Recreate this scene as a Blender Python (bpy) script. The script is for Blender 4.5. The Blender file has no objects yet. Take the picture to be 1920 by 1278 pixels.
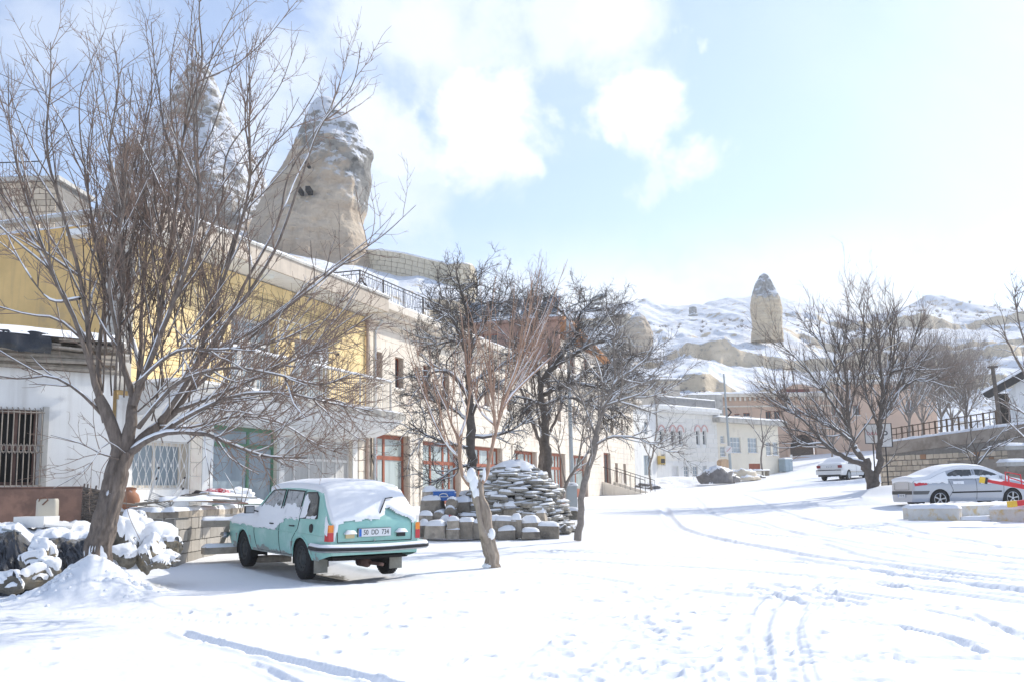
import bpy, math, random, numpy as np
from mathutils import Vector, Matrix, noise
rng = random.Random(7)
R = math.radians
sc = bpy.context.scene
C = sc.collection
# ------------------------------------------------------------------ camera
FPX = 1900.0
PITCH, ROLL, EYE = R(8.44), R(1.1), 1.25
fw = np.array([0, math.cos(PITCH), math.sin(PITCH)])
_u0 = np.array([0, -math.sin(PITCH), math.cos(PITCH)])
_r0 = np.array([1.0, 0, 0])
cr = math.cos(ROLL)*_r0 - math.sin(ROLL)*_u0
cu = math.sin(ROLL)*_r0 + math.cos(ROLL)*_u0
CAM = np.array([0, 0, EYE])
cam = bpy.data.cameras.new('camera')
cam.sensor_width = 36.0
cam.lens = 36.0*FPX/1920
cam.clip_end = 6000
cam.clip_start = .05
co = bpy.data.objects.new('camera', cam)
C.objects.link(co)
co.matrix_world = Matrix(((cr[0], cu[0], -fw[0], 0), (cr[1], cu[1], -fw[1], 0), (cr[2], cu[2], -fw[2], EYE), (0, 0, 0, 1)))
sc.camera = co
# ------------------------------------------------------------------ light
SUN_AZ, SUN_EL = 52.0, 34.0      # azimuth to the right of the view direction (+Y)
sun = bpy.data.lights.new('sun', 'SUN')
sun.energy = 3.1
sun.angle = R(.6)
sun.color = (1, .95, .86)
so = bpy.data.objects.new('sun', sun)
C.objects.link(so)
sd = Vector((math.sin(R(SUN_AZ))*math.cos(R(SUN_EL)), math.cos(R(SUN_AZ))*math.cos(R(SUN_EL)), math.sin(R(SUN_EL))))
so.rotation_euler = sd.to_track_quat('Z', 'Y').to_euler()
sc.view_settings.view_transform = 'Standard'
sc.view_settings.look = 'None'
sc.view_settings.gamma = 1
sc.view_settings.use_curve_mapping = False
sc.view_settings.exposure = 0.68
sc.cycles.use_denoising = True
sc.cycles.max_bounces = 6
sc.cycles.diffuse_bounces = 4
sc.cycles.glossy_bounces = 3
sc.cycles.transmission_bounces = 3
sc.cycles.transparent_max_bounces = 4
SKY_STRENGTH = .15
# ------------------------------------------------------------------ projection helpers (photo pixel -> real point at a real distance)
def ray(px, py): return fw + (px-960)/FPX*cr + (639-py)/FPX*cu
def P(px, py, Y):
    d = ray(px, py)
    return CAM + d*(Y/d[1])
class Frame:
    """a facade line on the ground: x runs along it, y goes into the building"""
    def __init__(s, ox, oy, az, base=0.0):
        s.o = np.array([ox, oy]); a = R(az); s.az = a; s.base = base
        s.X = np.array([math.sin(a), math.cos(a)]); s.N = np.array([-math.cos(a), math.sin(a)])
        s.rz = math.pi/2 - a
    def hit(s, px, py, y=0.0):
        d = ray(px, py)
        t = ((s.o + s.N*y - CAM[:2]) @ s.N)/(d[:2] @ s.N)
        w = CAM + d*t
        return float((w[:2]-s.o) @ s.X), float(w[2]) - s.base
    def w(s, x, y, z=0.0):
        p = s.o + s.X*x + s.N*y
        return np.array([p[0], p[1], s.base+z])
# ------------------------------------------------------------------ world: sky with clouds
def build_world():
    w = bpy.data.worlds.new('World'); sc.world = w; w.use_nodes = True
    nt = w.node_tree; n = nt.nodes; L = nt.links
    n.clear()
    out = n.new('ShaderNodeOutputWorld'); bg = n.new('ShaderNodeBackground')
    bg.inputs['Strength'].default_value = SKY_STRENGTH
    L.new(bg.outputs[0], out.inputs[0])
    sky = n.new('ShaderNodeTexSky'); sky.sky_type = 'NISHITA'; sky.sun_disc = False
    sky.sun_elevation = R(SUN_EL); sky.sun_rotation = R(SUN_AZ)
    sky.air_density = 0.9; sky.dust_density = .8; sky.ozone_density = 2.6; sky.altitude = 1000
    tc = n.new('ShaderNodeTexCoord'); vec = tc.outputs['Generated']
    def math_(op, a, b=None, clamp=False):
        m = n.new('ShaderNodeMath'); m.operation = op; m.use_clamp = clamp
        for i, v in enumerate((a, b)):
            if v is None: continue
            if isinstance(v, (int, float)): m.inputs[i].default_value = v
            else: L.new(v, m.inputs[i])
        return m.outputs[0]
    def noise_(v, scale, detail=6, rough=.55, dist=0):
        t = n.new('ShaderNodeTexNoise'); t.inputs['Scale'].default_value = scale; t.inputs['Detail'].default_value = detail
        t.inputs['Roughness'].default_value = rough; t.inputs['Distortion'].default_value = dist
        L.new(v, t.inputs['Vector']); return t.outputs['Fac']
    def ramp_(v, a, b):
        t = n.new('ShaderNodeMapRange'); t.interpolation_type = 'SMOOTHSTEP'
        L.new(v, t.inputs[0]); t.inputs[1].default_value = a; t.inputs[2].default_value = b
        return t.outputs[0]
    # cumulus puffs at real bearings in the sky, torn by noise
    nz = noise_(vec, 9, 8, .6, .3); nf = noise_(vec, 3.2, 7, .58, .6); nz2 = noise_(vec, 26, 6, .6)
    wob = math_('ADD', math_('MULTIPLY', math_('SUBTRACT', nz, .5), .17), math_('MULTIPLY', math_('SUBTRACT', nz2, .5), .06))
    puffs = [(905, 215, .046, 1.2), (940, 275, .046, 1.1), (1000, 305, .02, .8), (1200, 215, .042, 1.2), (1155, 240, .03, 1), (1265, 60, .018, .6), (1290, 300, .028, .8),
             (1225, 335, .02, .5), (690, 225, .042, .85), (740, 260, .03, .8), (770, 310, .02, .6), (800, 40, .07, .8), (700, 20, .06, .7), (1150, 30, .06, .8),
             (1060, 20, .05, .7), (900, 60, .05, .7), (560, 130, .045, .55), (735, 390, .05, .6), (190, 30, .05, .35), (80, 40, .04, .3), (520, 210, .04, .5), (450, 260, .05, .5)]
    acc = None
    for px, py, rad, st in puffs:
        d = Vector(ray(px, py)).normalized()
        vm = n.new('ShaderNodeVectorMath'); vm.operation = 'DISTANCE'; L.new(vec, vm.inputs[0]); vm.inputs[1].default_value = d
        dist = math_('ADD', vm.outputs['Value'], wob)
        m = n.new('ShaderNodeMapRange'); m.interpolation_type = 'SMOOTHSTEP'; L.new(dist, m.inputs[0])
        m.inputs[1].default_value = rad*1.45; m.inputs[2].default_value = rad*.25; m.inputs[3].default_value = 0; m.inputs[4].default_value = st
        acc = m.outputs[0] if acc is None else math_('MAXIMUM', acc, m.outputs[0])
    # thin veil, thick toward the sun and along the horizon
    sep = n.new('ShaderNodeSeparateXYZ'); L.new(vec, sep.inputs[0])
    dsun = n.new('ShaderNodeVectorMath'); dsun.operation = 'DISTANCE'; L.new(vec, dsun.inputs[0]); dsun.inputs[1].default_value = sd
    veil = math_('MULTIPLY', ramp_(dsun.outputs['Value'], .70, .08), ramp_(nf, .2, .75))
    low = math_('MULTIPLY', ramp_(sep.outputs['Z'], .30, .04), ramp_(nf, .2, .85))
    strat = math_('MULTIPLY', ramp_(sep.outputs['Z'], .27, .17), 1.0)
    strat = math_('MULTIPLY', strat, ramp_(nz, .25, .6))
    wide = math_('MULTIPLY', ramp_(nf, .54, .82), .4)
    cl = math_('MAXIMUM', math_('MAXIMUM', acc, math_('MAXIMUM', veil, wide)), math_('MAXIMUM', math_('MULTIPLY', low, .8), strat), True)
    cl = math_('ADD', math_('MULTIPLY', cl, .76), .14)
    mix = n.new('ShaderNodeMix'); mix.data_type = 'RGBA'
    L.new(cl, mix.inputs[0]); L.new(sky.outputs[0], mix.inputs[6]); mix.inputs[7].default_value = CLOUD
    L.new(mix.outputs[2], bg.inputs['Color'])
CLOUD = (5.3, 5.5, 5.8, 1)
build_world()
# ------------------------------------------------------------------ materials
def M(name, col, rough=.85, var=.15, vs=3.0, bump=.0, bs=30.0, col2=None, c2s=1.5, c2t=.55, snow=None, metal=0.0, rnd=0.0, spec=.4, stretch=(1, 1, 1), streak=None, coat=0):
    m = bpy.data.materials.new(name); m.use_nodes = True
    nt = m.node_tree; n = nt.nodes; L = nt.links; b = n['Principled BSDF']
    b.inputs['Roughness'].default_value = rough; b.inputs['Metallic'].default_value = metal
    b.inputs['Specular IOR Level'].default_value = spec; b.inputs['Coat Weight'].default_value = coat
    geo = n.new('ShaderNodeNewGeometry'); mp = n.new('ShaderNodeMapping'); L.new(geo.outputs['Position'], mp.inputs[0]); mp.inputs[3].default_value = stretch
    pos = mp.outputs[0]
    def nse(s, d=5, r=.6):
        t = n.new('ShaderNodeTexNoise'); t.inputs['Scale'].default_value = s; t.inputs['Detail'].default_value = d; t.inputs['Roughness'].default_value = r
        L.new(pos, t.inputs['Vector']); return t.outputs['Fac']
    def rr(v, a, b_, lo=0, hi=1):
        t = n.new('ShaderNodeMapRange'); L.new(v, t.inputs[0]); t.inputs[1].default_value = a; t.inputs[2].default_value = b_; t.inputs[3].default_value = lo; t.inputs[4].default_value = hi
        return t.outputs[0]
    def mx(f, a, b_, mode='MIX'):
        t = n.new('ShaderNodeMix'); t.data_type = 'RGBA'; t.blend_type = mode
        if isinstance(f, float): t.inputs[0].default_value = f
        else: L.new(f, t.inputs[0])
        for i, v in ((6, a), (7, b_)):
            if isinstance(v, tuple): t.inputs[i].default_value = (*v[:3], 1)
            else: L.new(v, t.inputs[i])
        return t.outputs[2]
    f = rr(nse(vs), .3, .7)
    c = mx(f, tuple(x*(1-var) for x in col), tuple(min(1, x*(1+var)) for x in col))
    if col2: c = mx(rr(nse(c2s, 6, .65), c2t-.07, c2t+.07), c, col2)
    if streak:
        t = n.new('ShaderNodeTexNoise'); t.inputs['Scale'].default_value = 1; t.inputs['Detail'].default_value = 4
        m2 = n.new('ShaderNodeMapping'); L.new(geo.outputs['Position'], m2.inputs[0]); m2.inputs[3].default_value = (6, 6, .5); L.new(m2.outputs[0], t.inputs['Vector'])
        c = mx(rr(t.outputs['Fac'], .52, .75, 0, streak[3]), c, tuple(streak[:3]))
    if rnd:
        oi = n.new('ShaderNodeObjectInfo')
        hs = n.new('ShaderNodeHueSaturation'); L.new(rr(oi.outputs['Random'], 0, 1, 1-rnd, 1+rnd), hs.inputs['Value']); L.new(c, hs.inputs['Color']); c = hs.outputs[0]
    if snow is not None:
        sp = n.new('ShaderNodeSeparateXYZ'); L.new(geo.outputs['Normal'], sp.inputs[0])
        ad = n.new('ShaderNodeMath'); ad.operation = 'ADD'; L.new(sp.outputs['Z'], ad.inputs[0]); L.new(rr(nse(9, 4), .2, .8, -.35, .35), ad.inputs[1])
        c = mx(rr(ad.outputs[0], snow, snow+.12), c, (.86, .88, .92))
    L.new(c, b.inputs['Base Color'])
    if bump:
        bn = n.new('ShaderNodeBump'); bn.inputs['Strength'].default_value = min(1, bump*20); bn.inputs['Distance'].default_value = bump
        L.new(nse(bs, 6, .65), bn.inputs['Height']); L.new(bn.outputs[0], b.inputs['Normal'])
    return m
def snow_mat():
    m = M('snow', (.90, .91, .93), .75, .012, .8, .02, 7, spec=.25)
    b = m.node_tree.nodes['Principled BSDF']
    b.inputs['Subsurface Weight'].default_value = 0
    return m
SNOW = snow_mat()
WHITE = M('white_plaster', (.80, .79, .76), .9, .05, 1.2, .004, 30, col2=(.62, .60, .57), c2s=1.4, c2t=.66, streak=(.45, .42, .38, .35))
YEL = M('mustard_plaster', (.72, .49, .21), .9, .14, 1.0, .006, 18, col2=(.50, .36, .2), c2s=.9, c2t=.6, streak=(.36, .26, .16, .45))
YBLK = M('yellow_tuff_block', (.90, .70, .37), .88, .08, 3, .005, 40, rnd=.10)
YGAP = M('dark_yellow_joint', (.50, .38, .21), .95, .1)
PBLK = M('cream_tuff_block', (.80, .72, .61), .88, .07, 2.2, .005, 40, rnd=.045, col2=(.70, .58, .48), c2s=.7, c2t=.62)
PGAP = M('cream_joint', (.58, .50, .41), .95, .1)
CREAM = M('cream_trim', (.76, .69, .59), .85, .06, 2, .004, 30, streak=(.4, .33, .25, .4))
CONC = M('weathered_concrete', (.50, .48, .44), .92, .14, 3, .008, 40, col2=(.30, .29, .27), c2s=2.5, c2t=.6, streak=(.2, .2, .18, .4))
CBLK = M('concrete_block', (.38, .35, .31), .92, .12, 5, .008, 60, rnd=.16)
MORT = M('grey_mortar', (.24, .225, .205), .95, .15, 8, .008, 60)
OLDCB = M('old_kerb_stone', (.37, .32, .26), .95, .3, 5, .03, 25, col2=(.20, .175, .15), c2s=3, c2t=.6, rnd=.35, snow=.85)
SLATE = M('slate_slab', (.27, .25, .215), .88, .25, 5, .012, 40, rnd=.35)
ROCK = M('mossy_boulder', (.20, .18, .145), .95, .4, 7, .04, 16, col2=(.30, .23, .13), c2s=2.5, c2t=.6, rnd=.3, snow=.78)
WBLK = M('retaining_wall_block', (.56, .47, .36), .92, .12, 3, .008, 30, rnd=.20)
RBLK = M('rust_coloured_block', (.45, .25, .14), .92, .15, 3, .008, 30, rnd=.20)
ROOFW = M('white_building_block', (.80, .77, .71), .88, .04, 2, .004, 30, rnd=.04)
ROOFG = M('white_building_joint', (.52, .50, .46), .95, .05)
PINK = M('pink_tuff', (.66, .47, .35), .9, .1, .8, .008, 12, col2=(.58, .42, .32), c2s=.4, c2t=.55)
BROWN = M('red_brown_plaster', (.38, .24, .19), .9, .15, 1.2, .005, 20)
WOODR = M('red_varnished_wood', (.30, .085, .04), .5, .2, 4, stretch=(1, 1, .2))
WOODG = M('grey_weathered_wood', (.33, .29, .24), .9, .25, 9, .006, 60, rnd=.2, stretch=(1, 1, .6))
GREEN = M('green_paint', (.10, .22, .14), .6, .15, 4)
IRON = M('dark_iron', (.045, .04, .038), .65, .2, 8)
WMETAL = M('white_painted_metal', (.72, .71, .69), .5, .08, 5, metal=.0)
GREYM = M('grey_painted_metal', (.36, .39, .40), .45, .06, 3, metal=.1)
GALV = M('galvanised_pipe', (.58, .60, .62), .4, .1, 5, metal=.5)
RUSTY = M('rusty_plate', (.13, .075, .06), .75, .3, 2, .004, 30, col2=(.19, .11, .085), c2s=3)
GLASSD = M('dark_room_glass', (.012, .011, .010), .5, .2, 4, spec=.15)  # blackened pane: the unlit room behind the bars is put into its colour
GLASS = M('window_glass', (.05, .06, .07), .08, .1, 2, spec=.8)
GLASSB = M('pale_curtained_glass', (.30, .36, .40), .15, .25, 1.5, spec=.8, stretch=(1, 1, .3))
GLASSG = M('greenish_curtained_glass', (.40, .46, .44), .12, .2, 2, spec=.8, stretch=(3, 3, .3))
CURT = M('grey_lace_curtain', (.50, .50, .49), .6, .25, 9, stretch=(6, 6, .1))
DARK = M('unlit_dark', (.02, .018, .016), .9, .1)  # near-black colour standing in for unlit rooms, hollows and gaps
BARK = M('grey_brown_bark', (.19, .155, .13), .95, .4, 16, .03, 50, stretch=(1, 1, .35), rnd=.06)
TWIG = M('reddish_twig_bark', (.25, .18, .14), .9, .2, 6)
ORANGE = M('orange_young_bark', (.38, .25, .18), .85, .2, 8, .006, 40)
BLACKB = M('dark_gnarled_bark', (.125, .105, .09), .95, .3, 10, .012, 40)
GREYB = M('grey_smooth_bark', (.23, .20, .175), .9, .25, 10, .008, 40)
TARP = M('black_plastic_sheet', (.012, .012, .014), .22, .2, 5, .02, 9, spec=.7)
BRUSH = M('scrub', (.26, .22, .19), .95, .3, 2)
# ------------------------------------------------------------------ mesh builder
class MB:
    def __init__(s): s.V = []; s.n = 0; s.Q = []; s.G = []
    def add(s, v, faces, mi=0):
        v = np.asarray(v, float).reshape(-1, 3); faces_np = isinstance(faces, np.ndarray)
        if faces_np: s.Q.append((faces + s.n, mi))
        else:
            for f in faces: s.G.append(([i + s.n for i in f], mi))
        s.V.append(v); s.n += len(v)
    def box(s, x0, x1, y0, y1, z0, z1, mi=0, T=None):
        v = np.array([(x, y, z) for x in (x0, x1) for y in (y0, y1) for z in (z0, z1)], float)
        if T is not None: v = v @ T[:3, :3].T + T[:3, 3]
        s.add(v, np.array([(0, 1, 3, 2), (4, 6, 7, 5), (0, 4, 5, 1), (2, 3, 7, 6), (0, 2, 6, 4), (1, 5, 7, 3)]), mi)
    def beam(s, a, b, w, h=None, mi=0):
        """rectangular bar between two points"""
        a = Vector(a); b = Vector(b); d = b-a; h = h or w
        q = d.to_track_quat('Z', 'Y').to_matrix().to_4x4(); q.translation = a
        s.box(-w/2, w/2, -h/2, h/2, 0, d.length, mi, np.array(q))
    def tube(s, pts, rad, k=4, mi=0, cap=False):
        p = np.asarray(pts, float); m = len(p)
        rad = np.broadcast_to(np.asarray(rad, float), (m,))
        t = np.gradient(p, axis=0); t /= np.linalg.norm(t, axis=1)[:, None] + 1e-9
        mt = np.abs(t).mean(0); ref = np.zeros(3); ref[int(np.argmin(mt))] = 1
        u = np.cross(t, ref); u /= np.linalg.norm(u, axis=1)[:, None] + 1e-9; w = np.cross(t, u)
        a = np.arange(k)*2*math.pi/k
        v = p[:, None, :] + rad[:, None, None]*(np.cos(a)[None, :, None]*u[:, None, :] + np.sin(a)[None, :, None]*w[:, None, :])
        i = np.arange(m-1)[:, None]*k; j = np.arange(k)[None, :]; j2 = (j+1) % k
        q = np.stack([i+j, i+j2, i+k+j2, i+k+j], -1).reshape(-1, 4)
        n0 = s.n
        s.add(v.reshape(-1, 3), q, mi)
        if cap:
            s.G.append(([n0+x for x in range(k)][::-1], mi)); s.G.append(([n0+(m-1)*k+x for x in range(k)], mi))
    def grid(s, A, mi=0, mask=None, flip=False):
        """A: (a,b,3) array of points"""
        a, b = A.shape[:2]
        i = np.arange(a-1)[:, None]*b; j = np.arange(b-1)[None, :]
        q = np.stack([i+j, i+j+1, i+b+j+1, i+b+j], -1)
        if flip: q = q[..., ::-1]
        if mask is not None: q = q[mask]
        s.add(A.reshape(-1, 3), q.reshape(-1, 4), mi)
    def prism(s, poly, y0, y1, mi=0, axis=1):
        """poly: list of (a,b) extruded along axis 0/1/2"""
        n = len(poly); v = []
        for y in (y0, y1):
            for a, b in poly: v.append({0: (y, a, b), 1: (a, y, b), 2: (a, b, y)}[axis])
        s.add(v, [list(range(n)), list(range(n, 2*n))[::-1]] + [[i, i+n, (i+1) % n+n, (i+1) % n] for i in range(n)], mi)
    def arrays(s):
        return np.concatenate(s.V) if s.V else np.zeros((0, 3))
    def mesh(s, name, mats, smooth=False):
        me = bpy.data.meshes.new(name)
        V = s.arrays()
        loops = []; starts = []; tot = []; mis = []; c = 0
        for q, mi in s.Q:
            loops.append(q.reshape(-1)); k = q.shape[1]; starts.append(c+np.arange(len(q))*k); tot.append(np.full(len(q), k)); mis.append(np.full(len(q), mi)); c += q.size
        for g, mi in s.G:
            loops.append(np.array(g)); starts.append(np.array([c])); tot.append(np.array([len(g)])); mis.append(np.array([mi])); c += len(g)
        me.vertices.add(len(V)); me.vertices.foreach_set('co', V.astype(np.float32).ravel())
        if loops:
            lo = np.concatenate(loops).astype(np.int32); me.loops.add(len(lo)); me.loops.foreach_set('vertex_index', lo)
            st = np.concatenate(starts).astype(np.int32); me.polygons.add(len(st)); me.polygons.foreach_set('loop_start', st)
            me.polygons.foreach_set('loop_total', np.concatenate(tot).astype(np.int32))
            me.polygons.foreach_set('material_index', np.concatenate(mis).astype(np.int32))
            me.polygons.foreach_set('use_smooth', np.full(len(st), smooth))
        for m in (mats if isinstance(mats, (list, tuple)) else [mats]): me.materials.append(m)
        me.update(calc_edges=True); me.validate()
        return me
    def build(s, name, mats, parent=None, smooth=False, loc=(0, 0, 0), rz=0.0):
        return link(name, s.mesh(name, mats, smooth), parent, loc, rz)
def link(name, me, parent=None, loc=(0, 0, 0), rz=0.0):
    o = bpy.data.objects.new(name, me); C.objects.link(o)
    o.parent = parent; o.location = loc; o.rotation_euler = (0, 0, rz)
    return o
def thing(name, label, cat, loc=(0, 0, 0), rz=0.0, group=None, rot=None):
    o = bpy.data.objects.new(name, None); C.objects.link(o); o.empty_display_size = .2
    o.location = loc; o.rotation_euler = rot or (0, 0, rz)
    return tag(o, label, cat, group)
def text_mesh(name, body, size, mat_, parent, loc, rot, sx=1.0, extrude=.001):
    cu_ = bpy.data.curves.new(name, 'FONT'); cu_.body = body; cu_.size = size; cu_.align_x = 'CENTER'; cu_.align_y = 'CENTER'; cu_.extrude = extrude
    tmp = bpy.data.objects.new(name, cu_); C.objects.link(tmp); dg = bpy.context.evaluated_depsgraph_get()
    me = bpy.data.meshes.new_from_object(tmp.evaluated_get(dg)); me.materials.clear(); me.materials.append(mat_)
    bpy.data.objects.remove(tmp); o = bpy.data.objects.new(name, me); C.objects.link(o); o.parent = parent; o.location = loc; o.rotation_euler = rot; o.scale = (sx, 1, 1)
    o['kind'] = 'stuff'
    return o
def tag(o, label, cat=None, group=None):
    o['label'] = label
    if cat: o['category'] = cat
    if group: o['group'] = group
    return o
def struct(o): o['kind'] = 'structure'; return o
def stuff(o): o['kind'] = 'stuff'; return o
def nz3(p, s, seed=0.0): return noise.noise(Vector((p[0]*s+seed, p[1]*s+seed*.7, p[2]*s)))
def dup(o, parent=None, **kw):
    c = o.copy(); C.objects.link(c); c.parent = parent
    for ch in list(o.children): dup(ch, c)
    return c
def fbm(x, y, s, octs=4, seed=0):
    """cheap vectorised value noise"""
    out = np.zeros_like(x, float); amp = 1; tot = 0
    for k in range(octs):
        fx = x*s + seed*17.3 + k*5.1; fy = y*s + seed*9.7 + k*3.3
        ix = np.floor(fx).astype(np.int64); iy = np.floor(fy).astype(np.int64); tx = fx-ix; ty = fy-iy
        tx = tx*tx*(3-2*tx); ty = ty*ty*(3-2*ty)
        def h(a, b):
            v = (a*374761393 + b*668265263 + 1274126177*(seed+1+k)) & 0xffffffff
            v = ((v ^ (v >> 13))*1274126177) & 0xffffffff
            return ((v ^ (v >> 16)) & 0xffff)/65535.0
        out += amp*((h(ix, iy)*(1-tx)+h(ix+1, iy)*tx)*(1-ty) + (h(ix, iy+1)*(1-tx)+h(ix+1, iy+1)*tx)*ty - .5)
        tot += amp; amp *= .5; s *= 2.03
    return out/tot*2
# snow laid on a rectangle: rounded, uneven
def snow_disc(mb, cx, cy, rx, ry, z, h, seed=0, mi=0):
    a = np.linspace(0, 2*math.pi, 25); k = np.linspace(0, 1, 9); K, A = np.meshgrid(k, a, indexing='ij')
    w = 1+.16*fbm(np.cos(A)*1.2+seed, np.sin(A)*1.2, 1.3, 3, seed); w[:, -1] = w[:, 0]
    X = cx+rx*K*w*np.cos(A); Y = cy+ry*K*w*np.sin(A); Z = z+h*np.sqrt(np.clip(1-K**2.6, 0, 1))*(1+.3*fbm(X, Y, 3, 2, seed+1))-.03*K**3-.02*K**8
    mb.grid(np.stack([X, Y, Z], -1), mi)
def snow_mesh(mb, x0, x1, y0, y1, z, h, seed=0, mi=0, ov=.02, res=None, zf=None):
    lx, ly = x1-x0, y1-y0
    res = res or max(.035, min(lx, ly)/6)
    nx = int(min(90, max(4, lx/res))); ny = int(min(60, max(4, ly/res)))
    u = np.linspace(0, 1, nx+1); v = np.linspace(0, 1, ny+1)
    u = .5-.5*np.cos(u*math.pi)*(1) if nx < 10 else u
    X = x0-ov + (lx+2*ov)*u; Y = y0-ov + (ly+2*ov)*v
    XX, YY = np.meshgrid(X, Y, indexing='ij')
    ed = np.minimum(np.minimum(XX-X[0], X[-1]-XX), np.minimum(YY-Y[0], Y[-1]-YY))
    e = np.clip(ed/max(.02, min(h*1.3, min(lx, ly)*.45)), 0, 1); prof = np.sqrt(1-(1-e)**2)
    ZZ = z-.012 + (h+.012)*prof*(1+.35*fbm(XX, YY, 1.7/max(.3, min(lx, ly, 2.0)), 3, seed))
    XX = XX + .5*ov*fbm(YY, ZZ*3, 6, 2, seed+3); YY = YY + .5*ov*fbm(XX, ZZ*3, 6, 2, seed+4)
    if zf is not None: ZZ = ZZ + zf(XX, YY)
    mb.grid(np.stack([XX, YY, ZZ], -1), mi, flip=True)
# ------------------------------------------------------------------ ground
CTRL = [(0, 0, 0), (-8, 6, 0), (8, 6, 0), (0, -25, 0), (-30, -10, 0), (30, -10, 0), (-8, 13, .02), (-2.2, 16.2, -.05), (-4.8, 18.1, .07), (-6.6, 18.6, .08), (-.27, 17.4, 0),
        (6, 14, 0), (14, 18, .05), (-8.2, 21, .3), (-6.0, 27.7, .6), (-4.4, 32.4, .78), (-3.2, 35.3, .84), (1.3, 49.5, .86), (4.8, 60, .9), (10.35, 74, 1.28), (16.5, 80, 1.75), (22.3, 86, 2.42),
        (25.5, 92, 3.35), (-2.2, 25, .1), (1.2, 25.3, .13), (1.5, 23.5, .13), (2.0, 34.7, .5), (11.5, 29, .22), (13.4, 36.7, .5), (18.5, 36.9, .5), (14.9, 42, .92), (20.3, 62, 1.54), (17, 62, 1.5),
        (20.6, 41, .9), (30, 38, .9), (10, 45, .75), (5, 40, .6), (8, 30, .25), (15, 50, 1.05), (30, 70, 2.5), (40, 105, 5), (28, 105, 4.5), (-30, 60, 4), (-40, 30, 2), (0, 105, 3), (10, 112, 4), (60, 60, 2), (-60, 110, 6), (-70, 0, 1), (70, 0, 0), (80, 110, 6), (-15, 30, .6), (-14, 20, .4), (5, 22, .05), (4, 75, 1.1)]
_c = np.array(CTRL, float)
def _tps(d2): return np.where(d2 > 1e-9, d2*np.log(d2+1e-12)*.5, 0)
_K = _tps(((_c[:, None, :2]-_c[None, :, :2])**2).sum(-1)) + np.eye(len(_c))*6.0
_Pm = np.hstack([np.ones((len(_c), 1)), _c[:, :2]])
_sol = np.linalg.solve(np.block([[_K, _Pm], [_Pm.T, np.zeros((3, 3))]]), np.concatenate([_c[:, 2], np.zeros(3)]))
def gza(X, Y):
    X = np.asarray(X, float); Y = np.asarray(Y, float); z = _sol[-3]+_sol[-2]*X+_sol[-1]*Y
    for i in range(len(_c)): z = z + _sol[i]*_tps((X-_c[i, 0])**2+(Y-_c[i, 1])**2)
    return z
_gx = np.arange(-60, 60.1, .5); _gy = np.arange(-10, 120.1, .5)
_GT = gza(*np.meshgrid(_gx, _gy, indexing='ij'))
def gz(x, y):
    u = (x+60)/.5; v = (y+10)/.5
    if not (0 <= u < len(_gx)-1 and 0 <= v < len(_gy)-1): return float(gza(np.array([x]), np.array([y]))[0])
    i, j = int(u), int(v); a, b = u-i, v-j
    return float(_GT[i, j]*(1-a)*(1-b)+_GT[i+1, j]*a*(1-b)+_GT[i, j+1]*(1-a)*b+_GT[i+1, j+1]*a*b)
def G(px, py):
    """point where the line of sight meets the ground"""
    d = ray(px, py); t = 1.0; last = None
    for i in range(4000):
        p = CAM + d*t
        if p[1] > 3 and p[2] < gz(p[0], p[1]): break
        t *= 1.006
    a, b = t/1.006, t
    for i in range(8):
        m = (a+b)/2; p = CAM+d*m
        if p[2] < gz(p[0], p[1]): b = m
        else: a = m
    return p
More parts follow.
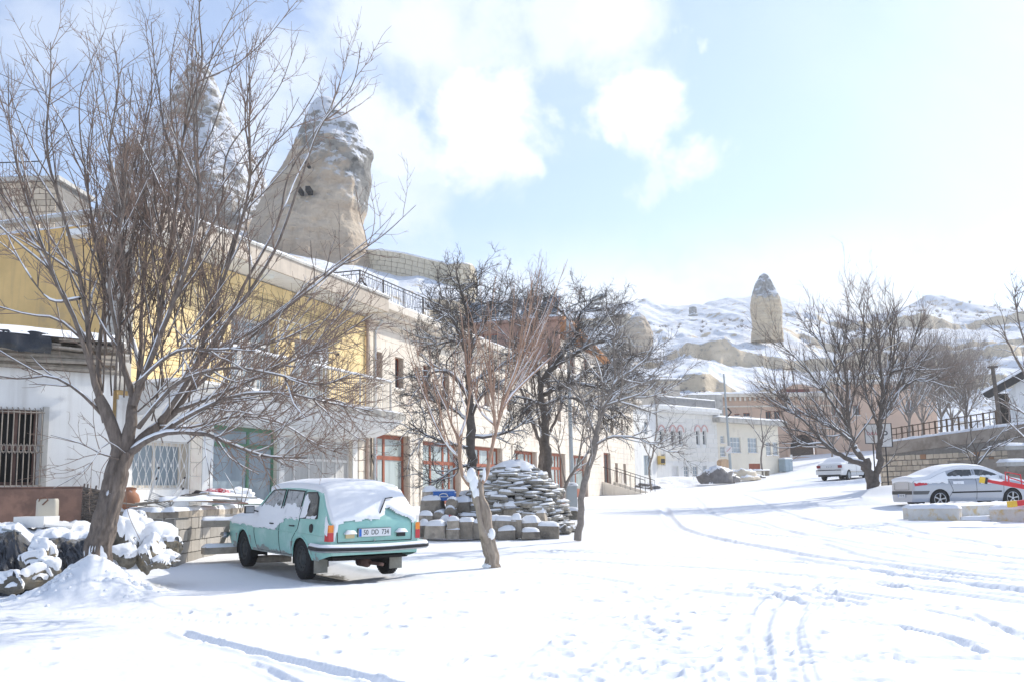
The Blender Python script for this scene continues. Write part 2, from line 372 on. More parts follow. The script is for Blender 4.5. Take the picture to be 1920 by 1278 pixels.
def build_ground():
    ang = np.concatenate([np.linspace(-180, -34, 40)[:-1], np.linspace(-34, 34, 820), np.linspace(34, 180, 40)[1:]])
    rad = np.concatenate([[.0, .8, 1.6], np.geomspace(2.4, 125, 640)])
    A, RR = np.meshgrid(np.radians(ang), rad, indexing='ij')
    X = np.sin(A)*RR; Y = np.cos(A)*RR
    Z = gza(X, Y)
    fade = np.clip(1-RR/70, 0.15, 1)
    Z += .035*fbm(X, Y, .35, 3, 2) + .012*fbm(X, Y, 1.6, 3, 3)*fade + .007*fbm(X, Y*1.3, 7, 3, 5)*fade
    # wind crust ripples
    Z += .007*np.clip(fbm(X*.35+Y*.05, Y*2.2, 1.1, 3, 8), -.1, 1)*fade
    road = np.zeros_like(X)
    def track(pts, w=.11, d=.05, rough=.4, px=True, berm=.35):
        q = [G(*p)[:2] if px else np.array(p) for p in pts]
        # smooth
        q = np.array(q)
        if len(q) > 2:
            t = np.arange(len(q)); tt = np.linspace(0, len(q)-1, (len(q)-1)*5+1)
            q2 = np.stack([np.interp(tt, t, q[:, 0]), np.interp(tt, t, q[:, 1])], -1)
            for _ in range(4): q2[1:-1] = (q2[:-2]+q2[1:-1]*2+q2[2:])/4
            q = q2
        D = np.full(X.shape, 9.0); lo = q.min(0)-.8; hi = q.max(0)+.8
        m = (X > lo[0]) & (X < hi[0]) & (Y > lo[1]) & (Y < hi[1])
        xs, ys = X[m], Y[m]; dd = np.full(xs.shape, 9.0)
        for a, b in zip(q[:-1], q[1:]):
            ab = b-a; l2 = ab @ ab
            if l2 < 1e-9: continue
            t = np.clip(((xs-a[0])*ab[0]+(ys-a[1])*ab[1])/l2, 0, 1)
            dd = np.minimum(dd, np.hypot(xs-a[0]-t*ab[0], ys-a[1]-t*ab[1]))
        n = fbm(xs, ys, 5, 3, 11); dd = dd*(1+.25*n)
        g = np.clip(1-(dd/w)**4, 0, 1)
        Z[m] += -d*g*(1+rough*fbm(xs, ys, 9, 2, 12)) + d*berm*np.exp(-((dd-w*1.35)/(w*.45))**2)*(1+.8*n)
    T = [([(1245, 950), (1262, 985), (1330, 1006), (1430, 1025), (1560, 1048), (1750, 1072), (1930, 1088)], .16, .07),
         ([(1300, 930), (1330, 965), (1420, 985), (1520, 1003), (1700, 1030), (1930, 1062)], .13, .04),
         ([(1390, 925), (1450, 955), (1560, 985), (1750, 1010), (1930, 1030)], .14, .05),
         ([(1000, 1031), (1150, 1040), (1320, 1045), (1500, 1052), (1930, 1110)], .11, .05),
         ([(960, 1046), (1130, 1055), (1300, 1066), (1500, 1078), (1930, 1128)], .11, .05),
         ([(1480, 1044), (1600, 1066), (1760, 1088), (1930, 1104)], .14, .05), ([(1540, 1020), (1640, 1048), (1800, 1070), (1930, 1078)], .12, .045),
         ([(1400, 970), (1550, 1015), (1700, 1044), (1930, 1066)], .12, .035), ([(1520, 1080), (1650, 1090), (1800, 1106), (1930, 1116)], .12, .045),
         ([(1396, 1278), (1392, 1230), (1388, 1170), (1412, 1120), (1500, 1088), (1640, 1062)], .10, .03), ([(1436, 1278), (1428, 1230), (1424, 1170), (1450, 1125), (1530, 1096)], .09, .03),
         ([(1484, 1278), (1482, 1230), (1476, 1170), (1500, 1128), (1580, 1098), (1700, 1072)], .10, .035), ([(1520, 1278), (1500, 1200), (1492, 1160), (1560, 1110)], .06, .02),
         ([(340, 1190), (400, 1205), (500, 1232), (600, 1252), (700, 1275), (760, 1290)], .075, .075), ([(470, 1245), (520, 1262), (560, 1285)], .06, .04),
         ([(100, 1152), (300, 1162), (420, 1170), (560, 1174), (800, 1176), (960, 1178)], .02, .02), ([(940, 1050), (860, 1058), (760, 1072), (650, 1082), (520, 1100), (400, 1108)], .05, .025),
         ([(830, 1085), (980, 1072), (1100, 1082), (1180, 1092)], .07, .03), ([(900, 1278), (1010, 1205), (1120, 1140), (1250, 1085)], .12, .012), ([(1060, 1278), (1150, 1190), (1250, 1120), (1330, 1085)], .12, .012),
         ([(1730, 1132), (1790, 1136)], .05, .05), ([(1820, 1140), (1900, 1144)], .05, .05), ([(1730, 1140), (1860, 1168)], .05, .045), ([(1680, 1172), (1830, 1206)], .055, .045),
         ([(1770, 1190), (1840, 1220)], .06, .055), ([(1820, 1148), (1930, 1200)], .05, .04), ([(1640, 1170), (1700, 1176)], .05, .04), ([(1680, 1232), (1840, 1232)], .07, .05), ([(1860, 1230), (1940, 1232)], .06, .05),
         ([(1520, 1232), (1590, 1238)], .05, .03), ([(1790, 1255), (1900, 1260)], .05, .035), ([(1860, 1172), (1940, 1190)], .05, .04)]
    for p, w, d in T: track(p, w, d*.62)
    r2 = random.Random(4)
    for k in range(26):     # further ruts on the road
        x = r2.uniform(1250, 1900); y = r2.uniform(945, 1110); l = r2.uniform(60, 260)
        track([(x, y), (x+l*.5, y+l*.05+r2.uniform(-4, 4)), (x+l, y+l*.12+r2.uniform(-4, 8))], r2.uniform(.06, .13), r2.uniform(.02, .045))
    # footprints
    def dent(px, py, rx, ry, d, a=None):
        c = G(px, py); a = r2.uniform(0, 3.1) if a is None else a
        m = (np.abs(X-c[0]) < rx*3) & (np.abs(Y-c[1]) < rx*3)
        xs, ys = X[m]-c[0], Y[m]-c[1]
        u = (xs*math.cos(a)+ys*math.sin(a))/rx; v = (-xs*math.sin(a)+ys*math.cos(a))/ry
        q = np.sqrt(u*u+v*v)*(1+.3*fbm(xs+c[0], ys+c[1], 12, 2, 21))
        Z[m] += -d*np.clip(1-q**3, 0, 1) + d*.4*np.exp(-((q-1.35)/.3)**2)
    steps = []
    for a, b, n in [((350, 1152), (850, 1158), 9), ((1050, 1060), (1230, 1140), 7), ((1240, 1110), (1320, 1278), 9), ((1150, 1070), (1400, 1030), 6), ((1560, 1100), (1660, 1220), 8),
                    ((1190, 1160), (1280, 1240), 8), ((1210, 1270), (1300, 1120), 7), ((150, 1180), (60, 1240), 4), ((1590, 1130), (1700, 1240), 5), ((700, 1140), (1000, 1100), 7)]:
        for k in range(n):
            t = k/(n-1); s = 7 if k % 2 else -7
            steps.append((a[0]+(b[0]-a[0])*t+s*.6+r2.uniform(-9, 9), a[1]+(b[1]-a[1])*t+s*.4+r2.uniform(-4, 4)))
    for k in range(110): steps.append((r2.gauss(1260, 150), r2.uniform(1090, 1278)))
    for k in range(40): steps.append((r2.uniform(60, 1900), r2.uniform(1090, 1278)))
    for x, y in steps: dent(x, y, r2.uniform(.09, .17), r2.uniform(.05, .08), r2.uniform(.012, .035))
    # heap of swept snow round the big tree, and banks against walls
    def heap(cx, cy, rx, ry, h, lump=.3):
        m = (np.abs(X-cx) < rx*2.6) & (np.abs(Y-cy) < ry*2.6)
        xs, ys = X[m], Y[m]
        q = np.hypot((xs-cx)/rx, (ys-cy)/ry)
        g = np.exp(-q*q*1.5)
        Z[m] += h*g + h*lump*.35*g*fbm(xs, ys, 3.5, 4, 31) + h*lump*.16*g**.6*np.clip(fbm(xs, ys, 5.5, 3, 33)-.05, 0, 1)
    b = BIG; heap(b[0]+.05, b[1]-.25, .60, .62, .33, .9); heap(b[0]+.25, b[1]-.45, 1.15, .75, .20, 1.0)
    heap(15.2, 41.6, 1.6, .9, .35); heap(13.2, 38.2, 1.2, 1.0, .18)
    for k in range(14): heap(r2.uniform(-7.5, -5.8), r2.uniform(9.2, 11.5), .14, .14, r2.uniform(.04, .10))
    # bare trampled hollow under the green car
    ca = R(-35); cx, cy = -3.2, 17.5
    u = (X-cx)*math.cos(ca)+(Y-cy)*math.sin(ca); v = -(X-cx)*math.sin(ca)+(Y-cy)*math.cos(ca)
    # local axes: u across the car, v along it
    fx, fy = -.574, .819; rx_, ry_ = .819, .574
    al = (X-CAR[0])*fx+(Y-CAR[1])*fy; ac = (X-CAR[0])*rx_+(Y-CAR[1])*ry_
    hol = np.clip(1-np.abs(al-2.0)/2.3, 0, 1)**.5*np.clip(1-np.abs(ac)/.88, 0, 1)**.5
    Z -= .13*hol
    # loose clods of swept snow on the heap round the tree
    cl = MB(); r3 = random.Random(6)
    for k in range(260):
        a = r3.uniform(0, 6.28); rr_ = abs(r3.gauss(0, .55)); x = b[0]+.12+math.cos(a)*rr_*1.15; y = b[1]-.4+math.sin(a)*rr_*.8
        q = np.hypot((x-b[0]-.05)/.60, (y-b[1]+.25)/.62); q2 = np.hypot((x-b[0]-.25)/1.15, (y-b[1]+.45)/.75)
        z = gz(x, y)+.33*math.exp(-q*q*1.5)+.20*math.exp(-q2*q2*1.5); s_ = r3.uniform(.012, .05)*(1.3 if k < 40 else 1)
        A = []
        for v in np.linspace(-1.57, 1.57, 6): A.append([(x+s_*math.cos(v)*math.cos(u)*(1+.3*math.sin(3*u+k)), y+s_*math.cos(v)*math.sin(u)*(1+.3*math.cos(2*u+k)), z+s_*.8*math.sin(v)*(1+.2*math.sin(u*2+k))) for u in np.linspace(0, 2*math.pi, 9)])
        cl.grid(np.array(A))
    oc = cl.build('snow_clods', SNOW, smooth=True); stuff(oc); oc['label'] = 'loose clods of swept snow heaped round the foot of the big tree'
    mb = MB(); mb.grid(np.stack([X, Y, Z], -1)[:, ::-1][:, ::-1], 0)
    o = mb.build('ground', SNOW, smooth=True); struct(o); o['label'] = 'snow covered square and street with tyre ruts and footprints'
    return o
BIG = P(182, 1050, 13.6)
CAR = (-2.81+.67, 15.15+.47)      # middle of the rear bumper
# ------------------------------------------------------------------ hills
HSN = M('hill_snow', (.86, .88, .92), .85, .03, .05)
def hill_material():
    m = bpy.data.materials.new('snowy_tuff_hill'); m.use_nodes = True
    nt = m.node_tree; n = nt.nodes; L = nt.links; b = n['Principled BSDF']; b.inputs['Roughness'].default_value = .9; b.inputs['Specular IOR Level'].default_value = .2
    geo = n.new('ShaderNodeNewGeometry'); sp = n.new('ShaderNodeSeparateXYZ'); L.new(geo.outputs['Normal'], sp.inputs[0])
    def nse(s, d=6, r=.6, st=(1, 1, 1)):
        mp = n.new('ShaderNodeMapping'); L.new(geo.outputs['Position'], mp.inputs[0]); mp.inputs[3].default_value = st
        t = n.new('ShaderNodeTexNoise'); t.inputs['Scale'].default_value = s; t.inputs['Detail'].default_value = d; t.inputs['Roughness'].default_value = r
        L.new(mp.outputs[0], t.inputs['Vector']); return t.outputs['Fac']
    def rr(v, a, b_, lo=0, hi=1):
        t = n.new('ShaderNodeMapRange'); L.new(v, t.inputs[0]); t.inputs[1].default_value = a; t.inputs[2].default_value = b_; t.inputs[3].default_value = lo; t.inputs[4].default_value = hi
        return t.outputs[0]
    def mx(f, a, b_):
        t = n.new('ShaderNodeMix'); t.data_type = 'RGBA'; L.new(f, t.inputs[0])
        for i, v in ((6, a), (7, b_)):
            if isinstance(v, tuple): t.inputs[i].default_value = (*v, 1)
            else: L.new(v, t.inputs[i])
        return t.outputs[2]
    def ma(op, a, b_):
        t = n.new('ShaderNodeMath'); t.operation = op
        for i, v in enumerate((a, b_)):
            if isinstance(v, float): t.inputs[i].default_value = v
            else: L.new(v, t.inputs[i])
        return t.outputs[0]
    tan = mx(rr(nse(.25, 6, .6, (1, 1, 3)), .35, .65), (.60, .49, .34), (.74, .62, .46))
    tan = mx(rr(nse(.5, 6, .6), .58, .7), tan, (.46, .40, .32))
    steep = ma('ADD', sp.outputs['Z'], rr(nse(.22, 9, .72), .3, .7, -.30, .30))
    c = mx(rr(steep, .72, .80), tan, (.88, .90, .94))
    # scrub and stones poking through the snow
    sc1 = rr(nse(.9, 8, .78), .56, .62); sc2 = rr(nse(.035, 4, .6), .36, .56)
    c = mx(ma('MULTIPLY', ma('MULTIPLY', sc1, sc2), .75), c, (.26, .23, .20))
    L.new(c, b.inputs['Base Color'])
    bn = n.new('ShaderNodeBump'); bn.inputs['Strength'].default_value = .8; bn.inputs['Distance'].default_value = .8
    L.new(nse(.45, 8, .65), bn.inputs['Height']); L.new(bn.outputs[0], b.inputs['Normal'])
    return m
HILL = hill_material()
def layered(name, layers, pxs, Ys, amp, seed, label, jag=0.0, gully=0.0):
    """terrain sheet from contour heights read off the photograph at real distances"""
    LY = np.array([l[0] for l in layers], float)
    H = np.zeros((len(layers), len(pxs)))
    for i, (Y, pts) in enumerate(layers):
        xs = [p[0] for p in pts]; ys = np.interp(pxs, xs, [p[1] for p in pts])
        H[i] = [P(px, y, Y)[2] for px, y in zip(pxs, ys)]
    PX, YY = np.meshgrid(pxs, Ys, indexing='ij')
    X = (PX-960)/FPX*YY
    wob = jag*fbm(X, X*0, .045, 5, seed+3) + jag*.35*fbm(X, X*0, .2, 3, seed+4)
    Z = np.zeros_like(X)
    for j in range(len(pxs)):
        y2 = YY[j] + wob[j]*np.clip((YY[j]-LY[0])/20, 0, 1)
        Z[j] = np.interp(y2, LY, H[:, j])
    Z += amp*fbm(X, YY, .03, 5, seed) + amp*.22*fbm(X, YY, .25, 4, seed+9) + amp*.35*(1-2*np.abs(fbm(X*.9+YY*.3, YY*.35, .05, 4, seed+12)))
    if gully: Z -= gully*np.abs(fbm(X+YY*.25, YY*.16, .07, 4, seed+6))
    mb = MB(); mb.grid(np.stack([X, YY, Z], -1), flip=True)
    o = mb.build(name, HILL, smooth=True); struct(o); o['label'] = label
    return X, YY, Z
def build_hills():
    far = [(92, [(-1500, 905), (1150, 880), (1500, 872), (3600, 880)]), (118, [(-1500, 880), (1150, 850), (1500, 855), (2000, 850), (3600, 860)]),
           (140, [(-1500, 800), (1100, 770), (1250, 755), (1500, 775), (1800, 780), (3600, 780)]),
           (160, [(-1500, 770), (1100, 750), (1200, 732), (1330, 730), (1400, 745), (1500, 745), (1700, 742), (1920, 730), (3600, 760)]),
           (161.5, [(-1500, 740), (1100, 722), (1180, 712), (1230, 704), (1330, 696), (1350, 712), (1400, 735), (1500, 728), (1560, 700), (1700, 706), (1920, 702), (3600, 740)]),
           (204, [(-1500, 700), (1100, 692), (1230, 690), (1290, 682), (1330, 682), (1375, 694), (1420, 690), (1480, 700), (1560, 706), (1700, 700), (1920, 680), (3600, 690)]),
           (206, [(-1500, 680), (1100, 680), (1250, 678), (1290, 652), (1330, 648), (1362, 640), (1375, 655), (1420, 666), (1480, 676), (1560, 676), (1620, 660), (1700, 670), (1800, 668), (1920, 655), (3600, 680)]),
           (236, [(-1500, 645), (1100, 645), (1210, 635), (1300, 630), (1400, 617), (1470, 617), (1540, 656), (1600, 668), (1650, 660), (1700, 656), (1750, 662), (1850, 664), (1920, 650), (3600, 640)]),
           (238, [(-1500, 640), (1100, 636), (1210, 625), (1300, 622), (1400, 613), (1470, 613), (1540, 640), (1600, 640), (1680, 625), (1740, 640), (1800, 642), (1850, 640), (1920, 634), (3600, 620)]),
           (288, [(-1500, 600), (1000, 600), (1100, 616), (1200, 605), (1290, 608), (1400, 596), (1500, 594), (1600, 622), (1700, 618), (1800, 620), (1850, 612), (1920, 606), (3600, 600)]),
           (290, [(-1500, 595), (1000, 590), (1100, 598), (1180, 585), (1240, 600), (1290, 602), (1400, 592), (1500, 588), (1600, 606), (1680, 600), (1740, 590), (1800, 606), (1850, 598), (1920, 586), (3600, 580)]),
           (322, [(-1500, 580), (1000, 585), (1100, 590), (1180, 575), (1240, 582), (1400, 576), (1500, 576), (1600, 600), (1680, 590), (1740, 577), (1800, 585), (1920, 585), (3600, 580)]),
           (360, [(-1500, 560), (880, 535), (960, 560), (1050, 580), (1110, 578), (1150, 570), (1190, 558), (1215, 554), (1250, 566), (1300, 566), (1400, 556), (1480, 560), (1540, 575), (1600, 592), (1650, 590), (1700, 573), (1750, 555), (1790, 561), (1830, 573), (1920, 583), (2100, 590), (3600, 570)]),
           (520, [(-1500, 640), (1200, 640), (3600, 640)])]
    pxs = np.concatenate([np.linspace(-1500, 900, 60)[:-1], np.linspace(900, 2050, 620), np.linspace(2050, 3600, 40)[1:]])
    Ys = np.concatenate([np.linspace(92, 150, 50)[:-1], np.linspace(150, 300, 300), np.linspace(300, 370, 90)[1:], np.linspace(370, 520, 12)[1:]])
    layered('hills', far, pxs, Ys, 1.5, 3, 'snow covered eroded tuff hills with bare cream cliff bands behind the town', jag=9, gully=2.6)
    near = [(44, [(-1600, 900), (500, 860), (640, 900), (800, 960), (1400, 980)]), (52, [(-1600, 760), (300, 640), (600, 660), (690, 800), (800, 940), (1400, 960)]),
            (62, [(-1600, 640), (200, 560), (500, 560), (700, 560), (790, 640), (880, 900), (1400, 950)]),
            (69, [(-1600, 560), (200, 480), (450, 490), (560, 505), (700, 545), (760, 545), (860, 570), (905, 640), (950, 760), (1010, 900), (1400, 940)]),
            (73, [(-1600, 520), (200, 460), (450, 470), (560, 488), (690, 520), (745, 530), (780, 521), (850, 541), (900, 566), (950, 620), (1000, 800), (1060, 890), (1400, 930)]),
            (82, [(-1600, 500), (200, 440), (450, 440), (600, 478), (690, 500), (800, 524), (880, 543), (940, 585), (1000, 640), (1060, 800), (1400, 915)]),
            (100, [(-1600, 480), (200, 430), (600, 470), (700, 505), (880, 548), (950, 575), (1010, 620), (1100, 780), (1400, 900)]),
            (135, [(-1600, 520), (600, 520), (700, 560), (1000, 680), (1400, 880)])]
    pxs = np.concatenate([np.linspace(-1600, 300, 60)[:-1], np.linspace(300, 1150, 330), np.linspace(1150, 1400, 20)[1:]])
    Ys = np.linspace(44, 135, 260)
    layered('hillside', near, pxs, Ys, .7, 5, 'snowy slope climbing behind the left row of houses', jag=2.0, gully=.9)
def rock_material(name, zsplit, tan1, tan2, cap1, cap2, snowlow, snowthr, sc_=1.0, slant=0.0):
    m = bpy.data.materials.new(name); m.use_nodes = True
    nt = m.node_tree; n = nt.nodes; L = nt.links; b = n['Principled BSDF']; b.inputs['Roughness'].default_value = .92; b.inputs['Specular IOR Level'].default_value = .2
    geo = n.new('ShaderNodeNewGeometry'); sp = n.new('ShaderNodeSeparateXYZ'); L.new(geo.outputs['Position'], sp.inputs[0])
    sn = n.new('ShaderNodeSeparateXYZ'); L.new(geo.outputs['Normal'], sn.inputs[0])
    def nse(s, d=7, r=.62, st=(1, 1, 1)):
        mp = n.new('ShaderNodeMapping'); L.new(geo.outputs['Position'], mp.inputs[0]); mp.inputs[3].default_value = st
        t = n.new('ShaderNodeTexNoise'); t.inputs['Scale'].default_value = s; t.inputs['Detail'].default_value = d; t.inputs['Roughness'].default_value = r
        L.new(mp.outputs[0], t.inputs['Vector']); return t.outputs['Fac']
    def rr(v, a, b_, lo=0, hi=1):
        t = n.new('ShaderNodeMapRange'); L.new(v, t.inputs[0]); t.inputs[1].default_value = a; t.inputs[2].default_value = b_; t.inputs[3].default_value = lo; t.inputs[4].default_value = hi
        return t.outputs[0]
    def mx(f, a, b_):
        t = n.new('ShaderNodeMix'); t.data_type = 'RGBA'; L.new(f, t.inputs[0])
        for i, v in ((6, a), (7, b_)):
            if isinstance(v, tuple): t.inputs[i].default_value = (*v, 1)
            else: L.new(v, t.inputs[i])
        return t.outputs[2]
    def ma(op, a, b_):
        t = n.new('ShaderNodeMath'); t.operation = op
        for i, v in enumerate((a, b_)):
            if isinstance(v, (float, int)): t.inputs[i].default_value = v
            else: L.new(v, t.inputs[i])
        return t.outputs[0]
    strata = nse(.35/sc_, 5, .55, (.25, .25, 3.2))
    tan = mx(rr(strata, .38, .62), tan1, tan2)
    cap = mx(rr(nse(.8/sc_), .4, .6), cap1, cap2)
    zz = ma('ADD', sp.outputs['Z'], rr(nse(.12/sc_, 5), .2, .8, -7*sc_, 7*sc_))
    zz = ma('ADD', zz, ma('MULTIPLY', sp.outputs['X'], slant))
    dk = nse(.9/sc_, 9, .78, (1, 1, 1.6))
    cap = mx(rr(dk, .53, .63), cap, tuple(v*.45 for v in cap1)); tan = mx(rr(dk, .60, .70, 0, .6), tan, tuple(v*.5 for v in tan1))
    c = mx(rr(zz, zsplit-.6, zsplit+.6), tan, cap)
    up = rr(zz, zsplit-2, zsplit+1, 0, 1)
    f1 = ma('ADD', ma('MULTIPLY', nse(.20/sc_, 8, .7), .75), ma('MULTIPLY', sn.outputs['Z'], .34))
    f1 = ma('ADD', f1, ma('MULTIPLY', nse(1.1/sc_, 8, .75, (1, 1, .7)), .62))
    sfac = ma('MULTIPLY', rr(f1, snowthr, snowthr+.05), up)
    low = rr(ma('ADD', sn.outputs['Z'], rr(nse(.5/sc_), .2, .8, -.2, .2)), snowlow, snowlow+.1)
    c = mx(ma('MAXIMUM', sfac, low), c, (.86, .88, .93))
    L.new(c, b.inputs['Base Color'])
    bn = n.new('ShaderNodeBump'); bn.inputs['Strength'].default_value = 1; bn.inputs['Distance'].default_value = .9*sc_
    L.new(ma('ADD', nse(.7/sc_, 9, .7), ma('MULTIPLY', strata, .6)), bn.inputs['Height']); L.new(bn.outputs[0], b.inputs['Normal'])
    return m
def chimney(name, label, Y, prof, mat_, depth, amp, seed, nseg=84, nrow=150, ns=.12, ridge=0.0, cap=None):
    ys = np.array([p[0] for p in prof], float); l = np.array([p[1] for p in prof], float); r = np.array([p[2] for p in prof], float)
    yy = np.linspace(ys[0], ys[-1], nrow); L_ = np.interp(yy, ys, l); R_ = np.interp(yy, ys, r)
    A = np.zeros((nrow+1, nseg+1, 3))
    base = P((l[-1]+r[-1])/2, ys[-1], Y)
    for i in range(nrow):
        a = P(L_[i], yy[i], Y); b = P(R_[i], yy[i], Y); c = (a+b)/2; hw = (b[0]-a[0])/2
        for j in range(nseg+1):
            t = 2*math.pi*j/nseg
            x = c[0]+hw*math.cos(t); y = c[1]+hw*depth*math.sin(t)
            rd = Vector((x, y, c[2]))
            n1 = noise.fractal(rd*ns+Vector((seed, 0, 0)), .9, 2.1, 5)*amp
            n2 = noise.fractal(Vector((x*.12, y*.12, c[2]*.45+seed)), .8, 2, 3)*amp*.14
            n3 = -abs(noise.noise(Vector((x*ns*2.2+seed, y*ns*2.2, c[2]*ns*.5))))*ridge
            k = min(1, hw/(amp*2.5+.01)) * (1-.8*abs(math.cos(t))**2)
            n4 = (abs(noise.noise(Vector((x*.9+seed, y*.9, c[2]*.7))))*.5-abs(noise.noise(Vector((x*1.9+seed, y*1.9, c[2]*1.6))))*.28)*min(1, amp)
            n4 += (noise.ridged_multi_fractal(Vector((x*.22+seed, y*.22, c[2]*.16)), 1.0, 2.2, 5, 1.0, 2.0)-1.3)*.42*min(1, amp)
            d = (n1+n2+n3+n4)*k
            if cap and math.sin(t) < .5: d += cap[2]*max(0, min(1, (c[2]+cap[0]*x+noise.noise(Vector((x*.25, 3, c[2]*.2)))*2-cap[1])*1.3))*min(1, hw/3)*abs(math.sin(t))**1.5
            A[i+1, j] = (x+d*math.cos(t), y+d*math.sin(t), c[2]+.3*n2)
    A[0] = A[1].mean(0)+np.array([0, 0, .1])
    A[:, -1] = A[:, 0]
    A -= base
    mb = MB(); mb.grid(A, flip=False)
    o = mb.build(name, mat_, smooth=False, loc=base); tag(o, label, 'rock formation')
    return o, base
def build_rocks():
    g1 = rock_material('chimney_rock_brown', 25.5, (.50, .40, .31), (.64, .53, .41), (.36, .325, .285), (.52, .475, .42), .80, .755)
    g2 = rock_material('chimney_rock_tan', 17.6, (.62, .50, .38), (.76, .64, .50), (.27, .26, .24), (.42, .40, .37), .78, .745, slant=.7)
    g3 = rock_material('chimney_rock_cream', 42.3, (.60, .48, .33), (.72, .60, .42), (.24, .24, .24), (.42, .42, .41), .8, .85, .55)
    c1 = [(116, 368, 378), (122, 354, 388), (135, 345, 396), (150, 335, 402), (180, 315, 415), (210, 292, 425), (250, 262, 448), (290, 240, 472), (330, 222, 492), (360, 208, 508), (400, 195, 520), (470, 185, 530), (560, 175, 540)]
    o, b = chimney('fairy_chimney', 'tallest cone shaped rock spire, patched with snow, behind the big bare tree', 92, c1, g1, .9, 1.5, 3, ridge=2.2, nrow=190, nseg=120)
    c2 = [(185, 600, 620), (190, 592, 627), (200, 584, 634), (212, 578, 644), (222, 573, 662), (232, 568, 668), (248, 560, 680), (262, 556, 686), (275, 550, 694), (288, 543, 704), (294, 538, 704), (302, 534, 699), (320, 524, 698), (345, 508, 696), (370, 495, 692), (392, 482, 690), (398, 480, 688), (408, 476, 682), (425, 472, 679), (450, 468, 686), (470, 465, 690), (485, 462, 697), (510, 450, 705), (560, 440, 715)]
    o, b = chimney('fairy_chimney', 'overhanging rock spire with dark snowy cap and tan stem above the terrace railing', 80, c2, g2, .8, 1.0, 11, ridge=1.3, nrow=190, nseg=120, cap=(.7, 17.6, .9))
    # near-black boxes paint the shade inside windows carved in the tan rock
    for px, py, w, h in [(579, 357, .17, .20), (576, 308, .12, .08), (563, 358, .12, .18)]:
        q = P(px, py, 80-3.9)-b; mb = MB(); mb.box(-w, w, -.5, .9, -h, h)
        mb.build('carved_window_shade', DARK, o, loc=q)
    c3 = [(513, 1430, 1436), (518, 1423, 1441), (530, 1417, 1448), (545, 1412, 1456), (560, 1409, 1463), (572, 1407, 1466), (580, 1407, 1467), (592, 1408, 1466), (600, 1409, 1467), (615, 1410, 1467), (640, 1408, 1470)]
    chimney('fairy_chimney', 'lone far rock spire with grey pointed cap on the hill above the street end', 220, c3, g3, .85, .8, 5, 64, 110, .35, ridge=.5)
    c4 = [(575, 1294, 1304), (577, 1292, 1306), (588, 1292, 1307), (592, 1290, 1309)]
    chimney('rock_stump', 'small dark rock stump on the far slope left of the lone spire', 300, c4, g3, .9, .3, 9, 24, 20, .5)
    c5 = [(586, 1192, 1200), (594, 1184, 1208), (604, 1176, 1214), (616, 1166, 1221), (626, 1155, 1224), (645, 1135, 1224), (665, 1110, 1220)]
    g5 = rock_material('outcrop_rock', 34.5, (.50, .40, .30), (.60, .50, .38), (.36, .34, .31), (.5, .48, .45), .8, .86, .6)
    chimney('rock_outcrop', 'rounded tan rock outcrop on the hill above the red roofed house', 200, c5, g5, .8, .9, 13, 48, 60, .25)
    c6 = [(733, 1385, 1400), (740, 1370, 1420), (750, 1358, 1432), (765, 1350, 1440), (800, 1340, 1450)]
    chimney('rock_outcrop', 'bare tan rock mound with snow behind the stone hotel', 128, c6, g5, .8, .9, 17, 48, 50, .25)
# ------------------------------------------------------------------ building helpers (local frame: x along the front, y inward, z up)
def holed(mb, x0, x1, z0, z1, y0, y1, holes, mi=0):
    xs = sorted({x0, x1} | {v for h in holes for v in (h[0], h[1]) if x0 < v < x1}); zs = sorted({z0, z1} | {v for h in holes for v in (h[2], h[3]) if z0 < v < z1})
    nx, nz = len(xs)-1, len(zs)-1
    S = [[not any(h[0] < (xs[i]+xs[i+1])/2 < h[1] and h[2] < (zs[j]+zs[j+1])/2 < h[3] for h in holes) for j in range(nz)] for i in range(nx)]
    def q(*v): mb.add(v, np.array([[0, 1, 2, 3]]), mi)
    for i in range(nx):
        for j in range(nz):
            if not S[i][j]: continue
            a, b, c, d = xs[i], xs[i+1], zs[j], zs[j+1]
            q((a, y0, c), (b, y0, c), (b, y0, d), (a, y0, d)); q((a, y1, c), (a, y1, d), (b, y1, d), (b, y1, c))
            if i == 0 or not S[i-1][j]: q((a, y0, c), (a, y0, d), (a, y1, d), (a, y1, c))
            if i == nx-1 or not S[i+1][j]: q((b, y0, c), (b, y1, c), (b, y1, d), (b, y0, d))
            if j == 0 or not S[i][j-1]: q((a, y0, c), (a, y1, c), (b, y1, c), (b, y0, c))
            if j == nz-1 or not S[i][j+1]: q((a, y0, d), (b, y0, d), (b, y1, d), (a, y1, d))
_blockmesh = {}
def unit_block(mat_, kind=0, lump=.0):
    """a unit block (-.5..+.5) with knocked off edges; slightly different each"""
    key = (mat_.name, kind, lump)
    if key not in _blockmesh:
        r = random.Random(hash((kind, int(lump*100))) & 255); bm_ = MB(); c = .045
        V = []
        for sx in (-1, 1):
            for sy in (-1, 1):
                for sz in (-1, 1):
                    j = lambda: 1+r.uniform(-lump, lump)
                    a, b, d = .5*sx*j(), .5*sy*j(), .5*sz*j()
                    V += [(a-sx*c, b, d-sz*c*1.5), (a, b-sy*c*2, d-sz*c*1.5), (a-sx*c, b-sy*c*2, d)]
        me = bpy.data.meshes.new('block'); import bmesh
        bm = bmesh.new()
        for v in V: bm.verts.new(v)
        bmesh.ops.convex_hull(bm, input=bm.verts[:]); bmesh.ops.dissolve_limit(bm, angle_limit=.02, verts=bm.verts[:], edges=bm.edges[:])
        bm.to_mesh(me); bm.free(); me.materials.append(mat_); _blockmesh[key] = me
    return _blockmesh[key]
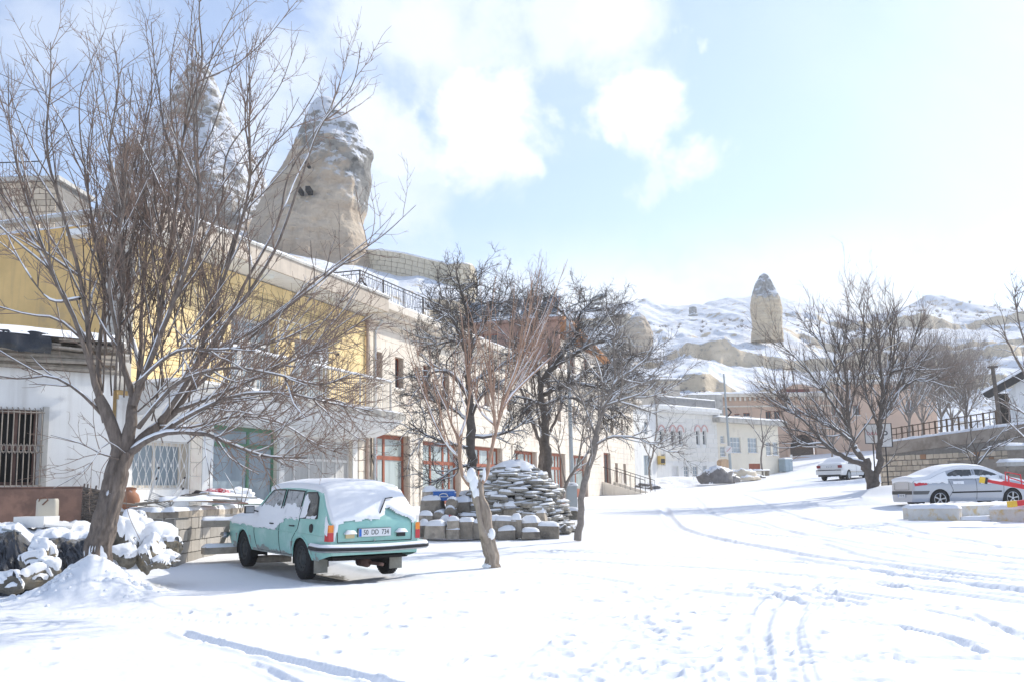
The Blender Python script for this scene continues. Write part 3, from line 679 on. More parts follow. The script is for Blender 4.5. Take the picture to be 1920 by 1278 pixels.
def blocks(parent, x0, x1, z0, z1, yf, depth, bw, bh, mat_, holes=(), gap=.012, name='stone_block', limit=280, jit=.25, seed=1, proud=.008, axis='x', lump=.0, alt=None, altp=0, ragged=0):
    """lay courses of separate blocks on a wall face; past the limit the rest is joined"""
    r = random.Random(seed); rest = MB(); cnt = 0; nrow = max(1, round((z1-z0)/bh)); h = (z1-z0)/nrow
    for k in range(nrow):
        za, zb = z0+k*h, z0+(k+1)*h
        cuts = [x0]; x = x0 + bw*(.5 if k % 2 else 1)*r.uniform(1-jit, 1)
        while x < x1-bw*.35: cuts.append(x); x += bw*r.uniform(1-jit, 1+jit)
        cuts.append(x1)
        ivs = list(zip(cuts[:-1], cuts[1:]))
        for hx0, hx1, hz0, hz1 in holes:
            if min(zb, hz1)-max(za, hz0) > h*.3:
                out = []
                for a, b in ivs:
                    if b <= hx0 or a >= hx1: out.append((a, b)); continue
                    if a < hx0-.03: out.append((a, hx0))
                    if b > hx1+.03: out.append((hx1, b))
                ivs = out
        for a, b in ivs:
            w = b-a-gap; hh = h-gap
            if w < .03: continue
            y = yf - r.uniform(0, proud); mm = alt if (alt and r.random() < altp) else mat_
            if cnt < limit:
                o = bpy.data.objects.new(name, unit_block(mm, r.randrange(4), lump)); C.objects.link(o); o.parent = parent
                if axis == 'x': o.location = ((a+b)/2, y+depth/2, (za+zb)/2); o.scale = (w, depth, hh)
                else: o.location = (y+depth/2, (a+b)/2, (za+zb)/2); o.scale = (depth, w, hh)
                if ragged: o.scale[2] *= r.uniform(1-ragged, 1); o.rotation_euler[1 if axis == 'x' else 0] = r.uniform(-.02, .02)
                cnt += 1
            else:
                g = gap*.2; c_ = min(.03, w*.1, hh*.1)
                if axis == 'x': rest.box(a+gap/2, b-gap/2, y, y+depth, za+gap/2, zb-gap/2)
                else: rest.box(y, y+depth, a+gap/2, b-gap/2, za+gap/2, zb-gap/2)
    if rest.n: stuff(rest.build(name+'s', mat_, parent))
    return cnt
def win(parent, x0, x1, z0, z1, y=.0, rec=.14, fm=WMETAL, gm=GLASS, nx=1, nz=1, fw_=.06, sill=None, hd=None, name='window', surround=None, sw=.1, zs=None, xs=None):
    mb = MB(); ya, yb = y+rec, y+rec+.06
    def bar(a, b, c, d, e=0): mb.box(a, b, ya-e, yb, c, d)
    bar(x0, x0+fw_, z0, z1); bar(x1-fw_, x1, z0, z1); bar(x0+fw_, x1-fw_, z0, z0+fw_); bar(x0+fw_, x1-fw_, z1-fw_, z1)
    for i in range(1, nx):
        x = x0+(x1-x0)*i/nx; bar(x-fw_*.4, x+fw_*.4, z0+fw_, z1-fw_, .004)
    for x in (xs or []): bar(x-fw_*.5, x+fw_*.5, z0+fw_, z1-fw_, .004)
    for i in range(1, nz):
        z = z0+(z1-z0)*i/nz; bar(x0+fw_, x1-fw_, z-fw_*.4, z+fw_*.4, .008)
    for z in (zs or []): bar(x0+fw_, x1-fw_, z-fw_*.5, z+fw_*.5, .008)
    f = mb.build(name, fm, parent)
    p = MB(); p.box(x0+fw_*.5, x1-fw_*.5, ya+.025, ya+.035, z0+fw_*.5, z1-fw_*.5); p.build('pane', gm, f)
    if sill:
        s = MB(); s.box(x0-.06, x1+.06, y-.07, y+rec-.002, z0-.07, z0-.002, 0); snow_mesh(s, x0-.05, x1+.05, y-.065, y+rec-.01, z0, .04, 3, 1, .004); s.build('sill', [sill, SNOW], f)
    if surround:
        s = MB()
        for a, b, c, d in ((x0-sw, x0-.001, z0-sw, z1+sw), (x1+.001, x1+sw, z0-sw, z1+sw), (x0, x1, z1+.001, z1+sw), (x0, x1, z0-sw, z0-.08)): s.box(a, b, y-.025, y+.06, c, d)
        s.build('surround', surround, f)
    return f
def roofsnow(parent, x0, x1, y0, y1, z, h=.1, seed=0, ov=.03, name='roof_snow', res=None):
    mb = MB(); snow_mesh(mb, x0, x1, y0, y1, z, h, seed, 0, ov, res); return mb.build(name, SNOW, parent, smooth=True)
def railing(parent, x0, x1, y, z0, z1, mat_, step=.13, r=.009, name='railing', scroll=False, snow=True, posts=2.0, top=.022, side=None):
    mb = MB(); n = int((x1-x0)/step); ln = x1-x0
    def T(x, yy, z): return (x, yy, z) if side is None else (side, x, z)
    mb.tube([T(x0, y, z1), T(x1, y, z1)], top, 6, cap=True); mb.tube([T(x0, y, z0+.07), T(x1, y, z0+.07)], top*.7, 4)
    if scroll: mb.tube([T(x0, y, z1-.12), T(x1, y, z1-.12)], top*.6, 4)
    for i in range(n+1):
        x = x0+ln*i/n
        if scroll and i % 2:
            t = np.linspace(0, 1, 9); xx = x+.05*np.sin(t*2*math.pi); zz = z0+.07+(z1-.12-z0-.07)*t
            mb.tube([T(a, y, b) for a, b in zip(xx, zz)], r, 3)
        else: mb.tube([T(x, y, z0+.05), T(x, y, z1)], r, 3)
    for i in range(int(ln/posts)+1):
        x = x0+ln*i/max(1, int(ln/posts)); mb.tube([T(x, y, z0-.02), T(x, y, z1+.02)], top*1.1, 5)
    o = mb.build(name, mat_, parent)
    if snow:
        s = MB()
        if side is None: snow_mesh(s, x0, x1, y-.03, y+.03, z1+.015, .045, 5, 0, .004, .04)
        else: snow_mesh(s, side-.03, side+.03, x0, x1, z1+.015, .045, 5, 0, .004, .04)
        s.build('rail_snow', SNOW, o, smooth=True)
    return o
# ------------------------------------------------------------------ yellow house
FY = Frame(-8.23, 21.0, 18.5, .25)
def zz(z): return z-.25
def build_yellow():
    F_ = FY; t = thing('yellow_house', 'two storey mustard and yellow stone house with shops below, behind the big bare tree', 'house', (*F_.o, F_.base), F_.rz)
    W = 11.5; ztop = 6.55
    h_gr = (.5, 2.42, zz(1.45), zz(2.5)); h_shop = (3.35, 6.2, zz(1.05), zz(2.98)); h_cur = (6.5, 10.45, zz(1.5), zz(2.88))
    u1 = (3.9, 5.95, zz(3.72), zz(5.75)); u2 = (6.9, 8.85, zz(3.72), zz(5.55))
    holes = [h_gr, h_shop, h_cur, u1, u2]
    mb = MB(); holed(mb, 0, W, zz(3.55), ztop, 0, .3, holes, 0)
    m2 = MB(); holed(m2, 0, W, -.9, zz(3.55)-.003, 0, .3, holes, 0); m2.build('shop_wall', CREAM, t)
    mb.box(0, W, 7.7, 8, -.9, ztop, 0); mb.box(W-.3, W, .3, 7.7, -.9, ztop)
    mb.build('wall', YGAP, t)
    mb = MB(); mb.box(-.03, .3, -.012, 8.0, -.9, ztop+.32); mb.build('side_wall', YEL, t)
    mb = MB(); mb.box(.3, W-.3, .3, 7.7, ztop-.3, ztop-.05); mb.build('roof_slab', CONC, t)
    mb = MB(); mb.box(.35, W-.35, .5, .55, 0, 6); mb.build('back_of_rooms', DARK, t)  # blackened board close behind the panes paints the darkness of the rooms
    # ground floor plaster, pale piers
    mb = MB(); holed(mb, .02, W-.75, -.9, zz(3.4), -.03, -.002, [h_gr, h_shop, h_cur]); mb.build('shop_front_plaster', WHITE, t)
    for a_, b_, c_ in ((-.06, .46, -.06), (2.9, 3.3, -.055), (6.22, 6.48, -.07)): mb = MB(); mb.box(a_, b_, c_, -.031, -.9, zz(3.3)); mb.build('pier', WHITE, t)
    blocks(t, 2.45, 2.88, zz(.8), zz(3.0), -.055, .03, .5, .3, PBLK, seed=3, name='stone_block')
    blocks(t, 10.78, 11.48, -.3, zz(3.3), -.05, .05, .7, .33, PBLK, seed=4, name='stone_block')
    # upper storey of yellow tuff blocks
    blocks(t, .3, W, zz(3.7), zz(6.8), -.035, .05, .52, .30, YBLK, holes=[u1, u2], gap=.014, seed=5, jit=.12, name='yellow_block')
    mb = MB(); mb.box(-.10, .32, -.06, .34, zz(3.5), ztop+.3); mb.build('corner_pilaster', CONC, t)
    win(t, *u1[:4], rec=.1, fm=WMETAL, gm=GLASSB, nx=3, fw_=.08, zs=[zz(5.15)], name='balcony_door')
    win(t, *u2[:4], rec=.12, fm=WMETAL, gm=GLASSB, nx=2, fw_=.08, zs=[zz(5.1)], name='balcony_door')
    mb = MB()
    for u in (u1, u2):
        for a, b, c, d in ((u[0]-.16, u[0]-.002, u[2], u[3]+.16), (u[1]+.002, u[1]+.16, u[2], u[3]+.16), (u[0], u[1], u[3]+.002, u[3]+.16)): mb.box(a, b, -.075, .02, c, d)
    mb.build('door_surround', YBLK, t)
    # shop windows
    f = win(t, *h_gr, rec=.18, fm=CREAM, gm=GLASSB, nx=2, fw_=.09)
    g = MB(); n = 8; xa, xb, za, zb = .52, 2.4, h_gr[2]+.02, h_gr[3]-.02
    for i in range(n+1):
        x = xa+(xb-xa)*i/n; g.tube([(x, .02, za), (x, .02, zb)], .009, 4)
    dx = (xb-xa)/n
    for i in range(n):
        x = xa+dx*(i+.5)
        for s_ in (-1, 1):
            pts = [(x, .0, za), (x+s_*dx*.5, .0, za+(zb-za)*.3), (x, .0, za+(zb-za)*.5), (x+s_*dx*.5, .0, za+(zb-za)*.72), (x, .0, zb)]
            g.tube(pts, .008, 3)
    for z in (za, zb): g.tube([(xa, .01, z), (xb, .01, z)], .013, 4)
    for i in range(n): g.box(xa+dx*(i+.5)-.03, xa+dx*(i+.5)+.03, -.015, .0, za+(zb-za)*.5-.03, za+(zb-za)*.5+.03)
    g.build('window_grille', WMETAL, t)
    win(t, *h_shop, rec=.1, fm=GREEN, gm=GLASSB, fw_=.1, xs=[5.0], zs=[zz(2.52)], name='shop_window')
    mb = MB(); mb.box(3.5, 6.05, .13, .15, zz(2.6), zz(2.88)); mb.build('fanlight_grille', GREEN, t)
    win(t, *h_cur, rec=.12, fm=WMETAL, gm=CURT, nx=5, fw_=.07, zs=[zz(2.25)], name='shop_window')
    # house number plate on the white pier
    mb = MB(); mb.box(6.27, 6.43, -.078, -.071, zz(1.95), zz(2.12)); pl = mb.build('number_plate', WMETAL, t)
    text_mesh('number', '52', .13, IRON, pl, (6.35, -.081, zz(2.035)), (R(90), 0, 0))
    # balcony slab with coved underside
    mb = MB(); prof = [(-1.3, zz(3.50)), (-1.3, zz(3.66)), (0, zz(3.66)), (0, zz(2.98)), (-.35, zz(3.0)), (-.75, zz(3.12)), (-1.05, zz(3.30)), (-1.2, zz(3.44))]
    prof = [(a, b) for a, b in prof]
    v = [(x, a-.031, b) for x in (.35, 11.3) for a, b in prof]; n = len(prof)
    mb.add(v, [list(range(n)), list(range(n, 2*n))[::-1]] + [[i, (i+1) % n, (i+1) % n+n, i+n] for i in range(n)])
    mb.build('balcony_slab', M('canopy_paint', (.80, .80, .79), .85, .05, 2, .003, 20, streak=(.35, .34, .28, .25)), t)
    mb = MB(); mb.box(.3, 11.35, -1.38, -1.331, zz(3.48), zz(3.68)); mb.build('slab_edge', CONC, t)
    roofsnow(t, .3, 11.32, -1.36, -.06, zz(3.665), .075, 3, .02, 'balcony_snow', .09)
    railing(t, .5, 10.6, -1.22, zz(3.68), zz(4.62), WMETAL, .115, .009, 'balcony_railing', posts=1.7)
    railing(t, -1.2, -.05, 0, zz(3.68), zz(4.62), WMETAL, .115, .009, 'balcony_railing', side=10.6)
    # laundry frame on the balcony: white goalpost
    mb = MB(); mb.tube([(6.05, -.75, zz(3.7)), (6.05, -.75, zz(5.72)), (4.95, -.75, zz(5.72)), (4.95, -.75, zz(3.7))], .022, 5); mb.build('awning_frame', WMETAL, t)
    # eaves
    mb = MB(); mb.box(-.35, 10.75, -1.0, -.04, ztop+.02, ztop+.16); mb.box(-.35, W, -.038, 1.2, ztop+.02, ztop+.16); mb.build('eaves_soffit', WHITE, t)
    mb = MB(); mb.box(-.4, 10.8, -1.06, -1.001, ztop-.0, ztop+.42); mb.box(10.752, 10.81, -1.0, .02, ztop-.0, ztop+.41); mb.build('eaves_fascia', M('weathered_fascia', (.58, .50, .41), .9, .12, 2, .005, 30, streak=(.36, .31, .26, .5)), t)
    mb = MB(); mb.box(-.42, W-.6, -1.1, -.7, ztop+.421, ztop+.485); mb.box(-.42, -.12, -.69, 8.0, ztop+.43, ztop+.50); mb.build('coping', CONC, t)
    roofsnow(t, -.4, W-.7, -1.08, -.75, ztop+.485, .07, 6, .015, 'eaves_snow', .06)
    roofsnow(t, .1, W-.2, -.6, 7.9, ztop+.2, .30, 8, .02, 'roof_snow', .2)
    roofsnow(t, -.4, -.14, -.6, 7.9, ztop+.5, .05, 6, .01, 'coping_snow', .05)
    lm = M('soffit_lamp_glass', (.72, .72, .66), .4, .05)
    for px, py in ((626, 578), (500, 528)):
        x, z = F_.hit(px, py, -.5); mb = MB(); a = np.linspace(0, 2*math.pi, 15)
        A = np.array([[(x+r_*math.cos(q), -.52+r_*math.sin(q), ztop+.02-d) for q in a] for r_, d in ((.17, 0), (.165, .06), (.12, .10), (.01, .12))]); mb.grid(A); mb.build('soffit_lamp', lm, t, smooth=True)
    # cables fixed along the wall
    mb = MB()
    for k in range(3):
        xs = np.linspace(.4, 11.4, 30); mb.tube([(x, -.09-.02*k, zz(6.35)-.06*k-.03*math.sin(x*1.7+k)) for x in xs], .008, 3)
    mb.build('wall_cable', IRON, t)
    # satellite dish on the balcony
    x, z = F_.hit(606, 664, -.85)
    d = thing('satellite_dish', 'round grey satellite dish on the yellow house balcony', 'satellite dish', F_.w(x, -.85, z), F_.rz+R(8))
    mb = MB(); A = []
    for r_ in np.linspace(0, .34, 7): A.append([(r_*1.0*math.cos(q), -.02+.55*r_*r_*-1+.06, r_*1.08*math.sin(q)) for q in np.linspace(0, 2*math.pi, 29)])
    mb.grid(np.array(A)); mb.build('dish', GALV, d, smooth=True)
    mb = MB(); mb.tube([(.34*math.cos(q), -.005, .367*math.sin(q)) for q in np.linspace(0, 2*math.pi, 29)], .01, 4); mb.build('rim', GREYM, d)
    mb = MB(); mb.tube([(-.1, .0, -.3), (-.05, -.35, -.15), (0, -.42, -.02)], .011, 4); mb.box(-.035, .035, -.46, -.38, -.05, .02); mb.build('feed_arm', IRON, d)
    mb = MB(); mb.tube([(0, .06, 0), (0, .14, -.05), (0, .14, -z+zz(3.68))], .02, 6); mb.build('mast', GALV, d)
    # downpipes at the join with the next house
    d = thing('downpipe', 'pale metal downpipe where yellow house meets cream house', 'downpipe', F_.w(W+.16, -.16), F_.rz)
    mb = MB(); mb.tube([(0, 0, -.3), (0, 0, 6.15), (-.1, -.3, 6.45)], .055, 8); mb.build('pipe', GALV, d, smooth=True)
    mb = MB()
    for z in (.8, 2.2, 3.7, 5.2): mb.box(-.075, .075, -.075, .1, z, z+.05)
    mb.build('bracket', GALV, d)
    # roof stove pipe
    q = P(231, 345, 24.2); d = thing('stove_pipe', 'thin black stovepipe rising above the mustard wall', 'chimney pipe', q-np.array([0, 0, .35]))
    mb = MB(); mb.tube([(0, 0, -.6), (0, 0, .95), (.02, 0, 1.3)], .042, 6); mb.build('pipe', IRON, d, smooth=True)
    mb = MB(); mb.tube([(-.1, 0, 1.34), (.12, 0, 1.36)], .05, 6, cap=True); mb.build('cowl', IRON, d)
# ------------------------------------------------------------------ cream house row
FP = Frame(FY.o[0]+FY.X[0]*11.5, FY.o[1]+FY.X[1]*11.5, 18.5, .8)
def build_cream():
    F_ = FP; t = thing('cream_house', 'long cream stone building with red wooden shop fronts behind the gnarled trees', 'house', (*F_.o, F_.base), F_.rz)
    W = 40.5; zt = 6.2
    def z_(z): return z-.8
    ups = []
    for x0 in (.32, 1.95, 4.3, 6.1, 8.6, 10.6, 13.5, 16.2, 19, 21.5, 24.5, 27.5, 30.5, 33.5, 36.5): ups.append((x0, x0+.66, z_(4.75), z_(5.82)))
    gs = [(.35, 3.0, .02, 2.38), (4.1, 7.7, .02, 2.3), (9.2, 12.6, .02, 2.3), (14.2, 17.6, .02, 2.3), (19.2, 22.6, .02, 2.35), (24.2, 27.2, .02, 2.35)]
    gates = [(31.4, 33.2, .35, 2.7), (34.4, 35.2, .9, 2.2), (36.8, 37.6, .9, 2.2)]
    holes = ups+gs+gates
    mb = MB(); holed(mb, 0, W, -1, zt, 0, .35, holes); mb.box(0, W, 7.6, 8, -1, zt); mb.box(W-.35, W, .35, 7.6, -1, zt); mb.build('wall', PGAP, t)
    mb = MB(); mb.box(.3, W-.4, .6, .64, 0, zt-.3); mb.build('back_of_rooms', DARK, t)
    blocks(t, 0, 12.8, -.2, zt-.1, -.03, .05, .62, .33, PBLK, holes=holes, gap=.007, seed=11, jit=.2, proud=.003, name='cream_block', limit=290)
    blocks(t, 12.8, W, -.2, zt-.1, -.03, .05, .62, .33, PBLK, holes=holes, gap=.008, seed=12, proud=.003, name='cream_block', limit=0)
    for u in ups: win(t, *u, rec=.16, fm=WOODR, gm=GLASS, nx=2, fw_=.05, sill=CREAM, surround=CREAM, sw=.13)
    for i, g in enumerate(gs):
        a, b = g[0], g[1]; n = 3 if b-a > 3 else 2
        xs = [a+(b-a)*k/n for k in range(1, n)] if n == 3 else [a+(b-a)*.42]
        win(t, *g, rec=.16, fm=WOODR, gm=GLASSG, fw_=.13, xs=xs+[xs[-1]+(b-xs[-1])*.5] if n == 3 else xs+[a+(b-a)*.21], zs=[g[3]-.75], name='shop_front', surround=None)
        mb = MB(); mb.box(a+.1, b-.1, .10, .155, .03, .55); mb.build('kick_panel', WOODR, t)
        mb = MB(); mb.box(a-.22, b+.22, -.10, -.034, g[3], g[3]+.22); mb.box(a-.2, a-.001, -.08, -.034, -.3, g[3]-.001); mb.box(b+.001, b+.2, -.08, -.034, -.3, g[3]-.001); mb.build('shop_surround', CREAM, t)
    for g in gates: win(t, *g, rec=.16, fm=WOODR, gm=GLASS, nx=2, fw_=.1, name='door', surround=CREAM)
    # cornice in steps
    mb = MB(); mb.box(-.3, W+.1, -.22, -.001, zt-.28, zt-.06); mb.box(-.45, W+.2, -.42, -.001, zt-.058, zt+.10); mb.box(-.6, W+.3, -.62, .5, zt+.102, zt+.32); mb.build('cornice', CREAM, t)
    mb = MB(); mb.box(-.1, W-.1, .52, .74, zt+.102, zt+.62); mb.box(.1, W, .5, 7.9, zt, zt+.1); mb.build('parapet', CREAM, t)
    roofsnow(t, -.58, W+.2, -.6, .5, zt+.325, .08, 4, .02, 'cornice_snow', .1)
    roofsnow(t, 0, W-.2, .53, .73, zt+.62, .07, 4, .01, 'parapet_snow', .07)
    roofsnow(t, 0, W-.2, .76, 7.8, zt+.1, .22, 4, .01, 'roof_snow', .3)
    x0, _ = F_.hit(675, 520, .63); x1, _ = F_.hit(885, 600, .63)
    railing(t, x0, x1, .63, zt+.62, zt+1.55, IRON, .15, .010, 'roof_railing', scroll=True, snow=False, posts=1.6)
    railing(t, .64, 5.5, .6, zt+.62, zt+1.55, IRON, .15, .010, 'roof_railing', scroll=True, snow=False, posts=1.6, side=x0)
    # black scrolled bracket on the parapet
    mb = MB(); a = np.linspace(0, 4.5, 16); mb.tube([(x0, .5-.18*math.sin(q)*(1-q/7), zt+.75+.12*q) for q in a], .03, 5); mb.build('rail_scroll', IRON, t)
    # chimney-side drain pipe in rust colour and cables
    mb = MB(); mb.tube([(-.25, -.1, -.6), (-.25, -.1, 5.9)], .05, 6); mb.build('rust_pipe', M('rusty_pipe', (.45, .34, .28), .7, .2, 5), t, smooth=True)
    mb = MB(); mb.tube([(-.1, -.12, 2.9), (-.05, -.14, 1.7), (.35, -.14, .9), (.5, -.13, -.1)], .018, 4); mb.tube([(.02, -.1, 4.2), (.05, -.12, 3.0), (-.02, -.1, 1.0)], .012, 4); mb.build('hanging_cable', IRON, t)
    # steps with iron railings at the far end
    gx = 33.0
    s = thing('entrance_steps', 'snowy stone steps with side walls at the far end of the cream building', 'steps', F_.w(32.3, 0, -.1), F_.rz)
    for k in range(5):
        mb = MB(); mb.box(-1.3, 1.5, -2.4+k*.42, -.04, -.5, .0+k*.15); mb.build('step', CREAM, s)
        mb = MB(); snow_mesh(mb, -1.25, 1.45, -2.4+k*.42, -1.99+k*.42, k*.15+.001, .05, k, 0, .01); mb.build('step_snow', SNOW, s, smooth=True)
    for x in (-1.55, 1.52):
        mb = MB(); mb.prism([(-2.7, -.6), (-2.7, .2), (-.05, 1.05), (-.05, -.6)], x, x+.24, axis=0); mb.build('side_wall', CREAM, s)
        mb = MB()
        for k in range(9):
            y = -2.6+k*.3; mb.tube([(x+.12, y, .2+k*.1), (x+.12, y, 1.05+k*.1)], .014, 4)
        mb.tube([(x+.12, -2.6, 1.08), (x+.12, -.1, 1.92)], .022, 5); mb.build('handrail', IRON, s)
    for k, (x, w_) in enumerate(((35.3, .5), (38.2, .45))):
        pass
# ------------------------------------------------------------------ solar panel house
def build_solar():
    xc = FP.hit(1058, 700)[0]; F_ = Frame(*(FP.w(xc, .25)[:2]), 18.5, FP.w(0, 0)[2])
    zt = F_.hit(1058, 606)[1]; L_ = F_.hit(1128, 640)[0]; SX = -F_.X; D = 5.2
    t = thing('red_house', 'red brown upper storey with snowy roof behind gnarled tree tops', 'house', (*F_.o, F_.base), F_.rz)
    zb = 6.3; sub_ = MB(); holes = [(.8, 1.7, zt-1.7, zt-.5), (2.9, 3.8, zt-1.7, zt-.5)]
    e = bpy.data.objects.new('end_wall', None)
    hm = MB(); holed(hm, 0, D, zb, zt, 0, .3, holes); we = hm.build('end_wall', BROWN, t, loc=(0, D, 0), rz=-math.pi/2)
    for h in holes: win(we, *h, rec=.12, fm=WOODR, gm=GLASS, nx=2)
    mb = MB(); holed(mb, .302, L_, zb, zt-1.0, 0, .3, [(2.2, 3.2, zb+.3, zt-1.4), (5.2, 6.2, zb+.3, zt-1.4)]); mb.build('street_wall', CREAM, t)
    for a_ in (2.2, 5.2): win(t, a_, a_+1, zb+.3, zt-1.4, rec=.1, fm=WOODR, gm=GLASS, nx=2)
    om = M('orange_eaves_board', (.50, .24, .10), .7, .15, 4)
    mb = MB(); mb.box(-.35, .8, -.3, D+.3, zt+.001, zt+.14); mb.build('roof_edge', BROWN, t)
    mb = MB(); mb.box(-.36, .8, -.42, -.301, zt-.06, zt+.16); mb.build('eaves_board', om, t)
    mb = MB(); mb.prism([(.801, zt+.12), (.801, zt-.02), (L_+.3, zt-1.25), (L_+.3, zt-1.1)], -.5, D, axis=1); mb.build('lean_to_roof', om, t)
    mb = MB(); snow_mesh(mb, .82, L_+.3, -.48, D, 0, .1, 5, 0, .02, .2, zf=lambda X, Y: zt+.12-(X-.8)*1.22/(L_-.5)); mb.build('wing_snow', SNOW, t, smooth=True)
    roofsnow(t, -.33, .8, -.3, D+.2, zt+.14, .22, 9, .02, 'roof_snow', .2)
    pm = M('solar_glass', (.20, .23, .26), .25, .2, 1, spec=.9); n = 5; pw = 1.12
    for k in range(n):
        q = F_.w(.15, .1+(n-1-k)*pw+pw-.1, zt+.38)
        s = thing('solar_panel', ['leftmost', 'second', 'middle', 'fourth', 'rightmost'][k]+' of five tilted solar water panels on the red house roof', 'solar panel', q, F_.rz-math.pi/2, group='solar panels in a row on the red house roof')
        T = np.array(Matrix.Rotation(R(48), 4, 'X')); mb = MB(); mb.box(0, pw-.1, 0, 1.5, 0, .06, 0, T); mb.build('frame', GALV, s)
        mb = MB(); mb.box(.05, pw-.15, .06, 1.44, .061, .07, 0, T); mb.build('glass', pm, s)
        mb = MB()
        for x in (.1, pw-.2): mb.tube([(x, .98, -.2), (x, .98, 1.06)], .02, 4)
        mb.build('stand', GALV, s)
    # street lamp: tall pole with long arm
    pb = P(1073, 928, 39.5); ph = P(1062, 578, 39.5); pe = P(1112, 562, 38.3)
    g = gz(pb[0], pb[1]); s = thing('street_lamp', 'tall grey street lamp, its long arm reaching over the gnarled trees', 'street lamp', (pb[0], pb[1], g-.05))
    mb = MB(); o = np.array([pb[0], pb[1], g-.05]); top = np.array([pb[0], pb[1], ph[2]])-o
    mb.tube([(0, 0, 0), (0, 0, 1.2), top], [.10, .09, .055], 10); mb.build('pole', GREYM, s, smooth=True)
    mb = MB(); e = pe-o; mb.tube([top, top+(e-top)*.5+np.array([0, 0, .05]), e], .03, 6); mb.build('arm', GREYM, s, smooth=True)
    mb = MB(); dd = (e-top)/np.linalg.norm(e-top); mb.tube([e-dd*.1, e+dd*.12, e+dd*.5, e+dd*.72], [.05, .10, .12, .06], 8, cap=True); mb.build('lamp_head', GREYM, s, smooth=True)
# ------------------------------------------------------------------ far buildings up the street
def build_far():
    a = P(1234, 915, 74); b = P(1461, 885, 86); az = math.degrees(math.atan2(b[0]-a[0], b[1]-a[1]))
    F_ = Frame(a[0], a[1], az, a[2]); xs_, zc = F_.hit(1358, 773); _, zc0 = F_.hit(1234, 762); xm = F_.hit(1346, 850)[0]
    t = thing('white_stone_house', 'white stone house with pink arched windows and roof terrace up the street', 'house', (*F_.o, F_.base), F_.rz)
    zt = (zc+zc0)/2
    arches = []
    for px in (1239.5, 1261, 1275, 1307.5, 1320):
        x, z1 = F_.hit(px, 806); _, z0 = F_.hit(px, 833); arches.append((x-.22, x+.22, z0, z1))
    low = []
    for p0, p1, q0, q1 in ((1240, 1247, 850, 872), (1283, 1291, 873, 897), (1300, 1308, 873, 896), (1318, 1325.5, 872, 884)):
        x0, z0 = F_.hit(p0, q1); x1, z1 = F_.hit(p1, q0); low.append((x0, x1, z0, z1))
    d1 = F_.hit(1261, 909)[0], F_.hit(1272, 873)
    door = (d1[0], d1[1][0], .25, d1[1][1])
    holes = arches+low+[door]
    mb = MB(); holed(mb, 0, xm, -.6, zt, 0, .3, holes); mb.box(0, xm, 5.7, 6, -.6, zt); mb.box(-.002, .3, .3, 5.7, -.6, zt); mb.build('wall', WHITE, t)
    mb = MB(); mb.box(.3, xm-.2, .5, .54, 0, zt-.3); mb.build('back_of_rooms', DARK, t)
    zsp = F_.hit(1290, 864)[1]
    blocks(t, .1, xm, zsp, zt-.35, -.03, .04, .9, .34, ROOFW, holes=holes, gap=.03, seed=21, jit=.3, proud=.004, name='white_block')
    arcm = M('pink_arch_paint', (.72, .45, .42), .8, .1)
    for x0, x1, z0, z1 in arches:
        f = win(t, x0, x1, z0, z1, rec=.1, fm=WMETAL, gm=GLASS, fw_=.05, zs=[z1-.35])
        mb = MB(); xc = (x0+x1)/2; q = np.linspace(0, math.pi, 9)
        mb.tube([(xc+.42*math.cos(k), -.05, z1-.12+.5*math.sin(k)) for k in q], .06, 4); mb.build('arch', arcm, t)
        mb = MB(); mb.prism([(xc+.22*math.cos(k), z1-.002+.28*math.sin(k)) for k in q], -.036, -.02); mb.build('arch_head', WMETAL, t)
    for i, h in enumerate(low): win(t, *h, rec=.08, fm=WMETAL, gm=GLASSB if i else GLASS, nx=2, nz=3, fw_=.05)
    win(t, *door, rec=.1, fm=WMETAL, gm=WMETAL, fw_=.1, zs=[door[3]-.9], name='door')
    mb = MB(); mb.box(-.1, xm, -.35, -.001, zt-.3, zt-.15); mb.box(-.15, xm+.1, -.5, .3, zt-.149, zt+.12); mb.build('cornice', WHITE, t)
    mb = MB(); mb.box(.3, xm, -.06, -.001, -.6, .5); mb.build('plinth', CONC, t)
    mb = MB(); mb.box(3.6, 6.4, -1.3, -.07, -.6, .28); mb.build('doorstep', CONC, t); roofsnow(t, 3.6, 6.4, -1.3, -.1, .28, .08, 2, name='doorstep_snow')
    roofsnow(t, -.1, xm, -.45, 5.8, zt+.12, .12, 2, .01, 'roof_snow', .3)
    gm_ = M('grey_terrace_slats', (.40, .39, .38), .8, .15, 5); n = 64
    mb = MB(); _, zr = F_.hit(1300, 748, .1); _, zr2 = F_.hit(1300, 767, .1)
    for k in range(n):
        x = .2+(xm-.3)*k/n; mb.box(x, x+(xm-.3)/n*.62, .05, .08, zr2, zr)
    for x in (.15, xm*.33, xm*.66, xm-.1): mb.box(x, x+.09, .0, .1, zr2-.2, zr+.05)
    mb.box(.1, xm-.02, .101, .13, zr2, zr-.05); mb.build('terrace_fence', gm_, t); roofsnow(t, .1, xm, .0, .12, zr+.02, .07, 2, .005, 'fence_snow', .06)
    # side wing of the white house facing down the street
    q0 = P(1188, 918, 70.5)
    w = thing('white_side_house', 'narrow white rendered house wall between cream building and stone house', 'house', (q0[0], q0[1], gz(q0[0], q0[1])-.2))
    c = F_.w(0, 0)[:2]; d = c-q0[:2]; ln = math.hypot(*d)-.03; w.rotation_euler[2] = math.atan2(d[1], d[0]); zz_ = F_.base+zt-w.location[2]-.25
    mb = MB(); hs = [(ln*.45, ln*.75, 1.3, 2.7), (ln*.52, ln*.66, 4.2, 5.1)]; holed(mb, 0, ln, -.5, zz_, 0, .3, hs); mb.box(0, ln, 5, 5.3, -.5, zz_); mb.build('wall', WHITE, w)
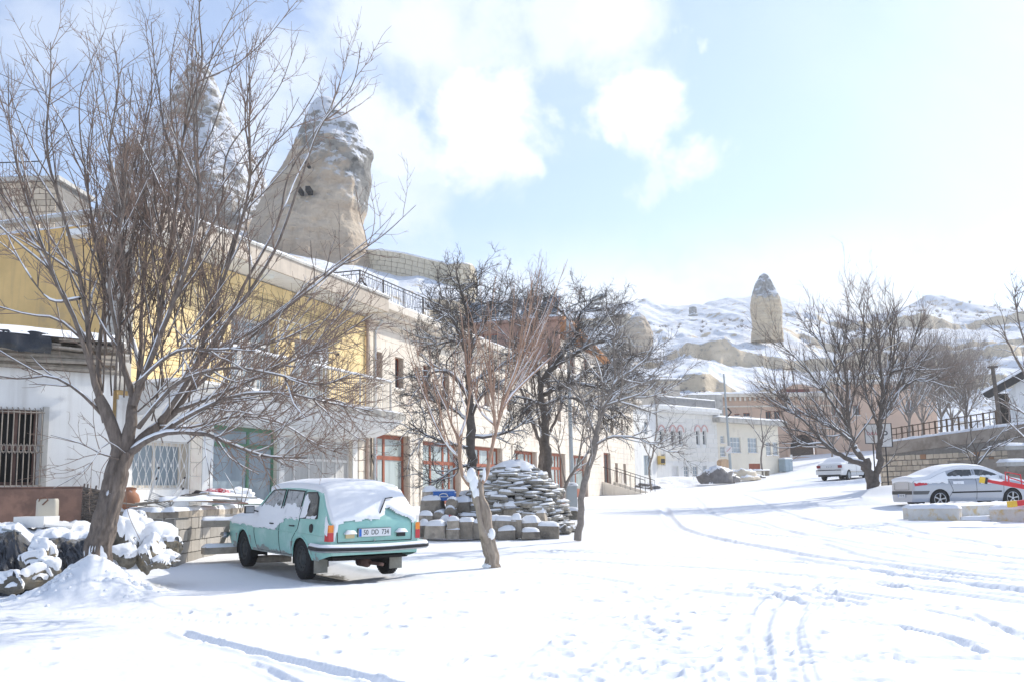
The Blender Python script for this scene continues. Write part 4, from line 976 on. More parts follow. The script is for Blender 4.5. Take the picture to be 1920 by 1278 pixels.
    for h in hs: win(w, *h, rec=.1, fm=GREYM, gm=GLASSB, nx=2, fw_=.05)
    mb = MB(); mb.box(-.1, ln+.1, -.2, .4, zz_+.001, zz_+.2); mb.build('coping', WHITE, w); roofsnow(w, -.1, ln+.1, -.2, 5, zz_+.2, .1, 3)
    g = thing('gas_box', 'small yellow meter box on the wall corner of the white stone house', 'meter box', F_.w(.3, -.2, F_.hit(1237, 862)[1]), F_.rz)
    ym = M('dull_yellow_paint', (.62, .44, .15), .6, .1); mb = MB(); mb.box(-.3, .3, -.1, .16, -.3, .3); mb.build('box', ym, g); mb = MB(); mb.box(-.22, .22, -.12, -.101, -.22, .1); mb.build('lid', IRON, g)
    # cream house further right
    x0 = xm+.03; x1 = F_.hit(1461, 850)[0]; _, zc = F_.hit(1362, 787); _, zc1 = F_.hit(1455, 803)
    zt2 = (zc+zc1)/2; bs = []
    t2 = thing('cream_rendered_house', 'plain cream rendered house right of the arched windows, snow on its slab roof', 'house', F_.w(x0, 0), F_.rz)
    CR = M('cream_render', (.78, .72, .60), .9, .06, .8, .006, 20, col2=(.66, .60, .5), c2s=.5, c2t=.62)
    for p0, p1, q0_, q1 in ((1351, 1358, 816, 830), (1351, 1360, 836, 855), (1370, 1388, 819, 848), (1403, 1419, 820, 848), (1437, 1445, 828, 853), (1450, 1458, 828, 853)):
        xa, za = F_.hit(p0, q1); xb, zb = F_.hit(p1, q0_); bs.append((xa-x0, xb-x0, za, zb))
    mb = MB(); holed(mb, 0, x1-x0, -.5, zt2, 0, .3, bs); mb.box(x1-x0-.3, x1-x0, .3, 5.5, -.5, zt2); mb.box(0, x1-x0, 5.5, 5.8, -.5, zt2); mb.build('wall', CR, t2)
    for h in bs: win(t2, *h, rec=.07, fm=WMETAL, gm=GLASSB, nx=3, nz=3, fw_=.05, sill=CREAM)
    mb = MB(); mb.box(-.6, x1-x0+.4, -.7, 5.8, zt2+.001, zt2+.38); mb.build('roof_slab', CONC, t2); roofsnow(t2, -.6, x1-x0+.4, -.7, 5.7, zt2+.38, .15, 4, .02, res=.25)
    # grey block behind and small hut on the slope
    q = P(1292, 780, 92); t3 = thing('grey_block_wall', 'bare grey block wall above the terrace of the white stone house', 'wall', (q[0], q[1], 0), R(10))
    ww = 68/1900*92; zt3 = P(1330, 738, 92)[2]; mb = MB(); mb.box(0, ww, 0, 5, 2, zt3); mb.build('wall', CONC, t3); roofsnow(t3, 0, ww, 0, 5, zt3, .15, 3, res=.4)
    q = P(1232, 745, 100); t4 = thing('small_hut', 'small cream hut with snowy flat roof and one window above the white house', 'hut', (q[0], q[1], 0), R(12))
    z4 = P(1250, 713, 100)[2]; z5 = P(1245, 727, 100)[2]; z6 = P(1245, 736, 100)[2]
    mb = MB(); holed(mb, 0, 2.4, z4-4, z4, 0, .2, [(.5, .95, z6, z5)]); mb.box(2.2, 2.4, .2, 4, z4-4, z4); mb.box(0, 2.4, 4, 4.2, z4-4, z4); mb.build('wall', CREAM, t4); win(t4, .5, .95, z6, z5, rec=.08, fm=WOODR)
    mb = MB(); mb.box(-.3, 2.8, -.4, 4.3, z4+.001, z4+.15); mb.build('roof', CONC, t4); roofsnow(t4, -.3, 2.8, -.4, 4.3, z4+.15, .15, 2, res=.3)
    q = P(1196, 735, 97); t5 = thing('low_far_house', 'low cream house seen behind the twigs left of the small hut', 'house', (q[0], q[1], 0), R(6))
    z7 = P(1200, 722, 97)[2]; mb = MB(); mb.box(-1, 1.75, 0, 4, 2, z7); mb.build('wall', CREAM, t5); roofsnow(t5, -1.2, 1.8, -.2, 4, z7, .2, 2, res=.3)
    # pink hotel
    Yh = 100.0; q = P(1362, 885, Yh); H = Frame(q[0], q[1], 84, 3.0)
    t6 = thing('pink_stone_hotel', 'pink stone hotel with arched gateway and bracketed cornice at the street end', 'hotel', (q[0], q[1], 3.0), H.rz)
    def hh(px, py, y=0): return H.hit(px, py, y)
    xA, zA = hh(1366, 748); xB, zB = hh(1456, 739); xG, zG = hh(1492, 722); xC, zC = hh(1560, 728); xD, zD = hh(1752, 713)
    ztop = (zA+zB)/2; ar0, az0 = hh(1482, 862); ar1, arz = hh(1528, 812)
    ws = []
    for p0, p1, q0_, q1 in ((1377, 1387, 775, 779), (1394, 1406, 773, 780), (1436, 1446, 770, 785), (1452, 1463, 769, 785), (1492, 1502, 765, 782), (1512, 1522, 765, 782), (1560, 1572, 760, 780), (1600, 1612, 758, 778), (1650, 1662, 750, 775), (1700, 1712, 748, 772)):
        a_, b_ = hh(p0, q1); c_, d_ = hh(p1, q0_); ws.append((a_, c_, b_, d_))
    arch = (ar0, ar1, az0-.6, arz-(ar1-ar0)/2)
    mb = MB(); holed(mb, -1.5, xC, -1, ztop, 0, .4, ws+[arch]); mb.box(-1.5, xC, 7.6, 8, -1, ztop); mb.build('wall', PINK, t6)
    xc = (ar0+ar1)/2; rr_ = (ar1-ar0)/2; cz = arch[3]; q = np.linspace(0, math.pi, 15)
    mb = MB(); mb.prism([(xc+rr_*math.cos(k), cz+rr_*math.sin(k)) for k in q], -.05, -.012); mb.build('arch_head_shade', DARK, t6)  # near-black half disc on the wall paints the shade under the arch
    mb = MB(); mb.box(ar0, ar1, .6, .7, arch[2], cz); mb.build('gate', BLACKB, t6)
    mb = MB(); mb.tube([(xc+(rr_+.12)*math.cos(k), -.06, cz+(rr_+.12)*math.sin(k)) for k in q], .2, 4); mb.box(ar0-.3, ar0-.002, -.12, -.002, -1, cz); mb.box(ar1+.002, ar1+.3, -.12, -.002, -1, cz); mb.build('arch', PINK, t6)
    for h in ws[:6]: win(t6, *h, rec=.12, fm=WOODR, gm=GLASS, nx=2, fw_=.06, sill=CREAM)
    mb = MB(); mb.box(-1.6, xC+.1, -.35, .2, ztop+.001, ztop+.35); mb.box(-1.5, xC, -.1, -.001, ztop-1.0, ztop-.85)
    mb.build('cornice', CREAM, t6); k = MB(); x = -1.4
    while x < xC: k.box(x, x+.18, -.28, -.002, ztop-.38, ztop-.02); x += .5
    k.build('cornice_bracket', CREAM, t6); roofsnow(t6, -1.6, xC, -.35, .3, ztop+.35, .16, 3, .02, res=.2); roofsnow(t6, -1.5, xC, .32, 8, ztop, .2, 3, .02, res=.5)
    mb = MB(); mb.prism([(xB-.3, ztop+.36), (xC+.2, ztop+.36), (xG+.5*(xC-xG)*.3, zG+.1), (xG-.2, zG+.1)], -.2, .35); mb.build('gable', PINK, t6)
    mb = MB(); mb.tube([(xB-.4, .05, ztop+.42), (xG-.2, .05, zG+.2), (xG+(xC-xG)*.15, .05, zG+.2), (xC+.2, .05, ztop+.45)], .14, 5); mb.build('gable_snow', SNOW, t6)
    x0_, z0_ = hh(1472, 740); x1_, z1_ = hh(1514, 727); mb = MB(); mb.box(x0_, x1_, -.3, -.202, z0_+.15, z1_-.1); mb.build('signboard', M('dark_red_sign', (.17, .05, .04), .6, .1), t6)
    mb = MB(); holed(mb, xC+.03, xD, -1, zD-.3, .0, .4, [(w_[0], w_[1], w_[2], w_[3]) for w_ in ws[6:]]); mb.build('right_wing_wall', PINK, t6)
    for h in ws[6:]: win(t6, *h, rec=.12, fm=WOODR, gm=GLASS, nx=2, fw_=.06, sill=CREAM)
    mb = MB(); mb.box(xC, xD+.2, -.3, .3, zD-.299, zD); mb.build('wing_cornice', CREAM, t6); roofsnow(t6, xC, xD+.1, -.3, .3, zD, .15, 3, res=.2)
    x0_, z0_ = hh(1733, 716, -.5); mb = MB(); mb.box(x0_-.6, x0_+.6, -1.0, .2, zD+.02, zD+1.0); mb.build('roof_turret', CREAM, t6)
    mb = MB(); mb.box(xB, xC+6, -3.2, -2.9, -1, 1.0); mb.build('forecourt_wall', PINK, t6); roofsnow(t6, xB+3.2, xC+6, -3.2, -2.9, 1.0, .12, 3, res=.15)
def build_terrace():
    # curved stone retaining wall under the overhanging spire
    t = thing('retaining_wall', 'long pale stone retaining wall ending in rounded bastion below rock spires', 'wall', P(700, 520, 77))
    base = np.array(t.location); pts = [(686, 470, 535, 79), (720, 471, 540, 78.4), (760, 477, 545, 77.5), (800, 487, 550, 76.5), (835, 495, 552, 75.6)]
    q = [P(px, 500, Y) for px, _, _, Y in pts]; tops = [P(px, y, Y)[2] for px, y, _, Y in pts]
    # bastion arc
    e = q[-1]; tz = P(870, 495, 74.5)[2]
    cx, cy = P(862, 500, 75.6)[:2]; rad = 1.0
    arc = []
    for a in np.linspace(R(200), R(350), 9): arc.append((cx+rad*math.cos(a), cy+rad*math.sin(a)*1.1, tz))
    line = [(p[0], p[1], z) for p, z in zip(q, tops)]+arc+[(arc[-1][0]+.05, arc[-1][1]+3, tz)]
    # resample
    L = np.array(line); s = np.concatenate([[0], np.cumsum(np.hypot(*np.diff(L[:, :2], axis=0).T))]); n = int(s[-1]/.55)
    mb = MB(); core = MB(); snow = MB(); r = random.Random(2)
    def at(u): return np.array([np.interp(u, s, L[:, k]) for k in range(3)])
    for k in range(11):
        u = r.uniform(0, .3)
        while u < s[-1]-.2:
            l = r.uniform(.4, .75); a, b = at(u), at(min(u+l-.04, s[-1])); z1 = -k*.4; z0 = z1-.37
            d = b-a; d[2] = 0; nrm = np.array([d[1], -d[0], 0]); nrm /= np.linalg.norm(nrm)+1e-9; nrm *= .12+r.uniform(0, .04)
            v = [a+nrm, b+nrm, b+nrm, a+nrm, a, b, b, a]; zs_ = [z0, z0, z1, z1]*2; zt_ = [a[2], b[2], b[2], a[2]]*2
            v = [np.array([p[0], p[1], zt+zq])-base for p, zq, zt in zip(v, zs_, zt_)]
            mb.add(v, np.array([(0, 1, 2, 3), (0, 4, 5, 1), (3, 2, 6, 7), (0, 3, 7, 4), (1, 5, 6, 2)])); u += l
    A = np.array([[at(u)-base+np.array([0, 0, dz]) for dz in (-5, 0.0)] for u in np.linspace(0, s[-1], 60)]); core.grid(A)
    core.build('wall_core', M('retaining_joint', (.46, .40, .31), .95), t)
    stuff(mb.build('stone_blocks', M('pale_retaining_stone', (.68, .60, .46), .9, .1, 3, .01, 10), t))
    A = np.array([[at(u)-base+np.array([0, dy, .12-(.5-abs(dy-.15))*.0]) for dy in (-.14, -.1, .3, .5)] for u in np.linspace(0, s[-1], 60)]); A[:, 0, 2] -= .11; A[:, 3, 2] -= .11
    snow.grid(A, flip=True); snow.build('snow_cap', SNOW, t, smooth=True)
    # stone house high up at the far left
    q = P(-30, 420, 34); t = thing('grey_stone_house', 'old grey stone house with terrace railing above the mustard wall', 'house', (q[0], q[1], q[2]), R(-3))
    x1 = (140)/1900*34; zt = P(50, 342, 34)[2]-q[2]
    mb = MB(); mb.box(0, x1, .05, 2.5, -6, zt); mb.build('wall', MORT, t)
    blocks(t, 0, x1, zt-2.4, zt-.02, 0, .06, .42, .22, WBLK, seed=31, name='stone_block', gap=.02, lump=.03)
    mb = MB(); mb.box(-.1, x1+.15, -.15, 2.6, zt+.001, zt+.14); mb.build('coping', CONC, t); roofsnow(t, -.1, x1+.1, -.15, 2.6, zt+.14, .06, 3)
    railing(t, 0, x1*.75, .1, zt+.15, zt+.75, IRON, .12, .008, 'terrace_railing', snow=False)
    t = thing('stepped_stone_wall', 'pale stone wall sloping down behind the mustard wall at far left', 'wall', P(-20, 395, 30))
    b0 = np.array(t.location); e = P(75, 412, 31)-b0; mb = MB(); mb.prism([(-1, .2), (-1, -3), (e[0]+.3, -3), (e[0]+.3, e[2]-.15)], 0, .4); mb.build('wall', WBLK, t)
# ------------------------------------------------------------------ stones
def stone_mesh(seed, mat_, sub=2, flat=1.0, cut=.25):
    import bmesh
    bm = bmesh.new(); bmesh.ops.create_icosphere(bm, subdivisions=sub, radius=.5)
    r = random.Random(seed); planes = []
    for _ in range(10):
        d = Vector((r.gauss(0, 1), r.gauss(0, 1), r.gauss(0, .8))).normalized(); planes.append((d, r.uniform(.22, .40)))
    for v in bm.verts:
        for d, k in planes:
            q = v.co.dot(d)
            if q > k: v.co -= d*(q-k)*(.97)
        v.co += v.co.normalized()*(noise.noise(v.co*4+Vector((seed*3.1, 0, 0)))*.09+noise.noise(v.co*11+Vector((seed, 0, 0)))*.03)
        v.co.z *= flat
    me = bpy.data.meshes.new('stone'); bm.to_mesh(me); bm.free(); me.materials.append(mat_)
    return me
def stone_snow(parent, stone, th, keep=.30, seed=0):
    """snow lying on the upper faces of a stone"""
    me = stone.data; sc3 = np.array(stone.scale); loc = np.array(stone.location); rm = np.array(stone.rotation_euler.to_matrix())
    V = np.array([v.co[:] for v in me.vertices])*sc3; N = np.array([v.normal[:] for v in me.vertices])/sc3; N /= np.linalg.norm(N, axis=1)[:, None]
    V = V @ rm.T; N = N @ rm.T; r = random.Random(seed)
    nz_ = N[:, 2]+.22*np.array([noise.noise(Vector(v)*9+Vector((seed*2.3, 0, 0))) for v in V])
    k = np.clip((nz_-keep)/(.75-keep), 0, 1); off = th*np.sqrt(k)
    W = V+N*(off*.35+.002)[:, None]-N*(.012*(k <= .02))[:, None]; W[:, 2] += off*.8; W += loc
    mb = MB()
    F = [list(p.vertices) for p in me.polygons if all(nz_[i] > keep-.25 for i in p.vertices) and max(nz_[i] for i in p.vertices) > keep]
    if F: mb.add(W, F); return mb.build('snow_cap', SNOW, parent, smooth=True)
def snowy_block_mesh(seed, mat_, l, w, h, sh=.06, taper=0.0):
    """block with a cushion of snow on top, origin at its base"""
    mb = MB(); r = random.Random(seed)
    c = .012; t = taper
    v = []
    for sx in (-1, 1):
        for sy in (-1, 1):
            for z, k in ((0, 1), (h, 1-t)): v.append((sx*l/2*k*r.uniform(.97, 1.03), sy*w/2*k*r.uniform(.97, 1.03), z*r.uniform(.96, 1.0) if z else 0))
    mb.add(v, np.array([(0, 1, 3, 2), (4, 6, 7, 5), (0, 4, 5, 1), (2, 3, 7, 6), (0, 2, 6, 4), (1, 5, 7, 3)]), 0)
    k = 1-t
    if sh > 0: snow_mesh(mb, -l/2*k, l/2*k, -w/2*k, w/2*k, h*.98, sh, seed, 1, .012, max(.03, min(l, w)/7))
    me = mb.mesh('block', [mat_, SNOW], smooth=False)
    for p in me.polygons: p.use_smooth = p.material_index == 1
    return me
# ------------------------------------------------------------------ left yard
def build_yard():
    # lean-to with white wall and barred window
    a = P(-60, 950, 18.0); b = P(204, 950, 19.8)
    az = math.degrees(math.atan2(b[0]-a[0], b[1]-a[1])); F_ = Frame(a[0], a[1], az, .1)
    t = thing('white_lean_to', 'white plastered lean-to shed with barred window and rough snowy roof at far left', 'shed', (*F_.o, F_.base), F_.rz)
    W = float(np.hypot(*(b[:2]-a[:2]))); z = F_.hit(70, 692)[1]
    x1, zt = F_.hit(80, 768); x0, zb = F_.hit(0, 910); x0 = F_.hit(-55, 900)[0]
    h = (.02, x1, zb, zt)
    mb = MB(); holed(mb, -.6, W, -.5, z, 0, .3, [h]); mb.build('wall', WHITE, t)
    mb = MB(); mb.box(-.6, W, 1.2, 1.25, -.5, z); mb.build('back_of_room', DARK, t)
    f = win(t, *h, rec=.2, fm=RUSTY, gm=GLASSD, nx=3, fw_=.07, zs=[zb+(zt-zb)*.5]); 
    xr = x1+.06; mb = MB(); mb.box(x1+.002, x1+.1, -.06, .05, zb-.05, zt+.06); mb.build('window_jamb', CONC, f)
    g = MB(); n = 11
    for i in range(n+1):
        x = .05+(x1-.1)*i/n; g.tube([(x, -.12, zb-.02), (x, -.12, zt-.05), (x, -.02, zt+.03)], .011, 4)
    zm = zb+(zt-zb)*.48
    for i in range(n):
        x = .05+(x1-.1)*(i+.5)/n; dx = (x1-.1)/n/2
        q = np.linspace(0, 2*math.pi, 9); g.tube([(x+dx*.8*math.cos(k), -.125, zm+.09*math.sin(k)*abs(math.sin(k))) for k in q], .009, 3)
    for zz2 in (zm-.06, zm+.06, zt-.06, zb): g.tube([(.02, -.12, zz2), (x1, -.12, zz2)], .011, 4)
    g.build('window_grille', M('rusty_white_bars', (.30, .26, .22), .7, .3, 9), t)
    # rough roof: poles, boards, earth, sheet
    r = random.Random(5)
    for k in range(9):
        zz0 = z+.02+k*.065*r.uniform(.8, 1.2); x0_ = r.uniform(-.6, .3); x1_ = W+r.uniform(-.5, .35); yy = -.28+r.uniform(-.1, .12)+k*.03
        mb = MB(); xs = np.linspace(x0_, x1_, 12); mb.tube([(x, yy+.03*math.sin(x*2+k), zz0+.03*math.sin(x*1.3+k*2)) for x in xs], r.uniform(.035, .06), 5, cap=True)
        mb.build('roof_pole', WOODG, t)
    for k in range(7):
        x = r.uniform(-.5, W-.9); mb = MB(); w_ = r.uniform(.5, 1.2); zz0 = z+.33+r.uniform(0, .22); mb.box(x, x+w_, -.45, .9, zz0, zz0+.035, 0, np.array(Matrix.Rotation(r.uniform(-.03, .03), 4, 'Y'))); mb.build('roof_board', WOODG, t)
    mb = MB(); mb.box(-.6, W, -.05, 3, z, z+.55); mb.build('roof_fill', M('roof_earth', (.20, .16, .12), .95, .3, 6, .03, 12), t)
    roofsnow(t, -.6, W*.97, -.5, 3, z+.57, .14, 8, .05, res=.12)
    mb = MB(); X, Y = np.meshgrid(np.linspace(-.6, W*.42, 26), np.linspace(0, 1, 10), indexing='ij')
    mb.grid(np.stack([X, -.52-.10*np.sin(Y*2)+.05*fbm(X, Y, 4, 3, 2), z+.62-Y*(.34+.06*np.sin(X*2))+.03*fbm(X, Y, 6, 2, 4)], -1)); mb.build('tarpaulin', TARP, t, smooth=True)
    # rusty plate leaning on the wall
    def put(px, py, Y): return P(px, py, Y)
    p0 = put(0, 975, 17.2); p1 = put(161, 975, 18.4)
    pl = thing('rusty_steel_plate', 'rust brown steel plate leaning under the barred window', 'metal plate', (p0[0], p0[1], p0[2]-.35), math.atan2(p1[1]-p0[1], p1[0]-p0[0]))
    hgt = put(80, 912, 17.8)[2]-p0[2]+.35; ln = math.hypot(*(p1-p0)[:2]); T = np.array(Matrix.Rotation(R(-8), 4, 'X'))
    mb = MB(); mb.box(-.8, ln, 0, .012, 0, hgt, 0, T); mb.build('plate', RUSTY, pl)
    mb = MB(); mb.box(-.8, ln, -.012, .02, hgt-.002, hgt+.016, 0, T); mb.build('rim', RUSTY, pl)
    # canister
    q = put(88, 972, 16.9); c = thing('plastic_canister', 'cut off beige plastic canister in front of the rusty plate', 'canister', q-np.array([0, 0, .05]), .2)
    bg = M('beige_plastic', (.52, .48, .40), .5, .06, 3)
    mb = MB(); prof = [(0, 1), (.28, 1), (.34, .93), (.36, .6), (.36, .35)]
    A = []
    for z_, k in [(0, .9), (.02, 1), (.25, 1), (.35, .98), (.38, .9)]:
        A.append([(.165*k*np.sign(math.cos(a_))*abs(math.cos(a_))**.45, .12*k*np.sign(math.sin(a_))*abs(math.sin(a_))**.45, z_) for a_ in np.linspace(0, 2*math.pi, 25)])
    mb.grid(np.array(A), flip=True); mb.build('canister_body', bg, c, smooth=True)
    mb = MB(); mb.tube([(-.12, -.09, .30), (-.10, -.12, .38), (.0, -.1, .40), (.03, -.12, .36), (-.05, -.13, .28)], .012, 5); mb.build('handle', M('brown_plastic', (.16, .08, .05), .5, .1), c)
    # polystyrene box
    q = put(68, 985, 16.3); c = thing('white_foam_box', 'open white foam box with snow in it beside the canister', 'box', q-np.array([0, 0, .02]), -.25)
    fm = M('dirty_foam', (.74, .73, .70), .8, .05, 8)
    mb = MB(); mb.box(-.28, .28, -.18, .18, 0, .03); mb.box(-.28, .28, -.18, -.145, .031, .17); mb.box(-.28, .28, .145, .18, .031, .17); mb.box(-.28, -.245, -.144, .144, .031, .17); mb.box(.245, .28, -.144, .144, .031, .17); mb.build('box', fm, c)
    mb = MB(); snow_mesh(mb, -.24, .24, -.14, .14, .05, .08, 4); mb.build('snow', SNOW, c, smooth=True)
    c2 = thing('foam_slab', 'flat white foam lid lying just right of the foam box', 'lid', put(112, 984, 16.2)-np.array([0, 0, .01]), .3, rot=(.2, .1, .3)); mb = MB(); mb.box(-.2, .2, -.12, .12, 0, .035); mb.build('slab', fm, c2)
    # wicker basket leaning
    q = put(172, 972, 17.6); c = thing('wicker_basket', 'dark woven wicker basket leaning between rusty plate and tree trunk', 'basket', q-np.array([0, 0, .1]), rot=(0, R(12), .4))
    mb = MB(); r = random.Random(3)
    for k in range(15):
        z_ = .04*k+.02; rd = .16+.008*k
        mb.tube([((rd+.012*math.sin(a_*10+k*math.pi))*math.cos(a_), (rd+.012*math.sin(a_*10+k*math.pi))*math.sin(a_), z_) for a_ in np.linspace(0, 2*math.pi, 41)], .021, 4)
    mb.build('weave', BLACKB, c)
    mb = MB()
    for k in range(10):
        a_ = k*.628; mb.tube([(.16*math.cos(a_), .16*math.sin(a_), 0), (.28*math.cos(a_), .28*math.sin(a_), .66)], .014, 4)
    mb.build('stake', BLACKB, c)
    # black sheet over a heap, snow on top
    t = thing('covered_heap', 'heap under wrinkled black plastic sheet with thick snow on top, left of the big tree', 'covered heap', put(60, 1060, 14.2)*np.array([1, 1, 0]))
    b0 = np.array(t.location)
    def ridge(px): return np.interp(px, [-80, 0, 40, 70, 110, 150, 200], [990, 992, 985, 1012, 1000, 1003, 1000])
    pxs = np.linspace(-90, 205, 150); A = []; B = []
    for px in pxs:
        top = P(px, ridge(px)+4, 15.2)-b0; row = []
        for v in np.linspace(0, 1, 46):
            Yv = 15.2-1.35*v**.8; X = (px-960)/1900*Yv
            zt_ = top[2]; zb_ = gz(X, Yv)-.05
            zv = zt_+(zb_-zt_)*(v**1.3)
            row.append([X-b0[0], Yv-b0[1], zv])
        A.append(row)
    A = np.array(A); U, V = np.meshgrid(pxs/60, np.linspace(0, 1, 46), indexing='ij')
    wr = .07*(1-np.abs(fbm(U*1.0+V*1.4, V*.8-U*.3, 2.2, 4, 3)))**2+.05*(1-np.abs(fbm(U*1.6-V*1.1, V*.7, 3.5, 3, 5)))**3+.06*fbm(U, V, 1.1, 2, 8)
    A[..., 1] -= wr*np.clip(V*5, .2, 1)*1.5; A[..., 2] += wr*.5*np.clip(V*5, 0, 1)
    mb = MB(); mb.grid(A); mb.build('black_sheet', TARP, t, smooth=True)
    # snow blanket from the sheet's edge back to the shed
    rows = []
    for px in pxs:
        row = []
        for v in np.linspace(0, 1, 34):
            Yv = 15.0+v*2.9; X = (px-960)/1900*Yv
            zf = P(px, ridge(px)-3, 15.15)[2]; zb_ = P(px, 978, 17.6)[2]
            z_ = zf+(zb_-zf)*v
            row.append([X-b0[0], Yv-b0[1], z_])
        rows.append(row)
    S = np.array(rows); U, V = np.meshgrid(pxs/60, np.linspace(0, 1, 34), indexing='ij')
    S[..., 2] += .06*fbm(U*2, V*4, 1.5, 4, 6)+.05*np.clip(fbm(U, V*2, 1.3, 2, 9), 0, 1); S[:, :3, 1] -= .05*(1+fbm(U, V, 4, 3, 2))[:, :3]; S[:, 0, 2] -= .14+.08*fbm(U, V, 5, 2, 3)[:, 0]; S[:, 1, 2] -= .05
    mb = MB(); mb.grid(S, flip=True); mb.build('snow_blanket', SNOW, t, smooth=True)
    mb = MB(); q1 = P(5, 991, 15.0)-b0; q2 = P(38, 998, 14.9)-b0; mb.beam(q1, q2, .04, .03); mb.build('batten', GREYM, t)
    # stones at its foot
    labs = [(20, 1096, 13.4, .42, .30, .2, 'squat mossy stone at the bottom left corner of the frame'), (62, 1086, 13.7, .50, .3, .24, 'long mossy stone with snow on top, second from the left edge'),
            (92, 1070, 13.9, .34, .3, .30, 'tall rough ochre stone beside the snow heap'), (72, 1040, 14.0, .28, .3, .28, 'grey stone leaning against the black sheet'), (93, 1044, 14.1, .24, .25, .24, 'small pale cube of stone beside the black sheet'), (60, 1056, 13.9, .34, .3, .25, 'snow capped stone below the black sheet')]
    for i, (px, py, Y, l, w_, h_, lb) in enumerate(labs):
        q = P(px, py, Y); s = thing('mossy_stone', lb, 'stone', (q[0], q[1], q[2]-h_*.4), i*.7, group='stones beside the black plastic heap')
        o = link('stone', stone_mesh(i+3, ROCK, 4), s); o.scale = (l*1.05, w_*1.05, h_*1.25); o.location = (0, 0, h_*.4)
        stone_snow(s, o, .07, .25, i)
    # boulder pile right of the tree
    bl = [(240, 1010, 14.9, .55, .4, .35, 'snow covered boulder behind the tree foot'), (275, 1022, 15.2, .62, .5, .32, 'long snow covered boulder in front of the block wall'), (310, 1018, 15.3, .40, .4, .34, 'ochre boulder at the right end of the pile by the block wall'),
          (285, 1036, 14.9, .60, .4, .30, 'mossy boulder under the long snowy one'), (272, 1052, 14.6, .22, .2, .22, 'small square stone in front of the boulder pile'), (314, 1048, 15.0, .42, .35, .16, 'flat slab at the right foot of the boulder pile'),
          (232, 1040, 14.6, .34, .3, .26, 'rounded stone just right of the tree foot'), (255, 1000, 15.5, .4, .4, .4, 'rear boulder under snow, close to the block wall corner'), (300, 1056, 14.7, .38, .25, .10, 'thin slab lying lowest in the boulder pile')]
    for i, (px, py, Y, l, w_, h_, lb) in enumerate(bl):
        q = P(px, py, Y); s = thing('boulder', lb, 'boulder', (q[0], q[1], q[2]-h_*.5), i*.5, group='boulders right of the big tree')
        o = link('stone', stone_mesh(i+20, ROCK, 4), s); o.scale = (l*1.25, w_*1.25, h_*1.5); o.location = (0, 0, h_*.45)
        stone_snow(s, o, .15 if i in (0, 1, 7) else .06, .0 if i in (0, 1, 7) else .3, i)
    # concrete block garden wall, an L with cap slabs
    Cn = P(303, 1048, 18.0); L1 = P(205, 1048, 20.6); R1 = P(432, 1040, 22.0)
    t = thing('block_garden_wall', 'low grey concrete block wall with kerb stone capping round the shop yard', 'garden wall', (Cn[0], Cn[1], .1))
    b0 = np.array(t.location)
    def leg(e, seed, h0, nm):
        d = (e-Cn)[:2]; ln = float(np.hypot(*d)); a_ = math.atan2(d[1], d[0])
        sub = bpy.data.objects.new('wall_leg', MB().mesh('x', [MORT])); mb = MB(); mb.box(.02, ln, .0 if nm else -.2, .2 if nm else -.0, -.4, h0-.02)
        sub = mb.build('wall_leg', MORT, t, rz=a_)
        yf = -.0 if nm else -.2
        if nm: blocks(sub, 0, ln, -.25, h0, .187, .04, .42, .2, CBLK, gap=.014, seed=seed, name='concrete_block', proud=.012, jit=.06)
        else: blocks(sub, 0, ln, -.25, h0, -.227, .04, .42, .2, CBLK, gap=.014, seed=seed, name='concrete_block', proud=.012, jit=.06)
        x = 0.0; r2 = random.Random(seed)
        while x < ln-.2:
            l_ = min(r2.uniform(.55, .95), ln-x); mb = MB(); ya, yb = (-.02, .26) if nm else (-.26, .02)
            T = Matrix.Rotation(r2.uniform(-.012, .012), 4, 'Z')
            mb.box(x+.006, x+l_-.006, ya+r2.uniform(-.02, .02), yb, h0+.003, h0+.12, 0, np.array(T)); mb.build('cap_slab', OLDCB, sub); x += l_
        mb = MB(); snow_mesh(mb, -.02, ln, -.02 if nm else -.24, .22 if nm else .02, h0+.12, .07, seed, 0, .0, .05); mb.build('snow', SNOW, sub, smooth=True)
        return sub
    hh_ = P(303, 958, 18.0)[2]-.1-.12
    leg(R1, 41, hh_, False); leg(L1, 42, hh_, True)
    # snowy fill of the yard behind the wall
    f0 = MB(); c4 = [Cn[:2], R1[:2], FY.w(7.6, -.1)[:2], FY.w(.2, -.1)[:2]]
    n = 40; U, V = np.meshgrid(np.linspace(0, 1, n), np.linspace(0, 1, n), indexing='ij'); c4 = np.array(c4)
    XY = (1-U)[..., None]*(1-V)[..., None]*c4[0]+U[..., None]*(1-V)[..., None]*c4[1]+U[..., None]*V[..., None]*c4[2]+(1-U)[..., None]*V[..., None]*c4[3]
    Z = .1+hh_+.13+.05*fbm(XY[..., 0], XY[..., 1], 1.2, 4, 3)+0*U
    f0.grid(np.stack([XY[..., 0], XY[..., 1], Z], -1)-b0); f0.build('yard_snow', SNOW, t, smooth=True)
    zy = .1+hh_+.2
    def yard(px, Y, dz=0): q = P(px, 930, Y); return (q[0], q[1], zy+dz)
    # upturned white chair
    c = thing('upturned_chair', 'white metal chair lying upside down on the block wall yard', 'chair', yard(300, 19.0, .12), rot=(R(205), R(22), R(25)))
    def T3(*pts, r_=.014): mb = MB(); mb.tube(pts, r_, 6, cap=True); return mb
    mb = T3((-.2, -.2, 0), (.2, -.2, 0), (.2, .2, 0), (-.2, .2, 0), (-.2, -.2, 0)); 
    for k in range(6): mb.tube([(-.2, -.2+.08*k, 0), (.2, -.2+.08*k, 0)], .008, 4)
    mb.build('seat', WMETAL, c)
